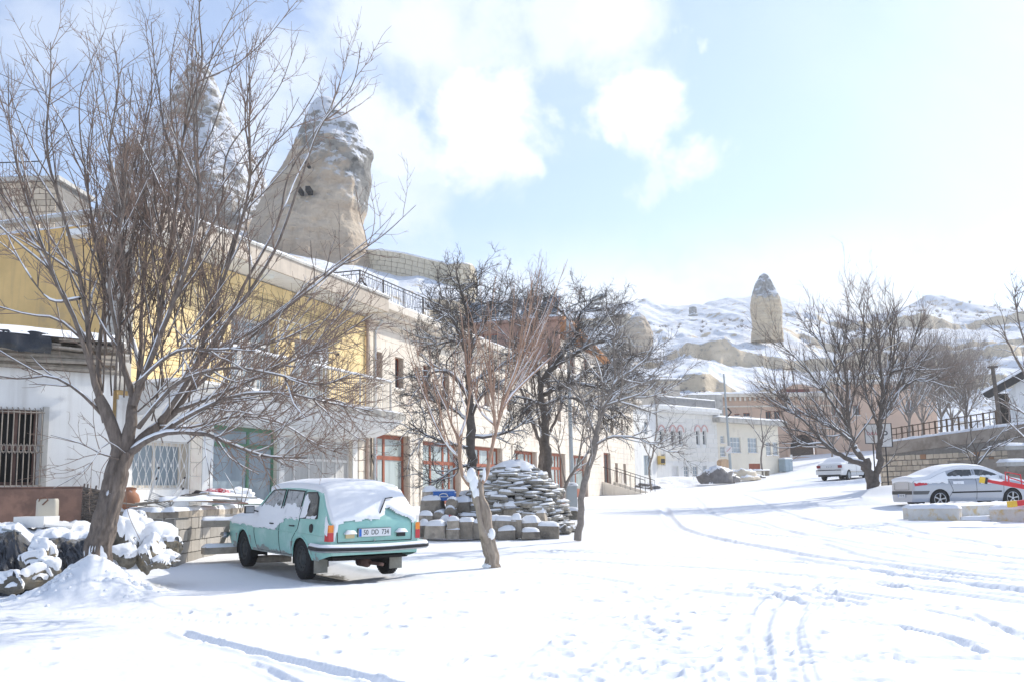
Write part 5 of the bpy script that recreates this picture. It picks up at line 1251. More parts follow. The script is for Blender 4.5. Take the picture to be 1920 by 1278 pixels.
    for x, y in ((-.2, -.2), (.2, -.2), (.2, .2), (-.2, .2)):
        l_ = T3((x, y, 0), (x*1.25, y*1.3, -.45)).build('leg', WMETAL, c); mb = MB(); mb.tube([(x*1.25, y*1.3, -.45), (x*1.27, y*1.32, -.49)], .018, 6, cap=True); mb.build('rubber_foot', IRON, l_)
    mb = T3((-.2, .2, 0), (-.2, .28, .42), (.2, .28, .42), (.2, .2, 0)); mb.tube([(-.2, .25, .2), (.2, .25, .2)], .01, 5); mb.build('backrest', WMETAL, c)
    # clay jar on its side
    c = thing('clay_jar', 'round terracotta jar with snow at the left end of the yard wall', 'jar', yard(243, 19.2, .12), rot=(R(-12), R(8), .6))
    mb = MB(); prof = [(.02, -.16), (.10, -.16), (.17, -.08), (.19, .02), (.15, .12), (.09, .17), (.09, .21), (.11, .23)]
    mb.grid(np.array([[(r_*math.cos(a_), r_*math.sin(a_), z_) for a_ in np.linspace(0, 2*math.pi, 21)] for r_, z_ in prof]), flip=True); mb.build('jar', M('terracotta', (.40, .19, .11), .8, .15, 6, snow=.8), c, smooth=True)
    # planks and sheets
    r = random.Random(8)
    lb = ['upper loose board beside the upturned chair', 'thin board under the upturned chair', 'lowest loose board by the clay jar', 'long board poking from the snow under the chair', 'short dark board beside the yard corner', 'weathered board lying across the yard wall top']
    for k in range(6):
        px = 265+k*17; c = thing('loose_board', lb[k], 'board', yard(px, 18.6+.12*k, .02+.03*k), rot=(r.uniform(-.1, .1), r.uniform(-.12, .12), r.uniform(-.5, .9)), group='loose boards in the yard')
        mb = MB(); mb.box(-.42, .42, -.06, .06, 0, .022); mb.build('board', WOODG, c)
    for k, (px, Y, lb_) in enumerate(((410, 19.9, 'red edged panel, upper of two, in the yard behind the car'), (395, 19.8, 'brown panel under the red edged one in the yard'), (425, 20.1, 'snowy flat board nearest the shop window'))):
        c = thing('flat_panel', lb_, 'panel', yard(px, Y, .05+.05*k), rot=(.04, .07, .5+.1*k)); mb = MB(); mb.box(-.5, .5, -.3, .3, 0, .03); mb.build('panel', [BROWN, WOODG, CONC][k], c)
        mb = MB(); snow_mesh(mb, -.45, .3, -.28, .28, .03, .05, k); mb.build('snow', SNOW, c, smooth=True)
    c = thing('snowy_sheet', 'flat sheet fully covered by smooth snow at the yard wall corner', 'sheet', yard(352, 19.1, .1), .35); mb = MB(); mb.box(-.5, .42, -.32, .32, -.02, .0); mb.build('sheet', WOODG, c); mb = MB(); snow_mesh(mb, -.5, .42, -.32, .32, .001, .07, 4); mb.build('snow', SNOW, c, smooth=True)
    # crumpled dark bag and red cloth
    def lump(name, lab, cat, px, Y, sx, sy, sz, m_, seed, dz=.1, rot=0):
        c = thing(name, lab, cat, yard(px, Y, dz), rot)
        mb = MB(); A = []
        for v in np.linspace(0, 1, 16):
            row = []
            for a_ in np.linspace(0, 2*math.pi, 31):
                rd = math.cos(v*math.pi/2)**.6; x, y, z_ = rd*math.cos(a_), rd*math.sin(a_), math.sin(v*math.pi/2)
                k = 1+.35*noise.fractal(Vector((math.cos(a_)*1.5+seed, math.sin(a_)*1.5, v*2)), .8, 2, 4)
                row.append((x*sx*k, y*sy*k, z_*sz*k))
            A.append(row)
        A = np.array(A); A[:, -1] = A[:, 0]; mb.grid(A, flip=True); mb.build(name.split('_')[-1], m_, c, smooth=True); return c
    lump('dark_sack', 'crumpled dark brown sack lying in the yard before the shop window', 'sack', 388, 20.6, .42, .25, .16, M('dark_sacking', (.05, .04, .035), .8, .3, 5, .02, 12), 2)
    lump('grey_sack', 'grey sack lying flat left of the crumpled dark one', 'sack', 372, 20.2, .34, .25, .12, M('grey_sacking', (.10, .09, .08), .8, .3, 5, .02, 12), 7)
    lump('red_cloth', 'small bundle of red and white cloth on the boards in the yard', 'cloth', 405, 20.2, .26, .18, .09, M('red_cloth', (.60, .04, .06), .8, .2, 5, col2=(.8, .7, .7), c2s=9, c2t=.5), 5, .22)
    lump('snow_heap', 'smooth snow heap in the yard under the green framed shop window', 'snow heap', 440, 21.3, .55, .35, .28, SNOW, 12, .0)
    # brick pillar stub on the right wing
    for k, (px, py, Y, rz, lb_) in enumerate(((415, 976, 18.9, .3, 'upper kerb stone jutting from the wall beside the car bonnet'), (418, 1026, 18.6, .5, 'low kerb stone on the ground beside the front wheel'))):
        q = P(px, py, Y); c = thing('kerb_stone', lb_, 'kerb stone', (q[0], q[1], q[2]-.1), rz); link('stone', snowy_block_mesh(k+5, OLDCB, .7, .3, .13, .05), c)
    q = P(413, 1005, 18.8); c = thing('wooden_prop', 'weathered wooden prop leaning between the block wall and green car', 'plank', q-np.array([0, 0, .2]), rot=(0, R(20), .2)); mb = MB(); mb.box(-.04, .04, -.02, .02, 0, .5); mb.build('plank', WOODG, c)
def build_pile():
    """dome of flat stones with kerb blocks laid before it"""
    r = random.Random(12)
    ce = P(965, 1000, 27.0); t = thing('slate_pile', 'dome shaped pile of flat snow dusted stones behind the small tree', 'stone pile', (ce[0], ce[1], gz(ce[0], ce[1])))
    Rx, Rz = 1.32, 1.95; g0 = t.location[2]
    ztop = P(965, 872, 27)[2]-g0
    core = MB(); A = []
    for v in np.linspace(0, 1, 14):
        rr_ = math.sqrt(max(0, 1-(v*.97)**2.6)); A.append([(rr_*Rx*.93*math.cos(a_), rr_*Rx*.8*math.sin(a_), v*ztop*.97) for a_ in np.linspace(0, 2*math.pi, 25)])
    core.grid(np.array(A), flip=True); core.build('pile_core', DARK, t)  # core coloured near-black to paint shade into the gaps between slates
    rest = MB(); meshes = []
    for k in range(6):
        mb = MB(); import bmesh
        rk = random.Random(k); n = 9; an = sorted(rk.uniform(0, 2*math.pi) for _ in range(n)); an = [i*2*math.pi/n+rk.uniform(-.2, .2) for i in range(n)]
        ra = [rk.uniform(.38, .56) for _ in an]; 
        top = [(ra[i]*math.cos(an[i]), ra[i]*.75*math.sin(an[i]), .5+rk.uniform(-.1, .1)) for i in range(n)]; bot = [(x*1.04, y*1.04, -.5) for x, y, z in top]
        mb.add(top+bot, [list(range(n)), list(range(n, 2*n))[::-1]]+[[i, i+n, (i+1) % n+n, (i+1) % n] for i in range(n)], 0)
        # snow cushion
        ring = [(x*.97, y*.97, .5) for x, y, z in top]; sk = (1.25, .8, 1.5, 1.0, 1.2, .75)[k]; ring2 = [(x*.8, y*.8, sk) for x, y, z in top]
        mb.add(ring+ring2+[(0, 0, sk+.12)], [[i, (i+1) % n, n+(i+1) % n, n+i] for i in range(n)]+[[n+i, n+(i+1) % n, 2*n] for i in range(n)], 1)
        me = mb.mesh('slab', [SLATE, SNOW]); meshes.append(me)
    me_ns = []
    for me in meshes: pass
    cnt = 0; z_ = 0.02
    while z_ < ztop:
        v = z_/ztop; rr_ = math.sqrt(max(0.02, 1-v**2.6)); n = max(4, int(2*math.pi*rr_*Rx/.36))
        for i in range(n):
            a_ = -math.pi/2+(i/n-.5)*2*math.pi+r.uniform(-.1, .1)
            if math.sin(a_) > .12: continue
            o = bpy.data.objects.new('slate', meshes[r.randrange(6)]); C.objects.link(o); o.parent = t
            l = r.uniform(.22, .62); h = r.uniform(.03, .07)
            o.location = (rr_*Rx*math.cos(a_)*r.uniform(.86, 1.08), rr_*Rx*.85*math.sin(a_)*r.uniform(.86, 1.08), z_+r.uniform(-.015, .015)); o.scale = (l, l*r.uniform(.8, 1.2), h*(1 if r.random() < .7 else .8)); o.rotation_euler = (r.uniform(-.14, .14), r.uniform(-.14, .14), a_+math.pi/2+r.uniform(-.4, .4)); cnt += 1
        z_ += .062
    mb = MB(); rt = math.sqrt(1-.93**2.6)*Rx*1.15
    mb.grid(np.array([[(k*rt*math.cos(a_)*(1+.12*math.sin(a_*5)), k*rt*.85*math.sin(a_), ztop-.02+.16*math.sqrt(max(0, 1-k*k))-.10*k*k+.03*math.sin(a_*3+k*4)) for a_ in np.linspace(0, 2*math.pi, 25)] for k in np.linspace(0, 1, 8)])); mb.build('snow_cap', SNOW, t, smooth=True)
    # slates slid to the ground on the right
    for k in range(34):
        px = r.uniform(1035, 1075); Y = r.uniform(26.3, 28.5); q = P(px, 990, Y); g = gz(q[0], q[1])
        o = bpy.data.objects.new('slate', meshes[k % 6]); C.objects.link(o); o.parent = t; o.location = (q[0]-t.location[0], q[1]-t.location[1], g-g0+r.uniform(.0, .3)*max(0, (1075-px)/40)); o.scale = (r.uniform(.25, .4), r.uniform(.25, .4), .06); o.rotation_euler = (r.uniform(-.4, .4), r.uniform(-.2, .6), r.uniform(0, 3))
    # rear low mass of snowy rubble left of the dome
    q = P(880, 960, 27.5); s = thing('snowy_rubble', 'snow covered rubble heap left of the slate dome under the dark tree', 'rubble', (q[0], q[1], gz(q[0], q[1])))
    for k in range(70):
        a_ = r.uniform(0, 6.28); rr_ = r.uniform(0, 1)**.6; o = bpy.data.objects.new('stone', [None]*0 or meshes[k % 6]); C.objects.link(o); o.parent = s
        hz = .95*(1-rr_)+.05; o.location = (rr_*1.1*math.cos(a_), rr_*.9*math.sin(a_), r.uniform(.6, 1)*hz); o.scale = (r.uniform(.3, .5), r.uniform(.3, .45), r.uniform(.07, .14)); o.rotation_euler = (r.uniform(-.3, .3), r.uniform(-.3, .3), r.uniform(0, 6))
    mb = MB(); mb.grid(np.array([[(k*1.1*math.cos(a_), k*.9*math.sin(a_), .85*(1-k**1.5)+.06*math.sin(a_*4+k*7)) for a_ in np.linspace(0, 2*math.pi, 25)] for k in np.linspace(0, 1, 10)])); mb.build('snow', SNOW, s, smooth=True)
    # kerb blocks: (px centre, py bottom, width px, height px, Y, description)
    B = [(818, 1005, 38, 22, 25.0, 'greenish squared block with thick snow, front row right beside the car tail lamp', .0),
         (818, 981, 36, 5, 25.0, None, 0),
         (796, 1003, 18, 20, 25.3, 'dark block half hidden behind the car tail lamp', 0), (798, 983, 26, 16, 25.6, 'snowy block above the dark one by the car', 0),
         (851, 1006, 24, 16, 25.0, 'small stacked block, lower, third in the front row', 0), (851, 990, 22, 13, 25.0, 'small stacked block, upper, third in the front row', 0),
         (876, 1006, 26, 30, 25.0, 'rounded upright block left of the small tree trunk', 0), (899, 1006, 24, 28, 25.1, 'brown block right behind the small tree trunk', 0),
         (925, 1008, 30, 34, 25.3, 'dark blackened block right of the small tree trunk', 0), (952, 1008, 34, 16, 25.0, 'dark flat block lying in the front row', 0), (950, 990, 40, 14, 25.2, 'long snow covered kerb on top of the dark blocks', 0),
         (968, 1004, 20, 32, 25.1, 'pale knobbly broken pillar stump in the front row', 0), (995, 1006, 34, 12, 24.8, 'low greenish block with snow near the right end', 0),
         (996, 990, 34, 10, 25.3, 'snowy block on top of the low greenish one', 0), (1028, 1008, 40, 24, 25.1, 'big square block at the right end of the front row', 0),
         (955, 974, 24, 24, 25.9, 'tall rounded bollard stone with snow cap before the dome', 0), (938, 966, 26, 16, 26.0, 'grey block behind the bollard stone', 0), (932, 948, 30, 10, 26.2, 'flat grey slab on the block before the dome', 0), (1012, 976, 26, 14, 26.0, 'yellowish rounded block before the dome right side', 0),
         (810, 972, 30, 12, 26.2, 'middle stone of the left stack under the blue crate', 0), (812, 958, 40, 20, 26.2, 'wide block of the left stack under the blue crate', 0), (806, 936, 26, 14, 26.3, 'top grey block of the left stack beside blue crate', 0),
         (868, 960, 34, 18, 26.4, 'brown grey block behind the small tree on its left', 0), (893, 962, 24, 22, 26.4, 'dark block behind the small tree', 0), (878, 976, 34, 8, 26.0, 'thin slab below the blocks behind the small tree', 0), (914, 975, 40, 10, 26.2, 'snow covered slab behind the small tree trunk', 0)]
    for i, (px, py, wp, hp, Y, lab, _) in enumerate(B):
        if lab is None: continue
        q = P(px, py, Y); w_ = wp/1900*Y; h = hp/1900*Y
        c = thing('stone_block', lab, 'stone block', (q[0], q[1], q[2]-(.04 if py > 1000 else .0)), rot=(r.uniform(-.04, .04), r.uniform(-.05, .05), r.uniform(-.3, .3)), group='old kerb blocks stacked before the slate dome')
        link('block', snowy_block_mesh(i, OLDCB, w_, max(.3, w_*.8), h+.03, r.uniform(.09, .16) if hp > 9 else .08, taper=r.uniform(.0, .12)), c)
    for k, (px, py, Y, rd, lb) in enumerate(((848, 950, 26.1, .145, 'round millstone end facing the street, upper of two beside the blue crate'), (846, 966, 26.0, .14, 'lower round millstone end below the upper one'), (826, 975, 25.9, .15, 'round stone end above the front row beside pink object'))):
        q = P(px, py-6, Y); c = thing('round_stone', lb, 'round stone', q, r.uniform(-.2, .2)); mb = MB()
        mb.tube([(0, -.25, 0), (0, -.22, 0), (0, .3, 0)], [rd*.92, rd, rd], 18, cap=True); mb.build('drum', OLDCB, c); mb = MB(); snow_mesh(mb, -rd*.7, rd*.7, -.2, .3, rd*.72, .09, k); mb.build('snow', SNOW, c, smooth=True)
    q = P(838, 978, 25.5); c = thing('red_bucket', 'red plastic cone poking out of snow among the kerb blocks', 'bucket', q-np.array([0, 0, .1]), rot=(.3, .5, 0)); mb = MB(); mb.tube([(0, 0, 0), (0, 0, .28)], [.14, .09], 16, cap=True); mb.build('bucket', M('red_plastic', (.55, .03, .05), .4, .1), c, smooth=False)
    mb = MB(); snow_mesh(mb, -.22, .05, -.15, .15, .1, .16, 1); mb.build('snow', SNOW, c, smooth=True)
    # blue crate
    q = P(834, 936, 26.2); c = thing('blue_crate', 'blue plastic crate with white sun emblem on top of the left stone stack', 'crate', q-np.array([0, 0, .02]), -.1)
    bm_ = M('blue_plastic', (.03, .13, .42), .45, .1); mb = MB(); w_ = .27
    mb.box(-w_, w_, -.17, -.15, 0, .24); mb.box(-w_, w_, .15, .17, 0, .24); mb.box(-w_, -w_+.02, -.149, .149, 0, .24); mb.box(w_-.02, w_, -.149, .149, 0, .24); mb.box(-w_, w_, -.149, .149, .0, .02)
    for k in range(7): mb.box(-w_+.04+k*.085, -w_+.055+k*.085, -.182, -.171, .02, .22)
    mb.build('crate', bm_, c); mb = MB(); mb.tube([(.11*math.cos(a_), -.19, .11+.07*math.sin(a_)) for a_ in np.linspace(0, math.pi, 9)], .012, 4); mb.tube([(-.13, -.19, .1), (.13, -.19, .1)], .01, 4); mb.build('emblem', WMETAL, c)
    mb = MB(); snow_mesh(mb, -w_, w_, -.15, .15, .2, .08, 2); mb.build('snow', SNOW, c, smooth=True)
    # service cabinet
    q = P(1072, 962, 32.0); g = gz(q[0], q[1]); c = thing('utility_cabinet', 'tall narrow grey utility cabinet with snow on top beside thin grey tree', 'utility cabinet', (q[0], q[1], g-.05), .1)
    w_ = 10/1900*32; h = P(1072, 908, 32)[2]-g
    mb = MB(); mb.box(-w_, w_, -w_*.7, w_*.7, 0, h); mb.build('body', GREYM, c); mb = MB(); mb.box(-w_*.86, w_*.86, -w_*.7-.015, -w_*.7-.001, .12, h-.08); mb.build('door', GREYM, c)
    mb = MB(); mb.prism([(-w_*1.15, h+.001), (w_*1.15, h+.001), (0, h+.08)], -w_*.85, w_*.85); mb.build('cap', GREYM, c); mb = MB(); snow_mesh(mb, -w_*1.15, w_*1.15, -w_*.85, w_*.85, h+.03, .1, 3); mb.build('snow', SNOW, c, smooth=True)
    q = P(1072, 968, 31.2); c = thing('boulder', 'snow capped round boulder at the foot of the grey cabinet', 'boulder', (q[0], q[1], gz(q[0], q[1])-.05)); o = link('stone', stone_mesh(44, ROCK), c); o.scale = (.55, .45, .5); o.location[2] = .15; mb = MB(); snow_mesh(mb, -.22, .22, -.18, .18, .32, .1, 3); mb.build('snow', SNOW, c, smooth=True)
    wm = M('varnished_planter', (.42, .15, .07), .6, .2)
    q = P(1048, 948, 34.5); c = thing('wooden_planter', 'reddish wooden planter box by the shop front left of grey cabinet', 'planter', (q[0], q[1], gz(q[0], q[1])), .3); mb = MB(); mb.box(-.35, .35, -.2, .2, 0, .36); mb.build('box', wm, c); mb = MB(); [mb.box(-.36+k*.23, -.33+k*.23, -.22, -.201, 0, .36) for k in range(4)]; mb.box(-.37, .37, -.225, -.2, .3, .38); mb.build('frame', wm, c)
def build_street_props():
    # pole by white house with round sign
    q0 = P(1371, 893, 73); q1 = P(1357, 700, 73); t = thing('lamp_pole', 'slim leaning grey pole with small sign in front of white stone house', 'pole', q0-np.array([0, 0, .3])); b = np.array(t.location)
    mb = MB(); mb.tube([(0, 0, 0), (q1-b)], [.11, .06], 8); mb.build('pole', GREYM, t, smooth=True)
    s = P(1366, 842, 72.8)-b; mb = MB(); mb.tube([s+np.array([0, -.02, 0]), s+np.array([0, -.05, 0])], .28, 20, cap=True); sg = mb.build('round_sign', WMETAL, t)
    mb = MB(); mb.beam(s+np.array([-.15, -.07, -.15]), s+np.array([.15, -.07, .15]), .05, .02); mb.build('stripe', M('sign_red', (.5, .05, .04), .6), sg)
    s = P(1362, 772, 72.8)-b; mb = MB(); mb.tube([s+np.array([.1, 0, -.3]), s+np.array([.35, 0, 0]), s+np.array([.1, 0, .3])], .06, 5); mb.build('bracket', IRON, t)
    # tan plywood shed / cart in front of cream house
    q = P(1361, 880, 74.5); t = thing('tan_cupboard', 'tan wooden cupboard with arched top against the cream rendered house', 'cupboard', (q[0], q[1], q[2]-.2), R(40)); w_ = .5
    tm = M('tan_board', (.55, .38, .24), .8, .1, 3); a_ = np.linspace(0, math.pi, 8)
    mb = MB(); mb.prism([(-w_, 0), (w_, 0)]+[(w_*math.cos(k), .75+.25*math.sin(k)) for k in a_], 0, .4); mb.build('body', tm, t)
    # covered firewood
    def heapthing(name, lab, cat, px, py, Y, sx, sy, sz, m_, seed, rz=0):
        q = P(px, py, Y); c = thing(name, lab, cat, (q[0], q[1], q[2]-.1), rz); mb = MB(); A = []
        for v in np.linspace(0, 1, 14):
            row = []
            for k_ in np.linspace(0, 2*math.pi, 27):
                rd = math.cos(v*math.pi/2)**.5; kk = 1+.3*noise.fractal(Vector((math.cos(k_)*1.5+seed, math.sin(k_)*1.5, v*2)), .8, 2, 4); row.append((rd*math.cos(k_)*sx*kk, rd*math.sin(k_)*sy*kk, math.sin(v*math.pi/2)*sz*kk))
            A.append(row)
        A = np.array(A); A[:, -1] = A[:, 0]; mb.grid(A, flip=True); mb.build('heap', m_, c, smooth=True); return c
    gm_ = M('snowy_dark_sheet', (.16, .15, .15), .6, .3, 4, .03, 8, snow=.45)
    heapthing('covered_junk', 'dark sheeted junk heap with snow below the arched windows', 'junk heap', 1345, 903, 72, 1.5, .8, 1.1, gm_, 3, .5); heapthing('covered_junk', 'small dark junk heap touching the slim grey pole', 'junk heap', 1360, 900, 72.5, 1.0, .6, .7, gm_, 8, .2)
    heapthing('snowy_boulder', 'pale boulder capped by snow right of the slim pole', 'boulder', 1392, 897, 76, 1.5, .8, .75, M('pale_boulder', (.62, .54, .42), .9, .1, 1, .02, 3, snow=.55), 15, .6)
    q = P(1425, 890, 79); c = thing('broken_bench', 'broken brown wooden bench with snow beside the cream rendered house', 'bench', (q[0], q[1], q[2]-.05), .6); 
    mb = MB(); mb.box(-.9, .9, -.2, .2, .35, .42); mb.build('seat', WOODG, c); mb = MB(); mb.box(-.9, .3, .2, .25, .42, .95); mb.build('backrest', WOODR, c)
    for x in (-.8, .8):
        mb = MB(); mb.box(x-.05, x+.05, -.18, .18, 0, .349); mb.build('leg', WOODG, c)
    roofsnow(c, -.9, .9, -.2, .2, .42, .1, 3)
    heapthing('snowy_rubble', 'low rubble with snow by the broken bench', 'rubble', 1410, 893, 77, .9, .5, .3, gm_, 23); heapthing('snowy_rubble', 'two snowy lumps at the foot of the white side house', 'rubble', 1215, 914, 70, .9, .5, .45, gm_, 29)
    bl = M('pale_blue_box', (.34, .42, .47), .5, .1)
    q = P(1474, 881, 86); c = thing('electric_cabinet', 'pale blue electric cabinet at the corner of the cream rendered house', 'electric cabinet', (q[0], q[1], q[2]-.1), R(40)); mb = MB(); mb.box(-.55, .55, -.3, .3, 0, 1.05); mb.build('body', bl, c)
    for x in (-.27, .27): mb = MB(); mb.box(x-.23, x+.23, -.33, -.301, .08, .97); mb.build('door', bl, c)
    roofsnow(c, -.55, .55, -.3, .3, 1.05, .1, 3)
    q = P(1484, 866, 92); c = thing('white_post', 'short white post by the hotel gateway', 'post', (q[0], q[1], q[2]-.1)); mb = MB(); mb.tube([(0, 0, 0), (0, 0, .8)], .12, 8, cap=True); mb.build('post', WMETAL, c)
    # signs behind the right tree
    for px, py, Y, w_, h, lab, tx, col, rz in ((1637, 812, 44, .40, .42, 'white hanging sign with red lettering behind the right tree trunk', 'TURAN', (.55, .05, .08), .25), (1659, 815, 43.5, .28, .5, 'white sign with black mark right of the forked trunk', 'P', (.04, .04, .05), -.3)):
        q = P(px, py, Y); c = thing('hanging_sign', lab, 'sign', q, rz); mb = MB(); mb.box(-w_, w_, 0, .03, -h, h); pn = mb.build('panel', WMETAL, c)
        mb = MB(); mb.tube([(-w_, .0, h), (w_, 0, h), (w_, 0, -h), (-w_, 0, -h), (-w_, 0, h)], .025, 4); mb.build('frame', IRON, c)
        mb = MB(); mb.tube([(0, .06, h), (0, .06, -2.6)], .03, 5); mb.build('post', IRON, c)
        text_mesh('lettering', tx, .2 if len(tx) > 1 else .5, M('letter_'+tx, col, .6), pn, (0, -.006, 0), (R(90), 0, 0))
    # power lines top left
    for k, (a, b) in enumerate((((-60, 150), (330, 330)), ((-60, 190), (330, 350)), ((-60, 110), (560, 330)))):
        p = P(*a, 30); q = P(*b, 46); t = thing('power_line', ['middle', 'lowest', 'topmost'][k]+' of three thin wires crossing the sky behind the big tree', 'wire', p, group='wires above the mustard house'); u = np.linspace(0, 1, 14)[:, None]
        pts = (q-p)*u; pts[:, 2] -= (4*u*(1-u)*.5)[:, 0]; mb = MB(); mb.tube(pts, .012, 3); mb.build('wire', IRON, t)
def build_bird():
    q = P(121, 1113, 12.6); g = gz(q[0], q[1])+.035
    t = thing('wagtail', 'tiny grey and white bird with long tail standing on the snow left of tree', 'bird', (q[0], q[1], g), R(10))
    bmt = M('bird_grey', (.12, .12, .13), .8, .1); wm = M('bird_white', (.75, .75, .73), .8, .05)
    mb = MB(); prof = [(-.16, .006, .035), (-.09, .008, .04), (-.05, .014, .045), (-.02, .028, .048), (.02, .033, .05), (.055, .024, .06), (.075, .018, .072), (.095, .017, .08), (.112, .006, .078), (.128, .002, .075)]
    A = [[(x, r_*math.cos(a), z+r_*math.sin(a)) for a in np.linspace(0, 2*math.pi, 11)] for x, r_, z in prof]; mb.grid(np.array(A), flip=True); b = mb.build('body', wm, t, smooth=True)
    for s in (-1, 1):
        mb = MB(); mb.grid(np.array([[(x, s*(.034-abs(v)*.01), .052+v*.02+.004) for v in (-1, 0, 1)] for x in (-.06, -.02, .03, .05)])); mb.build('wing', bmt, t)
        mb = MB(); mb.tube([(.01, s*.012, .03), (.005, s*.013, -.035)], .0025, 4); mb.build('leg', bmt, t)
    mb = MB(); mb.box(-.17, -.06, -.008, .008, .036, .046); mb.build('tail', bmt, t)
# ------------------------------------------------------------------ cars
class Car:
    """body surface by height and length; x from rear bumper (0) forward, y to the left/right, z up"""
    def __init__(s, L, W, top, belt, prof_w, roofw, zb=.30, zbelt=.88, tilt=.28, crown=.05, arches=(), ar=.33, wz=.30, plan=None):
        s.L, s.W, s.top, s.belt, s.roofw, s.zb, s.tilt, s.crown = L, W, top, belt, roofw, zb, tilt, crown
        s.arches, s.ar, s.wz, s.prof, s.plan = arches, ar, wz, prof_w, plan; s.rise = 0.0
    def ztop(s, x): return np.interp(x, [p[0] for p in s.top], [p[1] for p in s.top])
    def zbelt(s, x): return np.minimum(np.interp(x, [p[0] for p in s.belt], [p[1] for p in s.belt]), s.ztop(x)-.015)
    def wid(s, x, z):
        pl = np.interp(x, [p[0] for p in s.plan], [p[1] for p in s.plan])
        zb = np.interp(x, [p[0] for p in s.belt], [p[1] for p in s.belt])
        w = s.W/2*pl*np.interp(z, [p[0] for p in s.prof], [p[1] for p in s.prof])
        return w - np.maximum(0, z-zb)*s.tilt
    def side(s, x, z, off=0.0, sgn=1):
        x = np.asarray(x, float); z = np.asarray(z, float); w = s.wid(x, z)+off
        return np.stack([x, sgn*w, z], -1)
    def zedge(s, x):
        """height where the side turns into the roof or bonnet"""
        zt = s.ztop(x); zb = np.interp(x, [p[0] for p in s.belt], [p[1] for p in s.belt])
        return np.maximum(zt-s.crown-np.clip((zt-zb)*.12, 0, .05), zt-.09)
    def topat(s, x, v, off=0.0):
        """v -1..1 across; off along +z"""
        ze = s.zedge(x); we = s.wid(x, ze); zt = s.ztop(x); y = we*v
        return np.stack([x+0*v, y, ze+(zt-ze)*(1-np.abs(v)**3.2)+off], -1)
    def body(s, mat_, parent, name='body'):
        xs = set(np.linspace(0, s.L, int(s.L/.05)+1)); [xs.add(p[0]) for p in s.top+s.belt if 0 <= p[0] <= s.L]
        xs = np.array(sorted(xs)); xs = xs[np.concatenate([[True], np.diff(xs) > .008])]
        nz_, nt = 26, 9
        mb = MB()
        for sg in (1, -1):
            Z = np.array([np.linspace(s.zb+s.rise*max(0, 1-x/.55)**1.5, s.zedge(x), nz_) for x in xs]); X = np.repeat(xs[:, None], nz_, 1)
            A = s.side(X, Z, 0, sg)
            cx = (X[:-1, :-1]+X[1:, 1:])/2; cz = (Z[:-1, :-1]+Z[1:, 1:])/2; mask = np.ones(cx.shape, bool)
            for a in s.arches:
                d = np.hypot(cx-a, cz-s.wz); mask &= d > s.ar
                dv = np.hypot(X-a, Z-s.wz); near = (dv < s.ar+.055)
                # snap vertices around the opening to the circle
                kept = np.zeros(X.shape, bool); kept[:-1, :-1] |= mask; kept[1:, :-1] |= mask; kept[:-1, 1:] |= mask; kept[1:, 1:] |= mask
                gone = np.zeros(X.shape, bool); m2 = ~mask; gone[:-1, :-1] |= m2; gone[1:, :-1] |= m2; gone[:-1, 1:] |= m2; gone[1:, 1:] |= m2
                e = kept & gone & near & (dv > 1e-3)
                nx = np.where(e, a+(X-a)/np.maximum(dv, 1e-6)*s.ar, X); nz2 = np.where(e, s.wz+(Z-s.wz)/np.maximum(dv, 1e-6)*s.ar, Z)
                low = nz2 < s.zb; nz2 = np.where(e & low, s.zb, nz2)
                X2, Z2 = nx, nz2; A = np.where(e[..., None], s.side(X2, Z2, 0, sg), A); X, Z = X2, Z2
            mb.grid(A, 0, mask, flip=(sg < 0))
        V = np.linspace(-1, 1, 19); XX, VV = np.meshgrid(xs, V, indexing='ij')
        mb.grid(s.topat(XX, VV), 0, flip=True)
        for x, fl in ((xs[0], False), (xs[-1], True)):     # end caps
            Zc = np.linspace(s.zb+(s.rise if x < 1 else 0), float(s.zedge(x)), 10); row = []
            w = s.wid(x, Zc); A = np.array([[(x, y*wi, z) for y in np.linspace(-1, 1, 11)] for wi, z in zip(w, Zc)])
            tp = s.topat(np.full(11, x), np.linspace(-1, 1, 11)); A = np.concatenate([A, tp[None]]); mb.grid(A, 0, flip=fl)
        o = mb.build(name, mat_, parent, smooth=True)
        mb = MB(); mb.box(.15, s.L-.15, -s.W/2+.2, s.W/2-.2, s.zb+.02, s.zb+.06)
        for a in s.arches:
            for sg in (1, -1):
                t = np.linspace(-.25, math.pi+.25, 16); A = np.array([[(a+(s.ar+.004)*math.cos(k), sg*(s.W/2*d), s.wz+(s.ar+.004)*math.sin(k)) for d in (.96, .6)] for k in t]); mb.grid(A, flip=(sg > 0))
                mb.box(a-s.ar, a+s.ar, sg*s.W/2*.6-.01, sg*s.W/2*.6+.01, s.wz-.1, s.wz+s.ar)
        mb.build('wheel_arch_liner', DARK, parent)
        return o
    def patch(s, poly, mat_, parent, name, off=.004, sg=1, smooth=True, label=None):
        """flat-ish panel laid on the side: poly of (x,z), triangulated as a fan of strips"""
        import bmesh
        xs = [p[0] for p in poly]; x0, x1 = min(xs), max(xs)
        def span(x):
            zs_ = []
            for (a, b), (c, d) in zip(poly, poly[1:]+poly[:1]):
                if (a-x)*(c-x) <= 0 and a != c: zs_.append(b+(d-b)*(x-a)/(c-a))
            return (min(zs_), max(zs_)) if zs_ else (None, None)
        X = np.linspace(x0+1e-4, x1-1e-4, 22); rows = []
        for x in X:
            lo, hi = span(x)
            if lo is None: continue
            rows.append([(x, z) for z in np.linspace(lo, hi, 6)])
        A = np.array(rows); P3 = s.side(A[..., 0], A[..., 1], off, sg)
        mb = MB(); mb.grid(P3, flip=(sg < 0)); o = mb.build(name, mat_, parent, smooth=smooth)
        if label: o['label'] = label
        return o
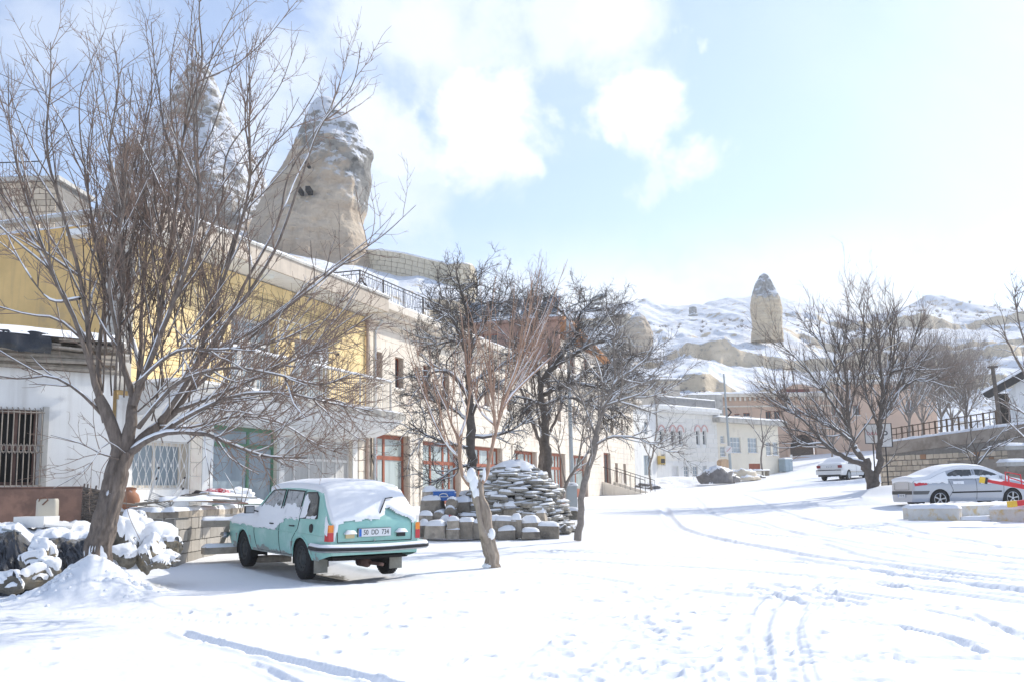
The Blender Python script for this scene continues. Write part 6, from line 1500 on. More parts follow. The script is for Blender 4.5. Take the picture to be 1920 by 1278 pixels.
    def line(s, mb, pts, sg=1, r=.006, off=.002, k=4):
        p = []
        for (a, b), (c, d) in zip(pts[:-1], pts[1:]):
            n = max(2, int(math.hypot(c-a, d-b)/.06)); p += [(a+(c-a)*i/n, b+(d-b)*i/n) for i in range(n)]
        p.append(pts[-1]); p = np.array(p); mb.tube(s.side(p[:, 0], p[:, 1], off, sg), r, k)
    def sidesnow(s, mb, x0, x1, z0, z1, th, keep, sg=1, seed=0, nx=60, nz_=26):
        X, Z = np.meshgrid(np.linspace(x0, x1, nx), np.linspace(z0, z1, nz_), indexing='ij'); Z = np.minimum(Z, s.zedge(X)+.0)
        k = keep(X, Z)+.35*fbm(X, Z, 9, 4, seed); m = k > 0
        T = th*np.clip(k*4, .1, 1)*(1+.3*fbm(X, Z, 14, 2, seed+1))
        A = s.side(X, Z, T+.003, sg); mm = m[:-1, :-1] & m[1:, 1:] & m[1:, :-1] & m[:-1, 1:]; mb.grid(A, 0, mm, flip=(sg < 0))
    def topsnow(s, mb, x0, x1, th, keep, seed=0, nx=70, nv=31, vmax=1.0, dx=0.0):
        X, V = np.meshgrid(np.linspace(x0, x1, nx), np.linspace(-vmax, vmax, nv), indexing='ij'); k = keep(X, V)+.12*fbm(X, V, 6, 4, seed); m = k > 0
        A = s.topat(X, V); base = A.copy(); ta = np.gradient(A, axis=0); tb = np.gradient(A, axis=1); n = np.cross(tb, ta) if False else np.cross(ta, tb); n /= np.linalg.norm(n, axis=2)[..., None]+1e-9; n *= np.sign(n[..., 2:3]+1e-9)
        T = th*np.sqrt(np.clip(k*6, .02, 1))*(1+.18*fbm(X, V, 3, 3, seed+1)); A = A+n*(T+.004)[..., None]
        edge = (np.abs(V) > vmax*.985) | (X <= x0+1e-6) | (X >= x1-1e-6); A = np.where(edge[..., None], base-n*.004, A)
        mm = m[:-1, :-1] & m[1:, 1:] & m[1:, :-1] & m[:-1, 1:]; mb.grid(A, 0, mm, flip=True)
def wheel(parent, x, y, r, w, sg, rimmat, tyremat, spokes=0, hubr=.62, name='wheel'):
    o = bpy.data.objects.new(name, None); C.objects.link(o); o.parent = parent; o.location = (x, y, r)
    mb = MB(); n = 36; prof = [(hubr, -.5), (.86, -.5), (.96, -.42), (1, -.3), (1, .3), (.96, .42), (.86, .5), (hubr, .5), (hubr, -.5)]
    A = np.array([[(r*k*math.cos(a), w*d, r*k*math.sin(a)) for a in np.linspace(0, 2*math.pi, n+1)] for k, d in prof]); mb.grid(A, flip=False)
    for i in range(n):      # tread lugs
        a = i*2*math.pi/n
        for d in (-.34, 0, .34):
            c = np.array([math.cos(a+d*.2)*r, w*d*.8, math.sin(a+d*.2)*r]); T = Matrix.Translation(c) @ Matrix.Rotation(-(a+d*.2), 4, 'Y'); mb.box(-.006, .006, -w*.12, w*.12, -.016, .016, 0, np.array(T))
    mb.build('tyre', tyremat, o, smooth=False)
    mb = MB(); f = sg*w*.5
    if spokes:
        for rr_, d in ((hubr+.0, 0),): mb.tube([(r*hubr*math.cos(a), f*.96, r*hubr*math.sin(a)) for a in np.linspace(0, 2*math.pi, 31)], r*.035, 5)
        for k in range(spokes):
            a = k*2*math.pi/spokes+.2
            for da in (-.10, .10): mb.beam((r*.12*math.cos(a+da), f*.9, r*.12*math.sin(a+da)), (r*hubr*math.cos(a+da*.8), f*.9, r*hubr*math.sin(a+da*.8)), r*.07, r*.06)
        mb.tube([(0, f*.7, 0), (0, f*.98, 0)], r*.14, 12, cap=True)
        mb.build('rim', rimmat, o); mb = MB(); mb.tube([(0, f*.2, 0), (0, f*.3, 0)], r*hubr, 20, cap=True); mb.build('brake_disc', DARK, o)
    else:
        prof = [(hubr*1.02, .98), (hubr*.95, .9), (hubr*.86, .62), (hubr*.55, .7), (hubr*.4, .86), (hubr*.36, .95), (.001, .98)]
        mb.grid(np.array([[(r*k*math.cos(a), f*d, r*k*math.sin(a)) for a in np.linspace(0, 2*math.pi, 25)] for k, d in prof]), flip=sg > 0); mb.build('rim', rimmat, o, smooth=True)
        mb = MB()
        for k in range(10):
            a = k*.628; q = (r*hubr*.72*math.cos(a), f*.72, r*hubr*.72*math.sin(a)); mb.tube([np.array(q), np.array(q)+np.array([0, f*.04, 0])], r*.045, 6, cap=True)
        mb.build('rim_holes', DARK, o)
    return o
TYRE = M('tyre_rubber', (.018, .018, .019), .85, .25, 20)
TYREG = M('dusty_steel_rim', (.035, .04, .04), .6, .3, 20)
ALLOY = M('alloy_rim', (.55, .56, .58), .35, .05, metal=.6)
LAMPR = M('tail_lamp_red', (.60, .02, .03), .2, .1, spec=.8)
LAMPO = M('tail_lamp_orange', (.85, .25, .01), .2, .1, spec=.8)
CHROME = M('dull_chrome', (.40, .41, .42), .35, .2, 6, metal=.9)
RUBBER = M('black_rubber', (.02, .02, .022), .5, .1)
CGLASS = M('car_glass', (.035, .04, .042), .06, .15, 6, spec=.9, col2=(.16, .16, .155), c2s=5, c2t=.6)
FROST = M('frosted_glass', (.42, .43, .44), .5, .25, 9, col2=(.08, .09, .09), c2s=12, c2t=.6)
def plate(parent, text, loc, rz, w=.52, h=.112, size=.095, colours=True):
    mb = MB(); mb.box(-w/2, w/2, -.006, .006, -h/2, h/2); p = mb.build('number_plate', M('plate_white_'+str(len(bpy.data.materials)), (.78, .79, .80), .5, .03), parent, loc=loc, rz=rz)
    if colours: mb = MB(); mb.box(-w/2+.004, -w/2+.045, -.009, -.0061, -h/2+.004, h/2-.004); mb.build('blue_strip', M('plate_blue_'+str(len(bpy.data.materials)), (.03, .16, .60), .5), p)
    text_mesh('plate_lettering', text, size, RUBBER, p, (.02, -.0085, 0), (R(90), 0, 0), .80, .0008)
    return p
def build_green_car():
    gp = M('turquoise_car_paint', (.32, .60, .53), .42, .07, 2.2, spec=.5, coat=.2, col2=(.44, .66, .61), c2s=3.5, c2t=.58)
    f = np.array([-.574, .819]); rt = np.array([.819, .574])
    rear = np.array(CAR); zr = gz(*(rear+f*.95))-.02; zf = gz(*(rear+f*3.45))-.02; pitch = math.atan2(zf-zr, 2.44)
    t = thing('station_wagon', 'old turquoise station wagon with snow over roof, rear window and bonnet', 'car', (rear[0], rear[1], zr), rot=(0, -pitch, math.atan2(f[1], f[0])))
    # local: x forward, y left, z up
    top = [(0, .60), (.015, .90), (.05, .955), (.16, 1.09), (.30, 1.25), (.42, 1.375), (.50, 1.41), (.75, 1.445), (1.3, 1.465), (1.9, 1.46), (2.35, 1.43), (2.55, 1.38), (2.80, 1.18), (3.05, .985), (3.15, .945), (3.5, .915), (3.9, .875), (4.22, .825), (4.34, .76), (4.40, .62)]
    belt = [(0, .60), (.03, .86), (.2, .90), (.6, .905), (2.0, .895), (3.05, .88), (3.6, .84), (4.2, .79), (4.4, .60)]
    pw = [(.2, .86), (.30, .92), (.42, .975), (.62, 1.0), (.70, .995), (.90, .965), (1.5, .965)]
    plan = [(0, .90), (.05, .95), (.25, .985), (.8, 1.0), (3.2, 1.0), (3.9, .975), (4.2, .94), (4.33, .89), (4.4, .82)]
    c = Car(4.40, 1.63, top, belt, pw, .6, zb=.31, tilt=.27, crown=.045, arches=(.93, 3.42), ar=.335, wz=.30, plan=plan)
    c.rise = .10; c.body(gp, t)
    # seams
    for sg in (1, -1):
        mb = MB()
        c.line(mb, [(1.78, .33), (1.80, .88), (1.80, 1.36)], sg); c.line(mb, [(2.72, .33), (2.74, .60), (2.66, .86), (2.48, 1.33)], sg) if False else None
        c.line(mb, [(2.78, .33), (2.86, .55), (2.90, .88)], sg); c.line(mb, [(1.28, .62), (1.06, .74), (1.02, .90), (1.02, 1.36)], sg) if False else c.line(mb, [(1.30, .36), (1.24, .60), (1.06, .76), (1.02, .90), (1.04, 1.36)], sg)
        c.line(mb, [(1.30, .345), (2.78, .345)], sg); mb.build('door_seam', RUBBER, t)
        mb = MB(); c.line(mb, [(.16, .69), (1.0, .70), (2.4, .70), (3.6, .69), (4.3, .66)], sg, .008, .0); mb.build('belt_crease', gp, t, smooth=True)
        mb = MB(); pts = [(k, z) for k, z in [(.93+.36*math.cos(a), .30+.36*math.sin(a)) for a in np.linspace(.05, math.pi-.05, 15)]]; c.line(mb, pts, sg, .016, .0, 6); pts = [(3.42+.36*math.cos(a), .30+.36*math.sin(a)) for a in np.linspace(.05, math.pi-.05, 15)]; c.line(mb, pts, sg, .016, .0, 6); mb.build('arch_lip', gp, t, smooth=True)
        # side windows
        for nm, poly in (('rear_quarter_window', [(.40, .945), (.985, .93), (.985, 1.315), (.62, 1.325), (.52, 1.25)]), ('rear_door_window', [(1.08, .93), (1.76, .925), (1.76, 1.345), (1.08, 1.335)]), ('front_door_window', [(1.85, .925), (2.86, .915), (2.74, 1.03), (2.50, 1.24), (2.36, 1.33), (1.85, 1.345)])):
            w = c.patch(poly, CGLASS if nm == 'rear_quarter_window' else FROST if nm != 'x' else CGLASS, t, nm, .005, sg)
            mb = MB(); c.line(mb, poly+[poly[0]], sg, .011, .006); mb.build('window_rubber', RUBBER, w)
        mb = MB()
        for x in (1.18, 2.0):
            a = c.side(x, .80, .012, sg); b = c.side(x+.14, .80, .03, sg); mb.tube([a, (a+b)/2+np.array([0, sg*.018, 0]), b], .012, 5, cap=True)
        mb.build('door_handle', RUBBER, t)
        mb = MB(); a = c.side(.52, .80, .004, sg)
        # tail lamps
        y0, y1 = (.80*sg, .70*sg)
        lz = [(.62, .75, LAMPR, 'tail_lamp'), (.752, .86, LAMPO, 'indicator_lamp')]
        for z0, z1, m_, nm in lz:
            mb = MB(); n = 6; A = []
            for z in np.linspace(z0, z1, 4):
                A.append([(-.012 if k < 4 else .0+.10*(k-3)/2, sg*(.69+.105*min(k, 4)/4 if k < 4 else c.wid(.0+.10*(k-3)/2, z)+.006), z) for k in range(6)])
            A = np.array(A); mb.grid(A, flip=(sg > 0)); mb.build(nm, m_, t, smooth=False)
        mb = MB(); mb.box(-.035, -.006, min(sg*.36, sg*.50), max(sg*.36, sg*.50), .66, .745); mb.build('reversing_lamp', M('pale_lamp_%d' % sg, (.62, .50, .28), .3, .1) if sg > 0 else RUBBER, t)
        mb = MB(); snow_mesh(mb, -.07, -.004, min(sg*.35, sg*.51), max(sg*.35, sg*.51), .735, .045, 3); mb.build('lamp_snow', SNOW, t, smooth=True)
    mb = MB(); a = c.side(.55, .79, .006, 1); q = np.linspace(0, 2*math.pi, 17); mb.grid(np.array([[a+np.array([rr_*math.cos(k), d, rr_*1.15*math.sin(k)]) for k in q] for rr_, d in ((.062, -.004), (.055, .012), (.001, .014))]), flip=False); mb.build('fuel_cap', RUBBER, t)
    # rear bumper
    mb = MB(); pr = [(.42, .86), (.02, .90), (-.09, .84), (-.12, .62), (-.125, 0), (-.12, -.62), (-.09, -.84), (.02, -.90), (.42, -.86)]
    pts = np.array([(x, y, .515-.02*(1-abs(y)/.9)) for x, y in pr]); tt = np.arange(len(pts)); ti = np.linspace(0, len(pts)-1, 49); pts = np.stack([np.interp(ti, tt, pts[:, k]) for k in range(3)], -1)
    for _ in range(3): pts[1:-1] = (pts[:-2]+2*pts[1:-1]+pts[2:])/4
    A = []
    for p_, tn in zip(pts, np.gradient(pts, axis=0)):
        tn = tn/np.linalg.norm(tn); nn = np.array([tn[1], -tn[0], 0]);  nn = nn if nn[0]*1 < .0 or abs(p_[1]) > .8 else -nn
        if abs(p_[1]) > .84: nn = np.array([0, math.copysign(1, p_[1]), 0])
        A.append([p_+nn*d+np.array([0, 0, z]) for d, z in ((-.02, .036), (.015, .042), (.032, .027), (.034, -.027), (.015, -.044), (-.02, -.04))])
    A = np.array(A); mb.grid(A); bp = mb.build('rear_bumper', CHROME, t, smooth=True)
    mb = MB(); B = A[:, 2:4].copy(); mid = B.mean(1); out = B-(A[:, :1])*0
    R_ = []
    for a4 in A:
        c0 = (a4[2]+a4[3])/2; n_ = (a4[2]-a4[1])*np.array([1, 1, 0]); n_ /= np.linalg.norm(n_)+1e-9; R_.append([c0+n_*d+np.array([0, 0, z]) for d, z in ((0, .024), (.014, .018), (.014, -.018), (0, -.024))])
    mb.grid(np.array(R_)); mb.build('rubber_strip', RUBBER, bp)
    mb = MB(); S = []
    for a4 in A:
        S.append([a4[0]+np.array([0, 0, 0]), a4[0]+np.array([0, 0, .022]), (a4[0]+a4[1])/2+np.array([0, 0, .034]), a4[1]+np.array([0, 0, .022]), a4[2]+np.array([0, 0, .005])])
    mb.grid(np.array(S)); mb.build('bumper_snow', SNOW, bp, smooth=True)
    # tailgate seams, latch, plate
    mb = MB(); mb.tube([(-.004, .62, .60), (-.002, .63, .80), (.03, .635, .93)], .006, 4); mb.tube([(-.004, -.62, .60), (-.002, -.63, .80), (.03, -.635, .93)], .006, 4); mb.tube([(-.004, .62, .60), (-.004, -.62, .60)], .006, 4); mb.build('tailgate_seam', RUBBER, t)
    mb = MB(); mb.tube([(-.005, .02, .60), (-.03, .02, .615), (-.03, .02, .64)], .012, 5); mb.build('tailgate_latch', CHROME, t)
    plate(t, '50  DD  734', (-.028, .02, .735), -math.pi/2, .54, .12, .105)
    mb = MB(); mb.box(-.018, -.002, -.26, .30, .672, .80); mb.build('plate_holder', RUBBER, t)
    # wiper and dark slot under the roof snow
    def on_top(x, v, off): return c.topat(np.array([x]), np.array([v]), off)[0]
    mb = MB(); nrm = np.array([-.06, 0, .05]); pts = [on_top(.07, -.12, 0)+nrm*.6, on_top(.14, -.22, 0)+nrm*.9, on_top(.24, -.36, 0)+nrm*1.0, on_top(.26, -.55, 0)+nrm*1.0]; mb.tube(pts, .010, 5); mb.build('rear_wiper', RUBBER, t)
    # rear window (mostly under snow)
    X, V = np.meshgrid(np.linspace(.15, .40, 10), np.linspace(-.82, .82, 15), indexing='ij'); mb = MB(); mb.grid(c.topat(X, V)+np.array([-.006, 0, .006]), flip=True); mb.build('rear_window', CGLASS, t, smooth=True)
    X, V = np.meshgrid(np.linspace(2.58, 3.03, 12), np.linspace(-.9, .9, 15), indexing='ij'); mb = MB(); mb.grid(c.topat(X, V)+np.array([.006, 0, .006]), flip=True); mb.build('windscreen', FROST, t, smooth=True)
    # snow
    def roofk(X, V): return .5+0*X
    mb = MB(); c.topsnow(mb, .475, 2.56, .062, roofk, 1, vmax=.99)
    # tailgate sheet with the bare patch at lower right
    def tg(X, V):
        lim = np.interp(V, [-1, -.80, -.66, -.5, -.40, -.32, -.25, -.1, .2, .5, .75, .9, 1], [.02, .02, .05, .085, .125, .14, .06, .02, .02, .015, .015, .0, .0]); return (X-lim)*6
    c.topsnow(mb, .002, .445, .05, tg, 5, 60, 60, vmax=.97)
    def bon(X, V): return np.clip((X-3.0)*8, -.2, .5)
    c.topsnow(mb, 3.05, 4.32, .045, bon, 8, vmax=.985); c.topsnow(mb, 2.56, 3.05, .035, lambda X, V: .35+0*X, 9, vmax=.96)
    mb.build('snow_cover', SNOW, t, smooth=True)
    mb = MB()
    # left side: front door, wing
    c.sidesnow(mb, 1.62, 4.25, .70, 1.05, .018, lambda X, Z: np.where(X > 2.95, np.clip((Z-.715)*8, -1, 1), np.where(X > 1.9, np.clip(np.minimum((Z-.70)*9, (1.13-Z)*5), -1, 1)*.9-.05*(np.abs(X-2.35) < .1), np.clip(np.minimum((Z-.74-(1.9-X)*.3)*6, 1), -1, 1)*.6)), 1, 3, 110, 30)
    c.sidesnow(mb, 1.03, 1.8, .86, 1.30, .014, lambda X, Z: np.clip(np.minimum((Z-.885)*8, (1.12-Z)*5), -1, .6), 1, 7, 60, 30)
    c.sidesnow(mb, 1.85, 2.8, .9, 1.28, .012, lambda X, Z: np.clip(np.minimum((Z-.88)*8, (1.10-Z)*5), -1, .6), 1, 17, 60, 30)
    c.sidesnow(mb, .45, 1.0, .93, 1.30, .014, lambda X, Z: np.where(X > .78, (.15-np.abs(Z-1.09))*4-(.9-X)*3+.15, (.975-Z)*6), 1, 5, 60, 34)
    c.sidesnow(mb, .02, .34, .70, 1.22, .016, lambda X, Z: (.16-X)*3.5-np.clip(.82-Z, 0, 1)*2.5+np.clip(Z-1.0, 0, .2), 1, 9, 40, 40)
    c.sidesnow(mb, 3.0, 4.2, .70, .98, .02, lambda X, Z: np.clip((Z-.73)*8, -1, 1), -1, 4, 60, 20); c.sidesnow(mb, .3, 3.0, .86, 1.3, .015, lambda X, Z: np.clip(np.minimum((Z-.88)*8, (1.15-Z)*5), -1, 1), -1, 4, 90, 26)
    mb.build('side_snow', SNOW, t, smooth=True)
    gm = MB()
    for sg in (1, -1): c.sidesnow(gm, .35, 4.2, .31, .56, .0012, lambda X, Z: np.where((np.abs(X-.93) < .40) | (np.abs(X-3.42) < .40), (.62-Z)*2.2*np.where(np.hypot(np.where(X < 2, X-.93, X-3.42), Z-.30) > .375, 1, -9), (.40-Z)*3.5), sg, 31, 160, 26)
    gm.build('road_grime', M('road_grime', (.34, .36, .33), .9, .2, 14), t, smooth=True)
    # mirror
    m = c.side(2.78, .96, .0, 1); mb = MB(); mb.tube([m, m+np.array([.02, .10, .03])], .012, 5); mb.box(m[0]-.01, m[0]+.05, m[1]+.09, m[1]+.25, m[2]-.02, m[2]+.10); mo = mb.build('wing_mirror', RUBBER, t); mb = MB(); mb.box(m[0]-.016, m[0]-.0101, m[1]+.10, m[1]+.24, m[2]-.01, m[2]+.09); mb.build('mirror_glass', CHROME, mo)
    # front bumper end, exhaust, axle, mudflaps
    mb = MB(); mb.tube([(4.1, .86, .50), (4.36, .84, .50), (4.46, .62, .50), (4.47, -.62, .50), (4.36, -.84, .50), (4.1, -.86, .50)], .05, 6, cap=True); mb.build('front_bumper', CHROME, t, smooth=True)
    for sg in (1, -1):
        mb = MB(); mb.tube([(4.37, sg*.55, .66), (4.42, sg*.55, .66)], .09, 14, cap=True); mb.build('headlamp', CHROME, t)
        mb = MB(); mb.box(.52, .535, sg*.64-.11, sg*.64+.11, .12, .36); mb.build('mud_flap', M('dirty_grey_rubber_%d' % sg, (.28, .27, .23), .8, .2, 9), t)
        w = wheel(t, .93, sg*.70, .315, .17, sg, TYREG, TYRE); w = wheel(t, 3.42, sg*.70, .315, .17, sg, TYREG, TYRE)
    mb = MB(); mb.tube([(.93, .66, .31), (.93, 0, .29), (.93, -.66, .31)], .05, 8); mb.tube([(.75, .64, .33), (.70, .2, .33), (.72, -.5, .30)], .03, 6); mb.build('rear_axle', RUBBER, t, smooth=True)
    mb = MB(); mb.tube([(2.2, -.3, .22), (1.2, -.35, .22), (.6, -.1, .24), (.1, -.12, .25), (-.02, -.12, .25)], .028, 8, cap=True); mb.tube([(.62, -.05, .25), (.34, -.05, .25)], .07, 10, cap=True); mb.build('exhaust', RUSTY, t, smooth=True)
    
    # paving blocks showing bare under the car
    cb = MB(); pave = M('paving_block', (.25, .24, .22), .9, .15, 6, .004, 60, rnd=.15)
    cnt = 0; s = tag(bpy.data.objects.new('paving', None), 'bare grey paving blocks showing under the green car', None); C.objects.link(s); s['kind'] = 'structure'
    r2 = random.Random(2); a0 = rear+f*.25
    for i in range(12):
        for j in range(9):
            u, v = .45+i*.205+(.1 if j % 2 else 0), -.62+j*.155; p = rear+f*u+rt*v; z = gz(*p)-.11
            if r2.random() < .15: continue
            o = bpy.data.objects.new('paving_block', unit_block(pave, 1, 0.0)); C.objects.link(o); o.parent = s; o.location = (p[0], p[1], z-.045+.012); o.scale = (.19, .14, .09); o.rotation_euler = (0, 0, math.atan2(f[1], f[0]))
    q = P(462, 1050, 17.9); w = thing('wooden_chock', 'grey log lying behind the front wheel of the green car', 'log', (q[0], q[1], q[2]+.02), .15); mb = MB(); mb.tube([(-.0, 0, 0), (.45, .06, 0), (.75, .12, -.01)], [.06, .065, .055], 8, cap=True); mb.build('log', WOODG, w)
def build_sedans():
    # silver saloon at the right
    sp = M('silver_car_paint', (.46, .48, .52), .30, .03, 1, metal=.35, spec=.5, coat=.3)
    def ground_pt(px, Y): q = P(px, 905, Y); return np.array([q[0], q[1]])
    rear = ground_pt(1690, 36.2); az = 83.0; f = np.array([math.sin(R(az)), math.cos(R(az))])
    zr = gz(*(rear+f*1.0)); t = thing('silver_saloon', 'silver saloon car half buried in snow, parked below the stone wall', 'car', (rear[0], rear[1], zr-.09), rot=(0, 0, math.atan2(f[1], f[0])))
    top = [(0, .62), (.02, .92), (.06, 1.02), (.30, 1.06), (.50, 1.07), (.62, 1.10), (.95, 1.26), (1.3, 1.385), (1.7, 1.45), (2.2, 1.465), (2.6, 1.43), (3.0, 1.31), (3.5, 1.06), (3.65, .99), (4.0, .93), (4.3, .84), (4.44, .70), (4.5, .5)]
    belt = [(0, .62), (.05, .95), (.5, .99), (2.0, .96), (3.4, .91), (4.2, .80), (4.5, .5)]
    pw = [(.2, .90), (.35, .96), (.60, 1.0), (.8, .99), (.95, .955), (1.5, .955)]; plan = [(0, .80), (.06, .90), (.3, .97), (.9, 1), (3.5, 1), (4.1, .95), (4.35, .86), (4.5, .70)]
    c = Car(4.50, 1.78, top, belt, pw, .6, zb=.24, tilt=.42, crown=.05, arches=(.92, 3.61), ar=.355, wz=.32, plan=plan)
    c.body(sp, t)
    for sg in (1, -1):
        mb = MB(); c.line(mb, [(2.28, .30), (2.30, .93), (2.25, 1.36)], sg, .007); c.line(mb, [(1.25, .36), (1.42, .62), (1.30, .95)], sg, .007); c.line(mb, [(3.28, .30), (3.30, .90)], sg, .007); mb.build('door_seam', RUBBER, t)
        mb = MB(); c.line(mb, [(1.36, .55), (3.2, .56)], sg, .028, .0, 6); mb.build('rubbing_strip', RUBBER, t)
        w = c.patch([(1.15, 1.01), (2.2, 1.0), (2.2, 1.35), (1.7, 1.34), (1.35, 1.22)], CGLASS, t, 'rear_door_window', .006, sg); w = c.patch([(2.34, 1.0), (3.45, .97), (3.1, 1.16), (2.75, 1.29), (2.34, 1.35)], CGLASS, t, 'front_door_window', .006, sg)
        mb = MB()
        for x in (1.55, 2.55): a = c.side(x, .86, .02, sg); b = c.side(x+.17, .86, .02, sg); mb.tube([a, b], .02, 5, cap=True)
        mb.build('door_handle', sp, t)
        c.patch([(.06, .78), (.50, .83), (.5, .88), (.06, .93)], LAMPR, t, 'tail_lamp', .008, sg)
        c.patch([(.02, .50), (.50, .50), (.56, .62), (.02, .62)], M('dark_grey_trim_%d' % sg, (.12, .12, .12), .6), t, 'bumper_trim', .008, sg)
        wheel(t, .92, sg*.78, .32, .19, sg, ALLOY, TYRE, 5, .66); wheel(t, 3.61, sg*.78, .32, .19, sg, ALLOY, TYRE, 5, .66)
        a = c.side(3.25, 1.0, .0, sg); mb = MB(); mb.box(a[0]-.06, a[0]+.06, min(a[1], a[1]+sg*.2), max(a[1], a[1]+sg*.2), a[2]-.03, a[2]+.1); mb.build('wing_mirror', sp, t)
    mb = MB(); mb.box(-.012, .03, -.70, .70, .50, .62); mb.build('rear_trim', RUBBER, t)
    plate(t, '38  EE  406', (-.022, .0, .46), -math.pi/2, .50, .11, .09)
    mb = MB(); mb.tube([(-.004, .5, .66), (-.006, .52, .90)], .006, 4); mb.tube([(-.004, -.5, .66), (-.006, -.52, .90)], .006, 4); mb.tube([(-.006, -.5, .66), (-.006, .5, .66)], .006, 4); mb.build('boot_seam', RUBBER, t)
    mb = MB(); c.topsnow(mb, .03, 4.3, .085, lambda X, V: .5+0*X, 2, 110, 31, vmax=.99)
    # sides facing the street are its right side (sg=-1)
    def ks(X, Z): return np.where(X < 1.25, (Z-.88+(X-.5)*.02)*6, np.where(X < 3.4, np.where(Z > 1.0, np.clip(np.minimum((1.13+.0*X-Z)*7, 1), -1, .8)+1.2*(Z > 1.33), -1.0), (Z-.93)*6))
    for sg in (-1, 1): c.sidesnow(mb, .05, 4.2, .8, 1.45, .03, ks, sg, 6, 150, 50)
    for x in (1.6, 2.62):
        c.sidesnow(mb, x-.18, x+.22, .83, .93, .035, lambda X, Z: .5+0*X, -1, 3, 14, 8)
    mb.build('snow_cover', SNOW, t, smooth=True)
    # white saloon up the street
    wp = M('white_car_paint', (.72, .73, .72), .3, .02, 1, coat=.3)
    q = P(1556, 899, 62); rear = q[:2]+np.array([0, 0]); az = 42.0; f = np.array([math.sin(R(az)), math.cos(R(az))])
    zc = gz(*(rear+f*1.5)); t = thing('white_saloon', 'white saloon car seen from behind, parked up the street near the hotel gate', 'car', (rear[0], rear[1], zc-.02), rot=(0, 0, math.atan2(f[1], f[0])))
    top = [(0, .62), (.02, .95), (.06, 1.0), (.35, 1.02), (.6, 1.03), (.95, 1.25), (1.25, 1.39), (1.8, 1.425), (2.4, 1.40), (2.8, 1.24), (3.3, .97), (3.8, .92), (4.2, .80), (4.35, .5)]; belt = [(0, .62), (.05, .92), (.6, .93), (3.2, .90), (4.1, .78), (4.35, .5)]
    c = Car(4.35, 1.70, top, belt, [(.2, .92), (.4, .98), (.62, 1), (.9, .965), (1.5, .965)], .6, zb=.30, tilt=.36, crown=.05, arches=(.90, 3.40), ar=.33, wz=.31, plan=[(0, .90), (.1, .96), (.5, 1), (3.5, 1), (4.1, .93), (4.35, .8)])
    c.body(wp, t)
    for sg in (1, -1):
        c.patch([(.85, .97), (1.95, .96), (1.95, 1.32), (1.35, 1.32)], CGLASS, t, 'rear_door_window', .008, sg); c.patch([(2.03, .96), (3.1, .94), (2.5, 1.30), (2.03, 1.32)], CGLASS, t, 'front_door_window', .008, sg)
        mb = MB(); c.line(mb, [(1.1, .5), (3.1, .5)], sg, .02); c.line(mb, [(1.99, .33), (1.99, 1.3)], sg, .006); mb.build('side_strip', RUBBER, t)
        mb = MB(); mb.box(-.02, .05, min(sg*.56, sg*.80), max(sg*.56, sg*.80), .74, .90); mb.build('tail_lamp', M('dark_red_lamp_%d' % sg, (.20, .01, .02), .3), t)
        wheel(t, .9, sg*.76, .31, .18, sg, GREYM, TYRE, 0, .66); wheel(t, 3.4, sg*.76, .31, .18, sg, GREYM, TYRE, 0, .66)
    mb = MB(); mb.box(-.10, .15, -.82, .82, .34, .60); mb.build('rear_bumper', wp, t); mb = MB(); mb.box(-.115, -.101, -.80, .80, .58, .625); mb.build('bumper_strip', RUBBER, t)
    plate(t, '38  LV  119', (-.03, 0, .80), -math.pi/2, .5, .11, .1, False)
    mb = MB(); mb.box(-.06, .12, -.7, .7, .22, .34); mb.build('rear_valance', RUBBER, t)
    mb = MB(); c.topsnow(mb, .03, 4.2, .05, lambda X, V: .5+0*X, 3, 90, 25, vmax=.99); mb.build('snow_cover', SNOW, t, smooth=True)
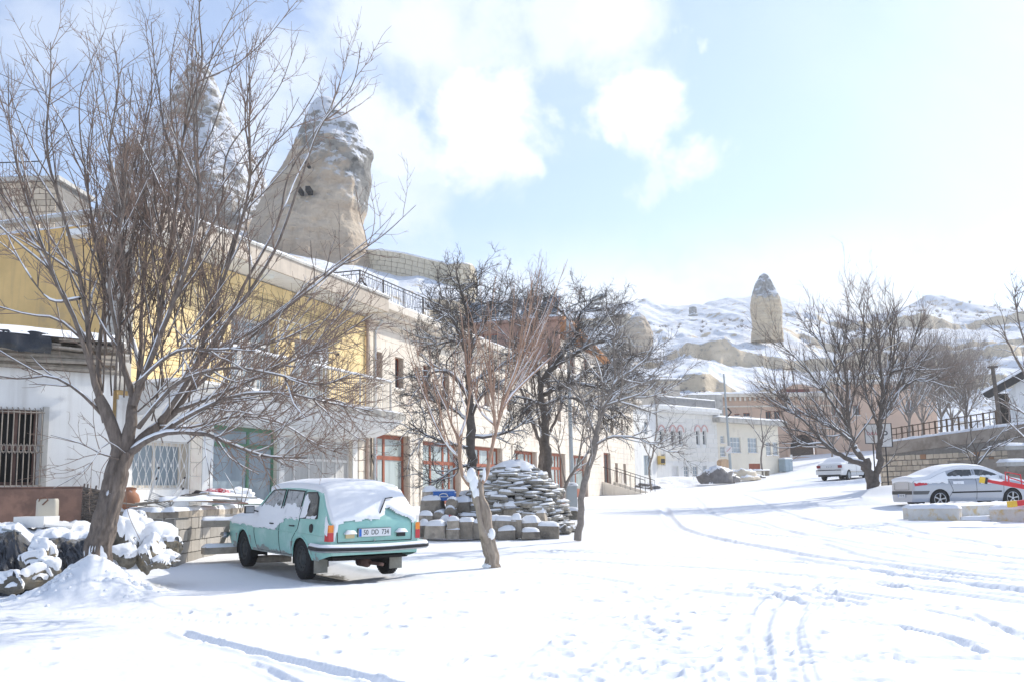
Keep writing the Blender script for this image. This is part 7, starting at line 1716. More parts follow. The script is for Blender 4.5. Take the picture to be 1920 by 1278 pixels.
# ------------------------------------------------------------------ right side: wall, hut, playground
def build_right():
    a = P(1652, 905, 47.5); b = P(1990, 905, 40.0); az = math.degrees(math.atan2(b[0]-a[0], b[1]-a[1])); F_ = Frame(a[0], a[1], az, .5)
    # front must face the camera: x runs left->right, inward is away
    W = float(np.hypot(*(b-a)[:2])); z0 = F_.hit(1660, 829)[1]; z1 = F_.hit(1905, 796)[1]; x0 = F_.hit(1660, 829)[0]; x1 = F_.hit(1905, 796)[0]
    def zt(x): return z0+(z1-z0)*(x-x0)/(x1-x0)
    t = thing('stone_retaining_wall', 'rough stone retaining wall behind the silver car, patched with plaster', 'wall', (*F_.o, F_.base), F_.rz)
    mb = MB(); mb.prism([(0, -1), (W, -1), (W, zt(W)), (0, zt(0))], .03, .6); mb.build('wall_core', MORT, t)
    pm = M('grey_brown_wall_render', (.36, .31, .26), .95, .2, 1.5, .02, 10, col2=(.25, .21, .17), c2s=1.2, c2t=.55)
    mb = MB(); mb.prism([(-.02, zt(0)-.55), (W, zt(W)-.50), (W, zt(W)+.01), (-.02, zt(0)+.01)], -.05, .55); mb.build('top_course', pm, t)
    xl = F_.hit(1748, 850)[0]; blocks(t, 0, F_.hit(1890, 850)[0], -.1, zt(0)-.58, -.01, .06, .30, .235, WBLK, gap=.03, seed=61, jit=.35, lump=.06, name='stone', limit=290, alt=RBLK, altp=.05, ragged=.12, proud=.03)
    x2 = F_.hit(1890, 850)[0]; mb = MB(); mb.box(x2, W, -.04, .4, -1, zt(x2)-.5); mb.build('rendered_end', pm, t)
    mb = MB(); mb.box(F_.hit(1780, 890)[0], F_.hit(1890, 890)[0], -.055, .02, -1, F_.hit(1800, 862)[1]); mb.build('render_patch', pm, t)
    mb = MB(); snow_mesh(mb, 0, W, -.06, .6, 0, .11, 4, 0, .02, .12, zf=lambda X, Y: zt(X)+.01); mb.build('snow', SNOW, t, smooth=True)
    # terrace ground behind wall
    mb = MB(); X, Y = np.meshgrid(np.linspace(-.3, 16, 30), np.linspace(.3, 40, 40), indexing='ij'); mb.grid(np.stack([X, Y, zt(X*0+4)-.12+.05*fbm(X, Y, .5, 3, 3)+Y*.03], -1), flip=True); g = mb.build('terrace_ground', SNOW, None, smooth=True, loc=(*F_.o, F_.base), rz=F_.rz); struct(g); g['label'] = 'snow covered terrace above the stone retaining wall'
    r_ = thing('terrace_fence', 'rusty iron post and rail fence standing on the stone retaining wall', 'fence', (*F_.o, F_.base), F_.rz)
    xa = F_.hit(1665, 815)[0]; xb = F_.hit(1862, 790)[0]; n = 9; rm = M('rusty_fence_iron', (.11, .075, .05), .8, .3, 9)
    for i in range(n+1):
        x = xa+(xb-xa)*i/n; mb = MB(); mb.box(x-.03, x+.03, .2, .26, zt(x)-.1, zt(x)+.66+(x-xa)*.015); mb.build('post', rm, r_)
    for dz in (.62, .34):
        mb = MB(); mb.beam((xa, .23, zt(xa)+dz), (xb, .23, zt(xb)+dz+(xb-xa)*.015), .04, .04); mb.build('rail', rm, r_)
    for i in range(n):
        x = xa+(xb-xa)*(i+.5)/n; mb = MB(); mb.box(x-.015, x+.015, .21, .24, zt(x)+.05, zt(x)+.62+(x-xa)*.012); mb.build('baluster', rm, r_)
    # hut on the terrace
    p = P(1858, 735, 52); q = P(2010, 735, 50); hz = P(1900, 800, 50)[2]
    t = thing('white_terrace_house', 'white house corner with dark roof edge on the terrace at far right', 'house', (p[0], p[1], hz-1.5), math.atan2((q-p)[1], (q-p)[0])-.12)
    zz_ = P(1862, 735, 52)[2]-hz+1.5; zr = P(1920, 692, 50)[2]-hz+1.5
    mb = MB(); mb.prism([(.9, 0), (5, 0), (5, zr+1.2), (1.7, zr-.1), (.9, zz_)], 0, .3); mb.build('wall', WHITE, t); mb = MB(); mb.box(0, .9, 1.2, 1.5, 0, zz_); mb.build('porch_back', DARK, t)
    mb = MB(); mb.beam((-.25, -.35, zz_-.15), (5, -.35, zr+1.55), .12, .5); mb.build('roof_edge', IRON, t); mb = MB(); mb.prism([(-.3, zz_-.05), (5, zr+1.62), (5, zr+1.72), (-.3, zz_+.06)], -.6, 1.5); mb.build('roof_snow', SNOW, t)
    mb = MB(); mb.box(.02, .12, -.1, 0, 0, zz_); mb.box(.86, .96, -.1, -.01, 0, zz_); mb.build('porch_post', WMETAL, t); mb = MB(); mb.box(0, .9, .0, .06, .2, 1.2); mb.build('porch_rail', WOODG, t)
    q0 = P(1877, 803, 45); q1 = P(1861, 688, 45); t = thing('wooden_pole', 'dark leaning wooden pole in front of white terrace house', 'pole', q0-np.array([0, 0, .4])); mb = MB(); mb.tube([(0, 0, 0), q1-np.array(t.location)], [.11, .085], 8, cap=True); mb.build('pole', BLACKB, t)
    mb = MB(); e = q1-np.array(t.location); mb.box(e[0]-.2, e[0]+.2, e[1]-.1, e[1]+.1, e[2]-.02, e[2]+.06); mb.build('pole_cap', BLACKB, t)
    # low ruin ledges at the far right of the wall
    for px, py, Y, w_, lab in ((1905, 865, 39, 1.2, 'lower snowy concrete ledge at the right frame edge'), (1893, 835, 40, .8, 'upper broken ledge with snow at the right frame edge')):
        q = P(px, py, Y); c = thing('concrete_ledge', lab, 'ledge', (q[0], q[1], q[2]-.15), .1); mb = MB(); mb.box(-w_/2, w_, -.3, .3, 0, .15); mb.build('ledge', CONC, c); roofsnow(c, -w_/2, w_, -.3, .3, .15, .12, 3)
    # playground kerb walls
    om = M('worn_yellow_white_paint', (.62, .60, .56), .85, .12, 3, .006, 20, col2=(.60, .44, .20), c2s=3.5, c2t=.57)
    def low(a, b, lab, h=.36, thick=.28):
        p = P(*a); q = P(*b); g = min(gz(p[0], p[1]), gz(q[0], q[1])); d = q-p; L_ = math.hypot(d[0], d[1]); c = thing('low_wall', lab, 'low wall', (p[0], p[1], g-.1), math.atan2(d[1], d[0]))
        mb = MB(); mb.box(0, L_, 0, thick, 0, h+.1); mb.build('wall', om, c); mb = MB(); snow_mesh(mb, 0, L_, 0, thick, h+.1, .09, 3, 0, .03, .06); mb.build('snow', SNOW, c, smooth=True)
    low((1703, 972, 29.5), (1799, 978, 28.6), 'low worn painted wall in front of the silver car, its nearest left piece'); low((1857, 979, 28.2), (1990, 985, 27.2), 'low worn painted wall at the right frame edge'); low((1706, 962, 30.0), (1990, 945, 33.5), 'long low wall running behind the two shorter ones beside silver car', .33, .25)
    low((1799, 980, 28.7), (1856, 982, 28.2), 'nearly buried middle piece of the low painted wall', .05, .2)
    # seesaw
    red = M('red_play_paint', (.62, .02, .03), .35, .08, 4, spec=.5); yel = M('yellow_plastic', (.75, .50, .05), .4, .1)
    e = P(1838, 898, 27.0); m = P(1985, 940, 26.2)
    t = thing('seesaw', 'red and yellow playground seesaw with grab handle, snow along its beam', 'seesaw', (m[0], m[1], gz(m[0], m[1])-.1)); b = np.array(t.location)
    e = e-b; m_ = P(1985, 925, 26.2)-b; o2 = m_+(m_-e)*.9
    mb = MB(); mb.beam(e+np.array([.12, 0, 0]), o2, .12, .12); mb.build('beam', red, t)
    mb = MB(); d = (m_-e)/np.linalg.norm(m_-e); mb.beam(e-d*.02, e+d*.118, .16, .16); mb.build('end_cap', yel, t); mb = MB(); mb.beam(e+d*.12, e+d*.18, .165, .17); mb.build('cap_band', IRON, t)
    h = e+d*.62; s_ = np.array([0, -.16, 0]); u = np.array([0, 0, .32])
    mb = MB(); mb.tube([h+s_*0-d*.0, h+u, h+d*.36+u*1.0, h+d*.38], .018, 6); mb.tube([h+s_, h+s_+u*.7], .018, 6); mb.tube([h+s_*1.2-d*.0+u*.55, h+d*.4+s_*1.2+u*.35], .016, 6); mb.build('handle', red, t)
    mb = MB(); X = np.linspace(.15, .6, 6); mb.tube([e+d*k+np.array([0, 0, .085]) for k in (.1, .3, .5, .58)], [.03, .05, .045, .01], 6); mb.tube([e+d*k+np.array([0, 0, .085]) for k in (1.0, 1.3, 1.6)], [.01, .04, .01], 6); mb.build('snow', SNOW, t, smooth=True)
    mb = MB(); mb.beam(m_-np.array([0, 0, 1.6]), m_, .12, .12); mb.build('pivot_post', red, t)
    q = P(1897, 943, 27.6); t = thing('spring_rider_end', 'red bar with yellow end low at the right frame edge below the seesaw', 'play bar', q); mb = MB(); mb.beam((0.1, 0, 0), (1.6, .3, .12), .13, .14); mb.build('beam', red, t); mb = MB(); mb.beam((-.1, -.03, -.02), (.099, 0, 0), .15, .16); mb.build('end_cap', yel, t)
# ------------------------------------------------------------------ trees
class Tree:
    def __init__(s, name, label, base, bark, twig, seed, cat='tree', group=None, trunk_k=10):
        s.t = thing(name, label, cat, base, group=group); s.b = np.array(base, float); s.rng = random.Random(seed)
        s.trunk, s.br, s.tw, s.sn = MB(), MB(), MB(), MB(); s.bark, s.twig = bark, twig; s.k = trunk_k; s.sno = 1.0; s.smin = .0085
    def tube(s, p, r):
        p = np.asarray(p); r = np.asarray(r); m = r.max()
        if m > .028: s.br.tube(p, r, 6 if m < .06 else 9)
        elif m > .0085: s.br.tube(p, r, 4)
        else: s.tw.tube(p, r, 3)
        if m > s.smin and len(p) > 2: s.snow(p, r)
    def snow(s, p, r, dens=None):
        t = np.gradient(p, axis=0); ln = np.linalg.norm(t, axis=1)+1e-9; flat = np.hypot(t[:, 0], t[:, 1])/ln
        n = len(p); i = 0; dens = s.sno if dens is None else dens
        while i < n-1:
            if flat[i] > .42 and s.rng.random() < dens*min(1, flat[i]*1.1):
                j = i
                while j < n-1 and flat[j] > .36 and (j-i) < 3+s.rng.random()*8: j += 1
                if j-i >= 1:
                    q = p[i:j+1].copy(); rr = r[i:j+1]
                    off = np.minimum(rr*.75+.004, rr*.5+.016); q[:, 2] += off
                    w = (rr*.78+np.minimum(.006, rr*.25))*np.array([.35]+[1]*(j-i-1)+[.35])*(.8+.4*s.rng.random())
                    s.sn.tube(q, w, 5 if w.max() > .012 else 4)
                i = j+1
            else: i += 1
    def smooth(s, pts, n):
        pts = np.array(pts, float); t = np.arange(len(pts)); T = np.linspace(0, len(pts)-1, n); out = []
        P_ = np.vstack([2*pts[0]-pts[1], pts, 2*pts[-1]-pts[-2]])
        for u in T:
            i = min(int(u), len(pts)-2); f = u-i; a, b, c, d = P_[i:i+4]
            out.append(.5*((2*b)+(-a+c)*f+(2*a-5*b+4*c-d)*f*f+(-a+3*b-3*c+d)*f**3))
        return np.array(out)
    def limb(s, pix, r0, r1, n=None, knob=.05, px=True, trunk=False, pw=1.0):
        """main limb through sighted points (px,py,distance)"""
        pts = [P(*q)-s.b for q in pix] if px else [np.array(q) for q in pix]
        L = sum(np.linalg.norm(np.array(a)-np.array(b)) for a, b in zip(pts[:-1], pts[1:])); n = n or max(6, int(L/.16))
        p = s.smooth(pts, n); u = np.linspace(0, 1, n); r = r0+(r1-r0)*u**pw
        for k in range(1, n): p[k] += np.array([s.rng.gauss(0, 1) for _ in range(3)])*r[k]*knob*3
        r = r*(1+np.array([s.rng.uniform(-knob, knob) for _ in r]))
        if trunk and r0 > .11 and pix[0][2] < 20:
            m = max(40, int(L/.025)); uu = np.linspace(0, len(p)-1, m); ii = np.arange(len(p)); pf = np.stack([np.interp(uu, ii, p[:, k]) for k in range(3)], -1); rf = np.interp(uu, ii, r)
            for _ in range(6): pf[1:-1] = (pf[:-2]+2*pf[1:-1]+pf[2:])/4; rf[1:-1] = (rf[:-2]+2*rf[1:-1]+rf[2:])/4
            k_ = 48; s.trunk.tube(pf, rf, k_); V = s.trunk.V[-1].reshape(m, k_, 3); Rr = V-pf[:, None, :]; A_, U_ = np.meshgrid(np.arange(k_)*2*math.pi/k_, np.arange(m)*L/m, indexing='xy')
            q = np.abs(fbm(np.cos(A_)*5.0+np.sin(A_)*1.3, np.sin(A_)*5.0+U_*2.6, 1.15, 3, 3)); q2 = fbm(np.cos(A_)*2, np.sin(A_)*2+U_*1.2, 1.0, 2, 9)
            V += Rr*(-.16+.34*np.clip(q*2, 0, 1)+.12*q2)[..., None]; s.snow(p, r*.8)
        elif trunk: s.trunk.tube(p, r, 14); s.snow(p, r*.8)
        else: s.tube(p, r)
        return p, r
    def grow(s, p, d, L, r, lvl, c):
        rng = s.rng; seg = c['seg'][lvl]; n = max(3, int(L/seg)+1); st = L/(n-1)
        d = np.array(d, float); d /= np.linalg.norm(d)+1e-9; pts = [np.array(p, float)]; dirs = [d]
        wob = c['wob'][lvl]; up = c['up'][lvl]
        for i in range(n-1):
            d = d+np.array([rng.gauss(0, wob), rng.gauss(0, wob), rng.gauss(0, wob)]); d[2] += up*st
            d /= np.linalg.norm(d); pts.append(pts[-1]+d*st); dirs.append(d)
        pts = np.array(pts); u = np.linspace(0, 1, n); R_ = r*(1-.72*u)+.0012
        s.tube(pts, R_)
        if lvl+1 < len(c['num']):
            k = c['num'][lvl+1]*L; k = int(k)+(rng.random() < k-int(k))
            for _ in range(k):
                f = rng.uniform(c.get('from', .15), .97); i = min(n-1, int(f*(n-1)+.5)); dd = dirs[i]
                a = rng.gauss(c['ang'][lvl+1], 9); ax = np.cross(dd, np.array([rng.gauss(0, 1), rng.gauss(0, 1), rng.gauss(0, 1)])); ax /= np.linalg.norm(ax)+1e-9
                nd = dd*math.cos(R(a))+ax*math.sin(R(a))
                s.grow(pts[i], nd, c['len'][lvl+1]*rng.uniform(.5, 1.25)*(1-.45*f)*(min(1, L/c['len'][lvl]) if lvl > 0 else 1), min(R_[i]*.65, c['rad'][lvl+1]*rng.uniform(.7, 1.2)), lvl+1, c)
    def dress(s, p, r, c, per_m, start=.1, lvl=0, up=0.0, end=1.0):
        """children of configuration c along a limb"""
        rng = s.rng; seg = np.linalg.norm(np.diff(p, axis=0), axis=1); L = seg.sum(); n = len(p)
        for _ in range(int(per_m*L)):
            f = rng.uniform(start, 1)**.8*end; i = min(n-2, int(f*(n-1))); dd = (p[i+1]-p[i]); dd /= np.linalg.norm(dd)+1e-9
            a = rng.gauss(c['ang'][lvl], 12); ax = np.cross(dd, np.array([rng.gauss(0, 1) for _ in range(3)])); ax /= np.linalg.norm(ax)+1e-9
            nd = dd*math.cos(R(a))+ax*math.sin(R(a)); nd[2] += up
            s.grow(p[i], nd, c['len'][lvl]*rng.uniform(.45, 1.2), min(r[i]*.7, c['rad'][lvl]*rng.uniform(.7, 1.25)), lvl, c)
    def done(s):
        if s.trunk.n: s.trunk.build('trunk', s.bark, s.t, smooth=True)
        if s.br.n: s.br.build('branches', s.bark, s.t, smooth=True)
        if s.tw.n: stuff(s.tw.build('twigs', s.twig, s.t))
        if s.sn.n: stuff(s.sn.build('branch_snow', SNOW, s.t, smooth=True))
def big_tree():
    T = Tree('bare_tree', 'big bare many stemmed tree with leaning trunk, left foreground before the yellow house', BIG*np.array([1, 1, 1])-np.array([0, 0, .15]), BARK, TWIG, 3); T.sno = .85
    Y = 13.6
    tr, _ = T.limb([(176, 1075, Y), (182, 1040, Y), (196, 985, Y), (213, 915, Y), (234, 845, Y)], .165, .125, 20, .035, trunk=True)
    T.limb([(226, 870, Y), (215, 815, Y-.05), (186, 745, Y-.1)], .10, .072, 8, .04, trunk=True); T.limb([(230, 860, Y), (245, 800, Y), (250, 745, Y+.1)], .10, .065, 8, .04, trunk=True); T.limb([(232, 860, Y), (275, 815, Y+.1), (330, 770, Y+.2)], .085, .05, 8, .04, trunk=True)
    whip = dict(seg=[.16, .10, .07, .05], wob=[.055, .10, .13, .16], up=[.14, .45, .7, .8], num=[0, 4.6, 6.0, 4.5], len=[1.9, .62, .26, .10], rad=[.013, .0062, .0034, .0022], ang=[22, 34, 42, 45])
    fine = dict(seg=[.10, .07, .05], wob=[.10, .15, .18], up=[.5, .8, .7], num=[0, 6.5, 5.0], len=[.75, .34, .15], rad=[.0068, .0038, .0024], ang=[42, 44, 45])
    limbs = [  # upright stems: control points (px,py,distance), r0, r1
        ([(200, 790, Y), (172, 690, Y-.2), (165, 620, Y-.3), (150, 520, Y-.5), (118, 400, Y-.8), (88, 280, Y-1.0), (95, 150, Y-1.2), (95, 80, Y-1.3)], .075, .006),
        ([(186, 750, Y-.1), (185, 660, Y+.1), (196, 560, Y+.2), (180, 450, Y+.4), (160, 330, Y+.5), (150, 180, Y+.7), (195, 60, Y+.8)], .065, .005),
        ([(172, 690, Y-.2), (140, 600, Y-.5), (95, 500, Y-.9), (50, 380, Y-1.2), (20, 250, Y-1.5), (15, 120, Y-1.6)], .05, .005),
        ([(250, 745, Y+.1), (222, 640, Y-.1), (232, 520, Y-.3), (222, 400, Y-.5), (205, 280, Y-.6), (222, 160, Y-.8), (210, 60, Y-.9)], .06, .005),
        ([(245, 790, Y), (262, 690, Y+.3), (266, 570, Y+.5), (275, 430, Y+.7), (265, 300, Y+.9), (285, 170, Y+1.0), (272, 40, Y+1.1)], .06, .005),
        ([(250, 760, Y), (290, 640, Y+.1), (310, 520, Y+.2), (330, 390, Y+.2), (345, 250, Y+.2), (378, 120, Y+.3), (375, 0, Y+.3), (420, -60, Y+.3)], .07, .006),
        ([(256, 740, Y), (312, 600, Y-.4), (360, 470, Y-.7), (372, 350, Y-1.0), (365, 230, Y-1.2), (400, 100, Y-1.4), (470, -30, Y-1.5)], .06, .005),
        ([(300, 790, Y+.1), (365, 690, Y), (400, 580, Y-.2), (440, 460, Y-.3), (470, 330, Y-.5), (460, 210, Y-.6), (490, 70, Y-.7)], .065, .005),
        ([(330, 770, Y+.2), (400, 660, Y+.4), (455, 540, Y+.6), (520, 420, Y+.8), (545, 320, Y+1.0), (620, 200, Y+1.2), (655, 90, Y+1.3)], .055, .005),
        ([(365, 690, Y), (430, 600, Y-.3), (510, 480, Y-.6), (560, 350, Y-.9), (600, 240, Y-1.1), (660, 160, Y-1.3), (678, 80, Y-1.4)], .045, .005),
        ([(290, 640, Y+.1), (330, 520, Y+.7), (410, 400, Y+1.2), (430, 280, Y+1.4), (520, 170, Y+1.7), (560, 60, Y+1.8)], .04, .005),
        ([(262, 690, Y+.3), (240, 560, Y+1.0), (300, 420, Y+1.4), (310, 260, Y+1.8), (330, 120, Y+2.0)], .04, .005),
        ([(222, 640, Y-.1), (205, 530, Y-.6), (230, 400, Y-1.0), (240, 260, Y-1.3), (250, 120, Y-1.5)], .038, .005),
        ([(350, 740, Y+.2), (450, 650, Y+.1), (560, 560, Y-.1), (650, 490, Y-.2), (720, 440, Y-.3), (780, 385, Y-.4)], .04, .004),
        ([(330, 770, Y+.2), (420, 735, Y+.1), (520, 690, Y), (620, 640, Y-.1), (700, 590, Y-.2)], .045, .006),
        ([(400, 660, Y+.4), (500, 600, Y+.6), (600, 520, Y+.9), (690, 450, Y+1.1), (740, 400, Y+1.2)], .03, .004),
        # low arching right limbs laden with snow
        ([(240, 850, Y), (300, 815, Y-.3), (380, 812, Y-.6), (440, 835, Y-.8), (500, 855, Y-.9), (575, 858, Y-1.0)], .06, .012),
        ([(290, 820, Y), (370, 770, Y-.5), (450, 740, Y-.9), (540, 738, Y-1.2), (620, 755, Y-1.4), (700, 770, Y-1.5)], .045, .006),
        ([(260, 800, Y), (330, 720, Y-.6), (420, 690, Y-1.1), (510, 700, Y-1.5), (600, 720, Y-1.7), (660, 700, Y-1.8)], .045, .006),
        ([(300, 800, Y), (360, 800, Y+.4), (440, 780, Y+.7), (520, 790, Y+.9), (590, 830, Y+1.0), (640, 850, Y+1.0)], .035, .005),
        ([(255, 720, Y-.3), (330, 660, Y-.9), (420, 655, Y-1.3), (520, 640, Y-1.6), (600, 600, Y-1.9)], .035, .005),
        # left limbs
        ([(195, 780, Y), (150, 735, Y-.3), (95, 705, Y-.6), (40, 710, Y-.8), (-30, 700, Y-1.0)], .035, .008),
        ([(168, 650, Y-.2), (110, 600, Y-.6), (50, 590, Y-.9), (-20, 570, Y-1.1)], .03, .006),
        ([(150, 520, Y-.5), (80, 470, Y-1.0), (30, 430, Y-1.3), (-20, 340, Y-1.5)], .025, .005),
        ([(150, 560, Y-.4), (90, 560, Y+.2), (30, 480, Y+.7), (-20, 440, Y+1.0)], .03, .005),
        ([(225, 860, Y-.1), (190, 850, Y-.5), (150, 830, Y-.8), (95, 815, Y-.9)], .018, .004),
        ([(235, 850, Y-.1), (200, 830, Y-.5), (160, 880, Y-.8), (100, 915, Y-.9)], .015, .004),
    ]
    for i, (pts, r0, r1) in enumerate(limbs):
        p, r = T.limb(pts, r0*.82, r1*.8, None, .03, pw=.55)
        low = i >= 16 and i < 21 or i in (13, 14, 15)
        T.dress(p, r, whip, .35 if i in (8, 9, 10) else 2.0 if i < 13 else .0 if i in (13, 15) else .7, .12, 0, .35 if low else .15, .72 if i < 13 else 1); T.dress(p, r, fine, 2.5 if i in (13, 15) else 7.0 if low else 2.6 if i in (8, 9, 10) else 4.0, .15, 0, .1)
        if low and i not in (13, 15): T.dress(p, r, fine, 8, .2, 0, -.15); T.dress(p, r, fine, 6, .1, 1, 0)
    # epicormic shoots packed round the fork
    for k in range(85):
        x = T.rng.uniform(190, 430); y = T.rng.uniform(430, 800); q = P(x, y, Y+T.rng.uniform(-.4, .4))-T.b
        T.grow(q, (T.rng.gauss(.05, .22), T.rng.gauss(0, .25), 1), T.rng.uniform(1.2, 2.6), T.rng.uniform(.007, .014), 0, whip)
    for k in range(50):
        x = T.rng.uniform(250, 520); y = T.rng.uniform(640, 830); q = P(x, y, Y+T.rng.uniform(-.5, .5))-T.b
        T.grow(q, (T.rng.gauss(.5, .3), T.rng.gauss(0, .3), .5), T.rng.uniform(.9, 1.9), T.rng.uniform(.006, .011), 0, whip)
    # hanging suckers by the trunk
    for a in ([(243, 850, Y-.2), (236, 905, Y-.3), (240, 960, Y-.3), (262, 1010, Y-.3)], [(210, 850, Y-.2), (190, 880, Y-.2), (185, 915, Y-.25)]): T.limb(a, .006, .004, 12, .02)
    # snow plastered on the windward side of the trunk
    for (px, py, rr, a, b_) in ((201, 950, .05, 1, 1.6), (193, 985, .035, 1, 1.2), (176, 1035, .12, 1.1, 1.0), (185, 1045, .11, 1, .8), (203, 925, .03, 1, 1.5)):
        q = P(px, py, Y-.115)-T.b; mb = MB(); A = [[(q[0]+rr*math.cos(v)*math.cos(u)*a+.01*math.sin(5*u), q[1]+rr*.3*math.cos(v)*math.sin(u), q[2]+rr*b_*math.sin(v)+.012*math.sin(4*u+v*3)) for u in np.linspace(0, 2*math.pi, 15)] for v in np.linspace(-1.57, 1.57, 9)]; T.sn.grid(np.array(A))
    T.done()
def mid_tree():
    Y = 17.4; b = P(926, 1062, Y); T = Tree('small_bare_tree', 'small pollarded tree with pale trunk and orange shoots standing alone right of the green car', b-np.array([0, 0, .1]), GREYB, ORANGE, 5)
    barkl = M('pale_peeling_bark', (.34, .28, .225), .9, .3, 9, .012, 40, stretch=(1, 1, .4)); T.bark = barkl
    T.limb([(927, 1072, Y), (922, 1040, Y), (914, 1005, Y), (908, 970, Y), (900, 935, Y), (892, 905, Y), (885, 884, Y)], .118, .085, 22, .05, trunk=True)
    T.limb([(916, 1018, Y-.05), (903, 990, Y-.1), (897, 955, Y-.1), (893, 925, Y-.05), (890, 908, Y)], .048, .042, 12, .03, trunk=True)
    T.bark = ORANGE
    T.tube_snow = None
    whip = dict(seg=[.12, .09, .07], wob=[.035, .07, .10], up=[.16, .4, .5], num=[0, 2.6, 3.0], len=[1.7, .5, .2], rad=[.0085, .005, .003], ang=[18, 28, 35], )
    L = [([(888, 915, Y), (870, 895, Y), (862, 860, Y-.05), (860, 825, Y-.1), (845, 790, Y-.1), (835, 750, Y-.2)], .038, .014), ([(860, 825, Y-.1), (872, 790, Y), (880, 740, Y+.1), (874, 690, Y+.1)], .026, .012), ([(862, 860, Y), (840, 835, Y+.2), (815, 795, Y+.4), (795, 740, Y+.6)], .024, .012),
         ([(896, 912, Y), (912, 890, Y), (920, 850, Y), (932, 800, Y), (945, 750, Y), (975, 700, Y), (1010, 650, Y)], .04, .010), ([(930, 810, Y), (925, 760, Y-.1), (918, 700, Y-.2)], .028, .014), ([(940, 770, Y), (960, 740, Y+.2), (1000, 700, Y+.4), (1050, 655, Y+.6)], .028, .012), ([(932, 800, Y), (900, 770, Y+.3), (890, 730, Y+.5)], .02, .01), ([(945, 750, Y), (965, 700, Y-.4), (985, 640, Y-.7)], .024, .012)]
    for pts, a, c in L:
        p, r = T.limb(pts, a, c, None, .03); T.dress(p, r, whip, 8, .25, 0, .55)
    mb = T.sn
    for px, py, rr, zz_ in ((884, 890, .085, .13), (889, 905, .08, .16), (893, 922, .07, .12), (908, 888, .03, .12), (921, 1000, .07, .10), (915, 1060, .10, .05)):
        q = P(px, py, Y-.06)-T.b; mb.grid(np.array([[(q[0]+rr*math.cos(v)*math.cos(u), q[1]+rr*.8*math.cos(v)*math.sin(u), q[2]+zz_*math.sin(v)) for u in np.linspace(0, 2*math.pi, 13)] for v in np.linspace(-1.57, 1.57, 8)]))
    T.bark = ORANGE; T.trunk.build('trunk', barkl, T.t, smooth=True); T.trunk = MB(); T.done()
def gnarly(name, label, trunkpts, limbs, Y, seed, bark, twig, r0, sc_=1.0, dens=1.0, ang=46, snow=.8, wob=.24, sizes=(1.0, .5, .26), group=None, up=(.12, .25, .2)):
    b = P(*trunkpts[0]); T = Tree(name, label, b-np.array([0, 0, .15]), bark, twig, seed, group=group); T.sno = snow; T.smin = .0095*sc_
    p, r = T.limb(trunkpts, r0, r0*.72, None, .05, trunk=True)
    c = dict(seg=[.12*sc_, .09*sc_, .07*sc_], wob=[wob, wob*1.15, wob*1.2], up=list(up), num=[0, 8.0*dens/sc_, 10*dens/sc_], len=[sizes[0]*sc_, sizes[1]*sc_, sizes[2]*sc_], rad=[.017*sc_, .0085*sc_, .0045*sc_], ang=[ang, ang, ang])
    for pts, a, e in limbs:
        p, r = T.limb(pts, a*.95, e*.85, None, .09); T.dress(p, r, c, 5.5*dens/sc_, .1, 0, .08)
        T.dress(p, r, c, 5*dens/sc_, .1, 1, 0)
    T.done(); return T
PALET = M('pale_far_twigs', (.30, .25, .22), .9, .15)
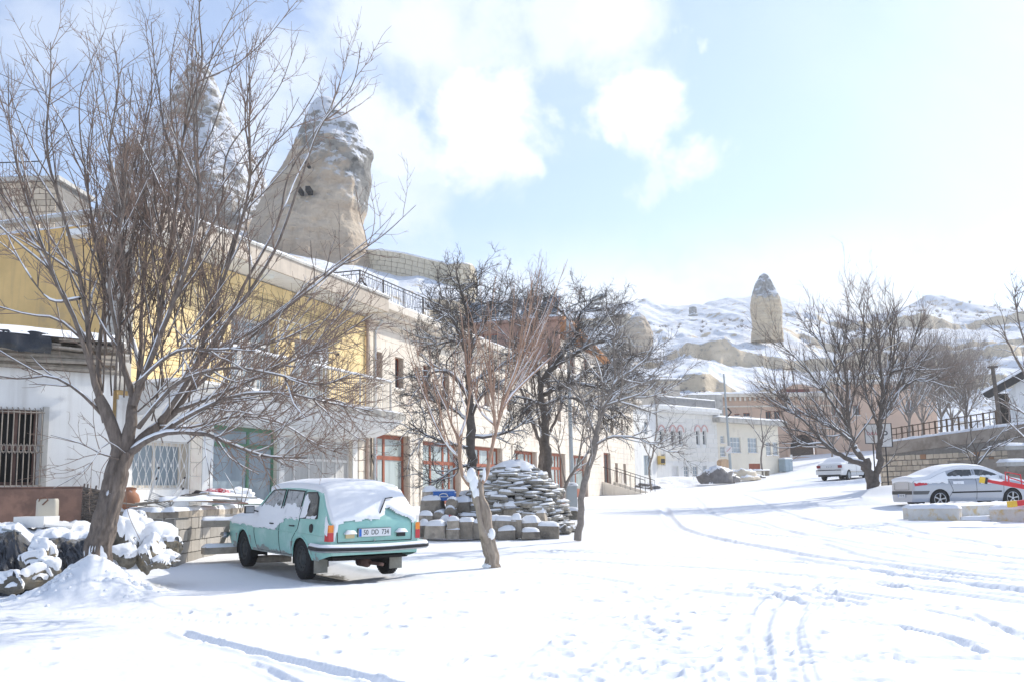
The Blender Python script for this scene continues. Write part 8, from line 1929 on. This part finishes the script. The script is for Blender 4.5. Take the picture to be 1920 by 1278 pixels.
def other_trees():
    Y = 28.0
    gnarly('gnarled_tree', 'dark gnarled snow laden tree behind the small pollard, its crown against cream house', [(893, 945, Y), (885, 880, Y), (882, 800, Y), (880, 740, Y)],
           [([(882, 800, Y), (878, 720, Y), (882, 650, Y), (878, 600, Y), (868, 560, Y), (858, 520, Y)], .11, .02), ([(880, 700, Y), (860, 620, Y-.5), (835, 590, Y-.8), (800, 575, Y-1)], .07, .02), ([(880, 750, Y), (850, 705, Y-.6), (820, 695, Y-1), (790, 712, Y-1.2), (765, 700, Y-1.3)], .06, .02),
            ([(882, 660, Y), (905, 610, Y+.3), (930, 575, Y+.5), (960, 560, Y+.6)], .06, .018), ([(880, 720, Y), (930, 690, Y+.5), (975, 660, Y+.8), (1000, 620, Y+1)], .06, .018), ([(884, 840, Y), (840, 830, Y-.5), (800, 815, Y-.9), (765, 790, Y-1.2)], .05, .015),
            ([(882, 640, Y), (850, 640, Y+.8), (815, 645, Y+1.2), (780, 640, Y+1.5)], .05, .018), ([(880, 820, Y), (930, 815, Y+.4), (970, 800, Y+.5), (1000, 770, Y+.8)], .05, .015), ([(882, 790, Y), (845, 765, Y+.9), (810, 750, Y+1.3), (770, 740, Y+1.5)], .05, .015),
            ([(878, 600, Y), (895, 560, Y+.4), (890, 530, Y+.5)], .035, .014), ([(885, 780, Y), (905, 740, Y-.8), (940, 720, Y-1.2)], .045, .015), ([(890, 870, Y), (850, 880, Y-.4), (820, 900, Y-.6), (800, 905, Y-.8)], .035, .012), ([(890, 880, Y), (930, 880, Y-.2), (950, 905, Y-.3)], .03, .012)], Y, 21, BLACKB, BLACKB, .15, 1.0, 1.3, sizes=(1.25, .6, .27), snow=1.0)
    Y = 31.0
    gnarly('gnarled_tree', 'second dark gnarled tree with snow lined limbs, right of centre before the red roofed house', [(1026, 950, Y), (1028, 880, Y), (1022, 820, Y), (1020, 770, Y)],
           [([(1020, 780, Y), (1015, 720, Y), (1050, 670, Y), (1080, 630, Y), (1088, 590, Y), (1110, 565, Y)], .12, .02), ([(1050, 680, Y), (1090, 655, Y-.5), (1130, 640, Y-.8), (1165, 648, Y-1)], .07, .018), ([(1018, 740, Y), (1070, 720, Y-.7), (1120, 725, Y-1), (1170, 740, Y-1.2)], .07, .018),
            ([(1015, 720, Y), (1000, 660, Y+.3), (1005, 600, Y+.5), (990, 555, Y+.6)], .06, .016), ([(1020, 760, Y), (980, 745, Y-.6), (950, 745, Y-.9)], .05, .015), ([(1020, 760, Y), (1060, 745, Y-1), (1110, 760, Y-1.4), (1150, 790, Y-1.5)], .06, .016),
            ([(1080, 630, Y), (1060, 590, Y+.7), (1030, 570, Y+.9)], .05, .015), ([(1090, 655, Y-.5), (1130, 600, Y+.4), (1150, 580, Y+.6)], .045, .015), ([(1070, 720, Y-.5), (1110, 690, Y+.5), (1160, 690, Y+.8), (1200, 700, Y+1)], .05, .015), ([(1120, 725, Y-1), (1160, 700, Y-1.5), (1190, 660, Y-1.6)], .04, .014), ([(1110, 760, Y-1), (1160, 770, Y-.5), (1185, 800, Y-.2)], .035, .012)], Y, 22, BLACKB, BLACKB, .15, 1.05, 1.35, sizes=(1.25, .6, .27), snow=1.0)
    Y = 33.0
    c = gnarly('brown_bare_tree', 'upright brown bare tree with vase shaped stems between the two dark gnarled ones', [(1012, 950, Y), (1015, 880, Y), (1017, 830, Y)],
           [([(1017, 840, Y), (1030, 780, Y), (1028, 700, Y), (1035, 640, Y)], .08, .02), ([(1017, 840, Y), (995, 780, Y), (975, 720, Y), (960, 640, Y), (965, 560, Y)], .07, .015), ([(1020, 830, Y), (1045, 780, Y), (1065, 720, Y), (1075, 650, Y)], .06, .015), ([(1018, 830, Y), (1008, 770, Y+.5), (1000, 680, Y+.8), (1010, 560, Y+1)], .05, .012), ([(975, 720, Y), (985, 620, Y), (1000, 540, Y)], .035, .01)], Y, 23, BARK, TWIG, .12, 1.1, .7, 26, .5, .10, (1.3, .6, .3), None, (.35, .4, .4))
    Y = 31.8
    gnarly('leaning_shrub_tree', 'low leaning branch clump right of the slate dome', [(1050, 950, Y), (1058, 915, Y), (1070, 890, Y)], [([(1060, 910, Y), (1082, 870, Y), (1090, 830, Y), (1095, 780, Y)], .05, .012), ([(1060, 905, Y), (1050, 850, Y), (1040, 800, Y)], .03, .01), ([(1070, 890, Y), (1100, 850, Y), (1115, 810, Y)], .03, .01)], Y, 25, GREYB, TWIG, .06, 1.0, .6, 30, .5, .12)
    Y = 23.5
    gnarly('slim_grey_tree', 'slim grey tree leaning right, in the snow right of the grey cabinet', [(1083, 1012, Y), (1088, 960, Y), (1095, 905, Y), (1108, 860, Y), (1122, 815, Y)],
           [([(1110, 850, Y), (1122, 800, Y), (1135, 760, Y), (1155, 715, Y), (1190, 690, Y), (1225, 660, Y)], .06, .012), ([(1118, 820, Y), (1100, 770, Y+.3), (1080, 720, Y+.4), (1060, 670, Y+.5)], .035, .01), ([(1115, 835, Y), (1150, 818, Y-.4), (1200, 822, Y-.6), (1250, 845, Y-.7), (1280, 845, Y-.8)], .03, .008), ([(1135, 760, Y), (1180, 745, Y-.3), (1230, 740, Y-.5), (1275, 705, Y-.6)], .03, .008),
            ([(1155, 715, Y), (1150, 650, Y+.3), (1165, 600, Y+.4)], .03, .008), ([(1130, 775, Y), (1160, 735, Y+.6), (1200, 720, Y+.9), (1245, 690, Y+1.1)], .028, .008), ([(1120, 800, Y), (1130, 720, Y-.5), (1110, 650, Y-.8)], .025, .008), ([(1098, 900, Y), (1110, 850, Y-.3), (1100, 800, Y-.6), (1085, 770, Y-.8)], .025, .008)], Y, 24, GREYB, GREYB, .085, .95, .95, 36, .45, .15, (1.0, .5, .24), None, (.25, .3, .3))
    # tree before the stone wall
    Y = 42.0
    gnarly('forked_bare_tree', 'broad bare tree with dark forked trunk and snowy limbs before the stone retaining wall', [(1636, 925, Y), (1630, 890, Y), (1622, 860, Y)],
           [([(1636, 920, Y), (1648, 860, Y-.1), (1650, 800, Y-.2), (1655, 740, Y-.3), (1650, 680, Y-.3), (1640, 600, Y-.3)], .17, .02), ([(1625, 880, Y), (1600, 830, Y), (1590, 780, Y), (1585, 700, Y), (1570, 640, Y)], .15, .02), ([(1620, 870, Y), (1580, 855, Y-.5), (1545, 830, Y-1), (1510, 790, Y-1.5), (1465, 760, Y-2)], .12, .02),
            ([(1590, 800, Y), (1550, 740, Y+.5), (1510, 690, Y+1), (1460, 640, Y+1.5)], .08, .015), ([(1652, 790, Y), (1680, 740, Y), (1710, 715, Y), (1740, 708, Y-.3)], .10, .02), ([(1655, 760, Y), (1670, 700, Y+.4), (1700, 690, Y+.6), (1740, 700, Y+.8)], .08, .015), ([(1655, 740, Y), (1670, 660, Y+.6), (1665, 600, Y+.8)], .07, .015),
            ([(1600, 830, Y), (1560, 800, Y-.8), (1500, 770, Y-1.4), (1440, 720, Y-2)], .07, .012), ([(1590, 780, Y), (1610, 700, Y+.8), (1620, 620, Y+1), (1610, 570, Y+1.2)], .07, .012), ([(1585, 720, Y), (1550, 660, Y+.3), (1530, 600, Y+.4)], .06, .012), ([(1648, 800, Y), (1625, 740, Y-.7), (1620, 660, Y-1)], .06, .012), ([(1545, 830, Y-1), (1500, 830, Y-1.6), (1470, 800, Y-2)], .045, .012), ([(1680, 740, Y), (1700, 670, Y), (1730, 620, Y)], .045, .012)],
           Y, 31, BLACKB, TWIG, .22, 1.75, .85, 30, 1.6, .10, (1.5, .7, .33), None, (.30, .35, .35))
    # brushy trees behind the wall
    specs = [(1705, 800, 62, 1700, 640, 'wispy bare tree behind the terrace fence, left one'), (1765, 790, 66, 1760, 650, 'dense bare tree above the middle of the terrace fence'), (1812, 790, 64, 1800, 670, 'dark twiggy tree above the terrace fence near the wooden pole'),
             (1785, 800, 70, 1795, 655, 'brownish bush like tree behind the dark twiggy one'), (1730, 800, 75, 1735, 640, 'pale wispy tree behind the hotel wing'), (1560, 850, 92, 1560, 650, 'thin bare tree in the hotel forecourt')]
    for k, (bx, by, Y, tx, ty, lab) in enumerate(specs):
        r2 = random.Random(k+3); lm = []
        for j in range(9): lm.append(([(bx, by-(by-ty)*r2.uniform(0, .12), Y), (bx+(j-4)*10+r2.uniform(-6, 6), by-(by-ty)*r2.uniform(.35, .6), Y+r2.uniform(-1, 1)), (tx+(j-4)*14+r2.uniform(-10, 10), ty+abs(j-4)*12+r2.uniform(-12, 20), Y+r2.uniform(-2, 2))], .05, .012))
        gnarly('bare_tree', lab, [(bx, by+20, Y), (bx, by-(by-ty)*.12, Y)], lm, Y, 40+k, GREYB, PALET, .09, 2.3, .8 if k in (1, 2, 3) else .55, 30, .5, .12, (1.3, .65, .33), None, (.2, .25, .25))
    # bare branches by the wall and frame edge
    Y = 39.5
    gnarly('wall_shrub', 'bare shrub growing against the stone wall above the silver car roof', [(1826, 905, Y), (1824, 880, Y)], [([(1824, 885, Y), (1832, 855, Y), (1822, 825, Y), (1818, 790, Y)], .05, .012), ([(1826, 880, Y), (1850, 850, Y), (1870, 820, Y), (1895, 790, Y)], .045, .012), ([(1828, 880, Y), (1842, 840, Y), (1880, 835, Y), (1910, 815, Y)], .035, .01), ([(1824, 870, Y), (1812, 840, Y), (1815, 810, Y)], .03, .01)], Y, 51, BLACKB, BLACKB, .06, 1.4, .55, 40, .8, .18)
    Y = 33.0
    gnarly('edge_tree', 'bare tree at the right frame edge, only its outer branches in view', [(1985, 900, Y), (1980, 800, Y)], [([(1980, 820, Y), (1950, 740, Y), (1915, 690, Y), (1890, 640, Y), (1870, 600, Y)], .07, .012), ([(1980, 800, Y), (1950, 700, Y), (1920, 640, Y), (1905, 570, Y), (1903, 540, Y)], .06, .01), ([(1980, 830, Y), (1940, 790, Y), (1900, 760, Y), (1872, 745, Y)], .05, .01), ([(1985, 850, Y), (1935, 830, Y), (1895, 795, Y), (1875, 770, Y)], .045, .01), ([(1990, 800, Y), (1960, 650, Y), (1935, 600, Y), (1925, 560, Y)], .05, .01)], Y, 52, BARK, BARK, .12, 1.4, .5, 36, .4, .14, (.9, .45, .25))
    Y = 79
    gnarly('young_tree', 'thin young tree against the cream rendered house wall', [(1431, 893, Y), (1427, 860, Y), (1431, 830, Y)], [([(1431, 835, Y), (1428, 800, Y), (1425, 775, Y)], .06, .015), ([(1431, 835, Y), (1440, 805, Y), (1452, 785, Y)], .04, .012), ([(1431, 830, Y), (1415, 805, Y), (1405, 790, Y)], .04, .012)], Y, 53, GREYB, GREYB, .08, 2.2, .5, 34, .3, .12)
    Y = 69
    gnarly('young_tree', 'thin bare tree growing up the corner of the white stone house', [(1222, 918, Y), (1217, 880, Y), (1224, 850, Y), (1232, 800, Y)], [([(1232, 800, Y), (1230, 760, Y), (1232, 720, Y)], .06, .015), ([(1224, 850, Y), (1245, 815, Y), (1262, 790, Y)], .04, .012), ([(1220, 860, Y), (1205, 830, Y), (1195, 800, Y)], .04, .012)], Y, 54, GREYB, GREYB, .07, 2.0, .5, 34, .4, .12)
    Y = 70
    gnarly('hill_tree', 'small dark bare tree on the slope below the stone bastion', [(838, 620, Y), (840, 590, Y)], [([(840, 595, Y), (845, 565, Y), (850, 535, Y)], .05, .015), ([(840, 590, Y), (828, 565, Y), (822, 545, Y)], .04, .012), ([(840, 590, Y), (858, 570, Y), (872, 550, Y)], .04, .012)], Y, 55, BLACKB, BLACKB, .08, 1.7, .6, 36, .3, .15)
    # saplings in the left yard
    Y = 20.0
    T = Tree('sapling', 'thin three stemmed sapling in the yard behind the green car bonnet', P(452, 955, Y), GREYB, TWIG, 61)
    for pts in ([(450, 960, Y), (440, 920, Y), (421, 885, Y)], [(451, 960, Y), (455, 910, Y), (455, 870, Y)], [(453, 960, Y), (465, 920, Y), (478, 872, Y)]): T.limb(pts, .009, .005, 9, .02)
    T.done()
def scrub():
    mb = MB(); r = random.Random(9)
    zones = [(1255, 1330, 700, 745, 140, 158, 60), (1340, 1400, 715, 750, 120, 150, 40), (1560, 1860, 655, 705, 170, 205, 190), (1120, 1240, 700, 760, 120, 160, 90), (1500, 1720, 600, 660, 230, 285, 60), (1380, 1900, 700, 760, 120, 155, 90), (1200, 1400, 600, 640, 240, 290, 40), (1700, 1920, 565, 600, 300, 350, 40)]
    X, Y, Z = HILLGRID
    xs = X; 
    def hz(x, y):
        j = np.searchsorted(Y[0], y); j = min(max(j, 0), Y.shape[1]-1); i = np.argmin(np.abs(X[:, j]-x)); return Z[i, j]
    for a, b, c, d, y0, y1, n in zones:
        for _ in range(n):
            Yv = r.uniform(y0, y1); x = (r.uniform(a, b)-960)/1900*Yv; z = hz(x, Yv); s = r.uniform(.25, .65)*Yv/170
            for k in range(16):
                an = r.uniform(0, 6.28); el = r.uniform(.3, 1.4); d_ = np.array([math.cos(an)*math.cos(el), math.sin(an)*math.cos(el), math.sin(el)])*s*r.uniform(.6, 1.3); p = np.array([x, Yv, z])
                mid = p+d_*.5+np.array([r.gauss(0, .1), r.gauss(0, .1), .1])*s; mb.tube([p, mid, p+d_], [.035*s, .028*s, .012*s], 3); e = p+d_*.5
                for _q in range(3): f = e+np.array([r.gauss(0, .35), r.gauss(0, .35), r.uniform(.1, .5)])*s; mb.tube([e, f], .014*s, 3)
    o = mb.build('hillside_scrub', BRUSH); stuff(o); o['label'] = 'low bare scrub scattered over the snowy hillside'
# ------------------------------------------------------------------ assemble
HILLGRID = None
_lay = layered
def layered(*a, **k):
    global HILLGRID
    g = _lay(*a, **k)
    if a[0] == 'hills': HILLGRID = g
    return g
def build_haze():
    mb = MB(); mb.box(-700, 900, -40, 620, -3, 130); m = bpy.data.materials.new('thin_haze'); m.use_nodes = True; nt = m.node_tree; nt.nodes.clear()
    o_ = nt.nodes.new('ShaderNodeOutputMaterial'); v = nt.nodes.new('ShaderNodeVolumePrincipled'); v.inputs['Density'].default_value = HAZE; v.inputs['Color'].default_value = (.93, .96, 1, 1); v.inputs['Anisotropy'].default_value = .3
    nt.links.new(v.outputs[0], o_.inputs['Volume']); o = mb.build('haze', m); stuff(o); o['label'] = 'thin bright winter haze over the valley'
HAZE = .0009
import time as _t
for fn in (build_ground, build_hills, build_rocks, build_yellow, build_cream, build_solar, build_far, build_terrace, build_yard, build_pile, build_street_props, build_green_car, build_sedans, build_right, big_tree, mid_tree, other_trees, scrub, build_bird, build_haze):
    _a = _t.time(); fn(); print(fn.__name__, round(_t.time()-_a, 2))
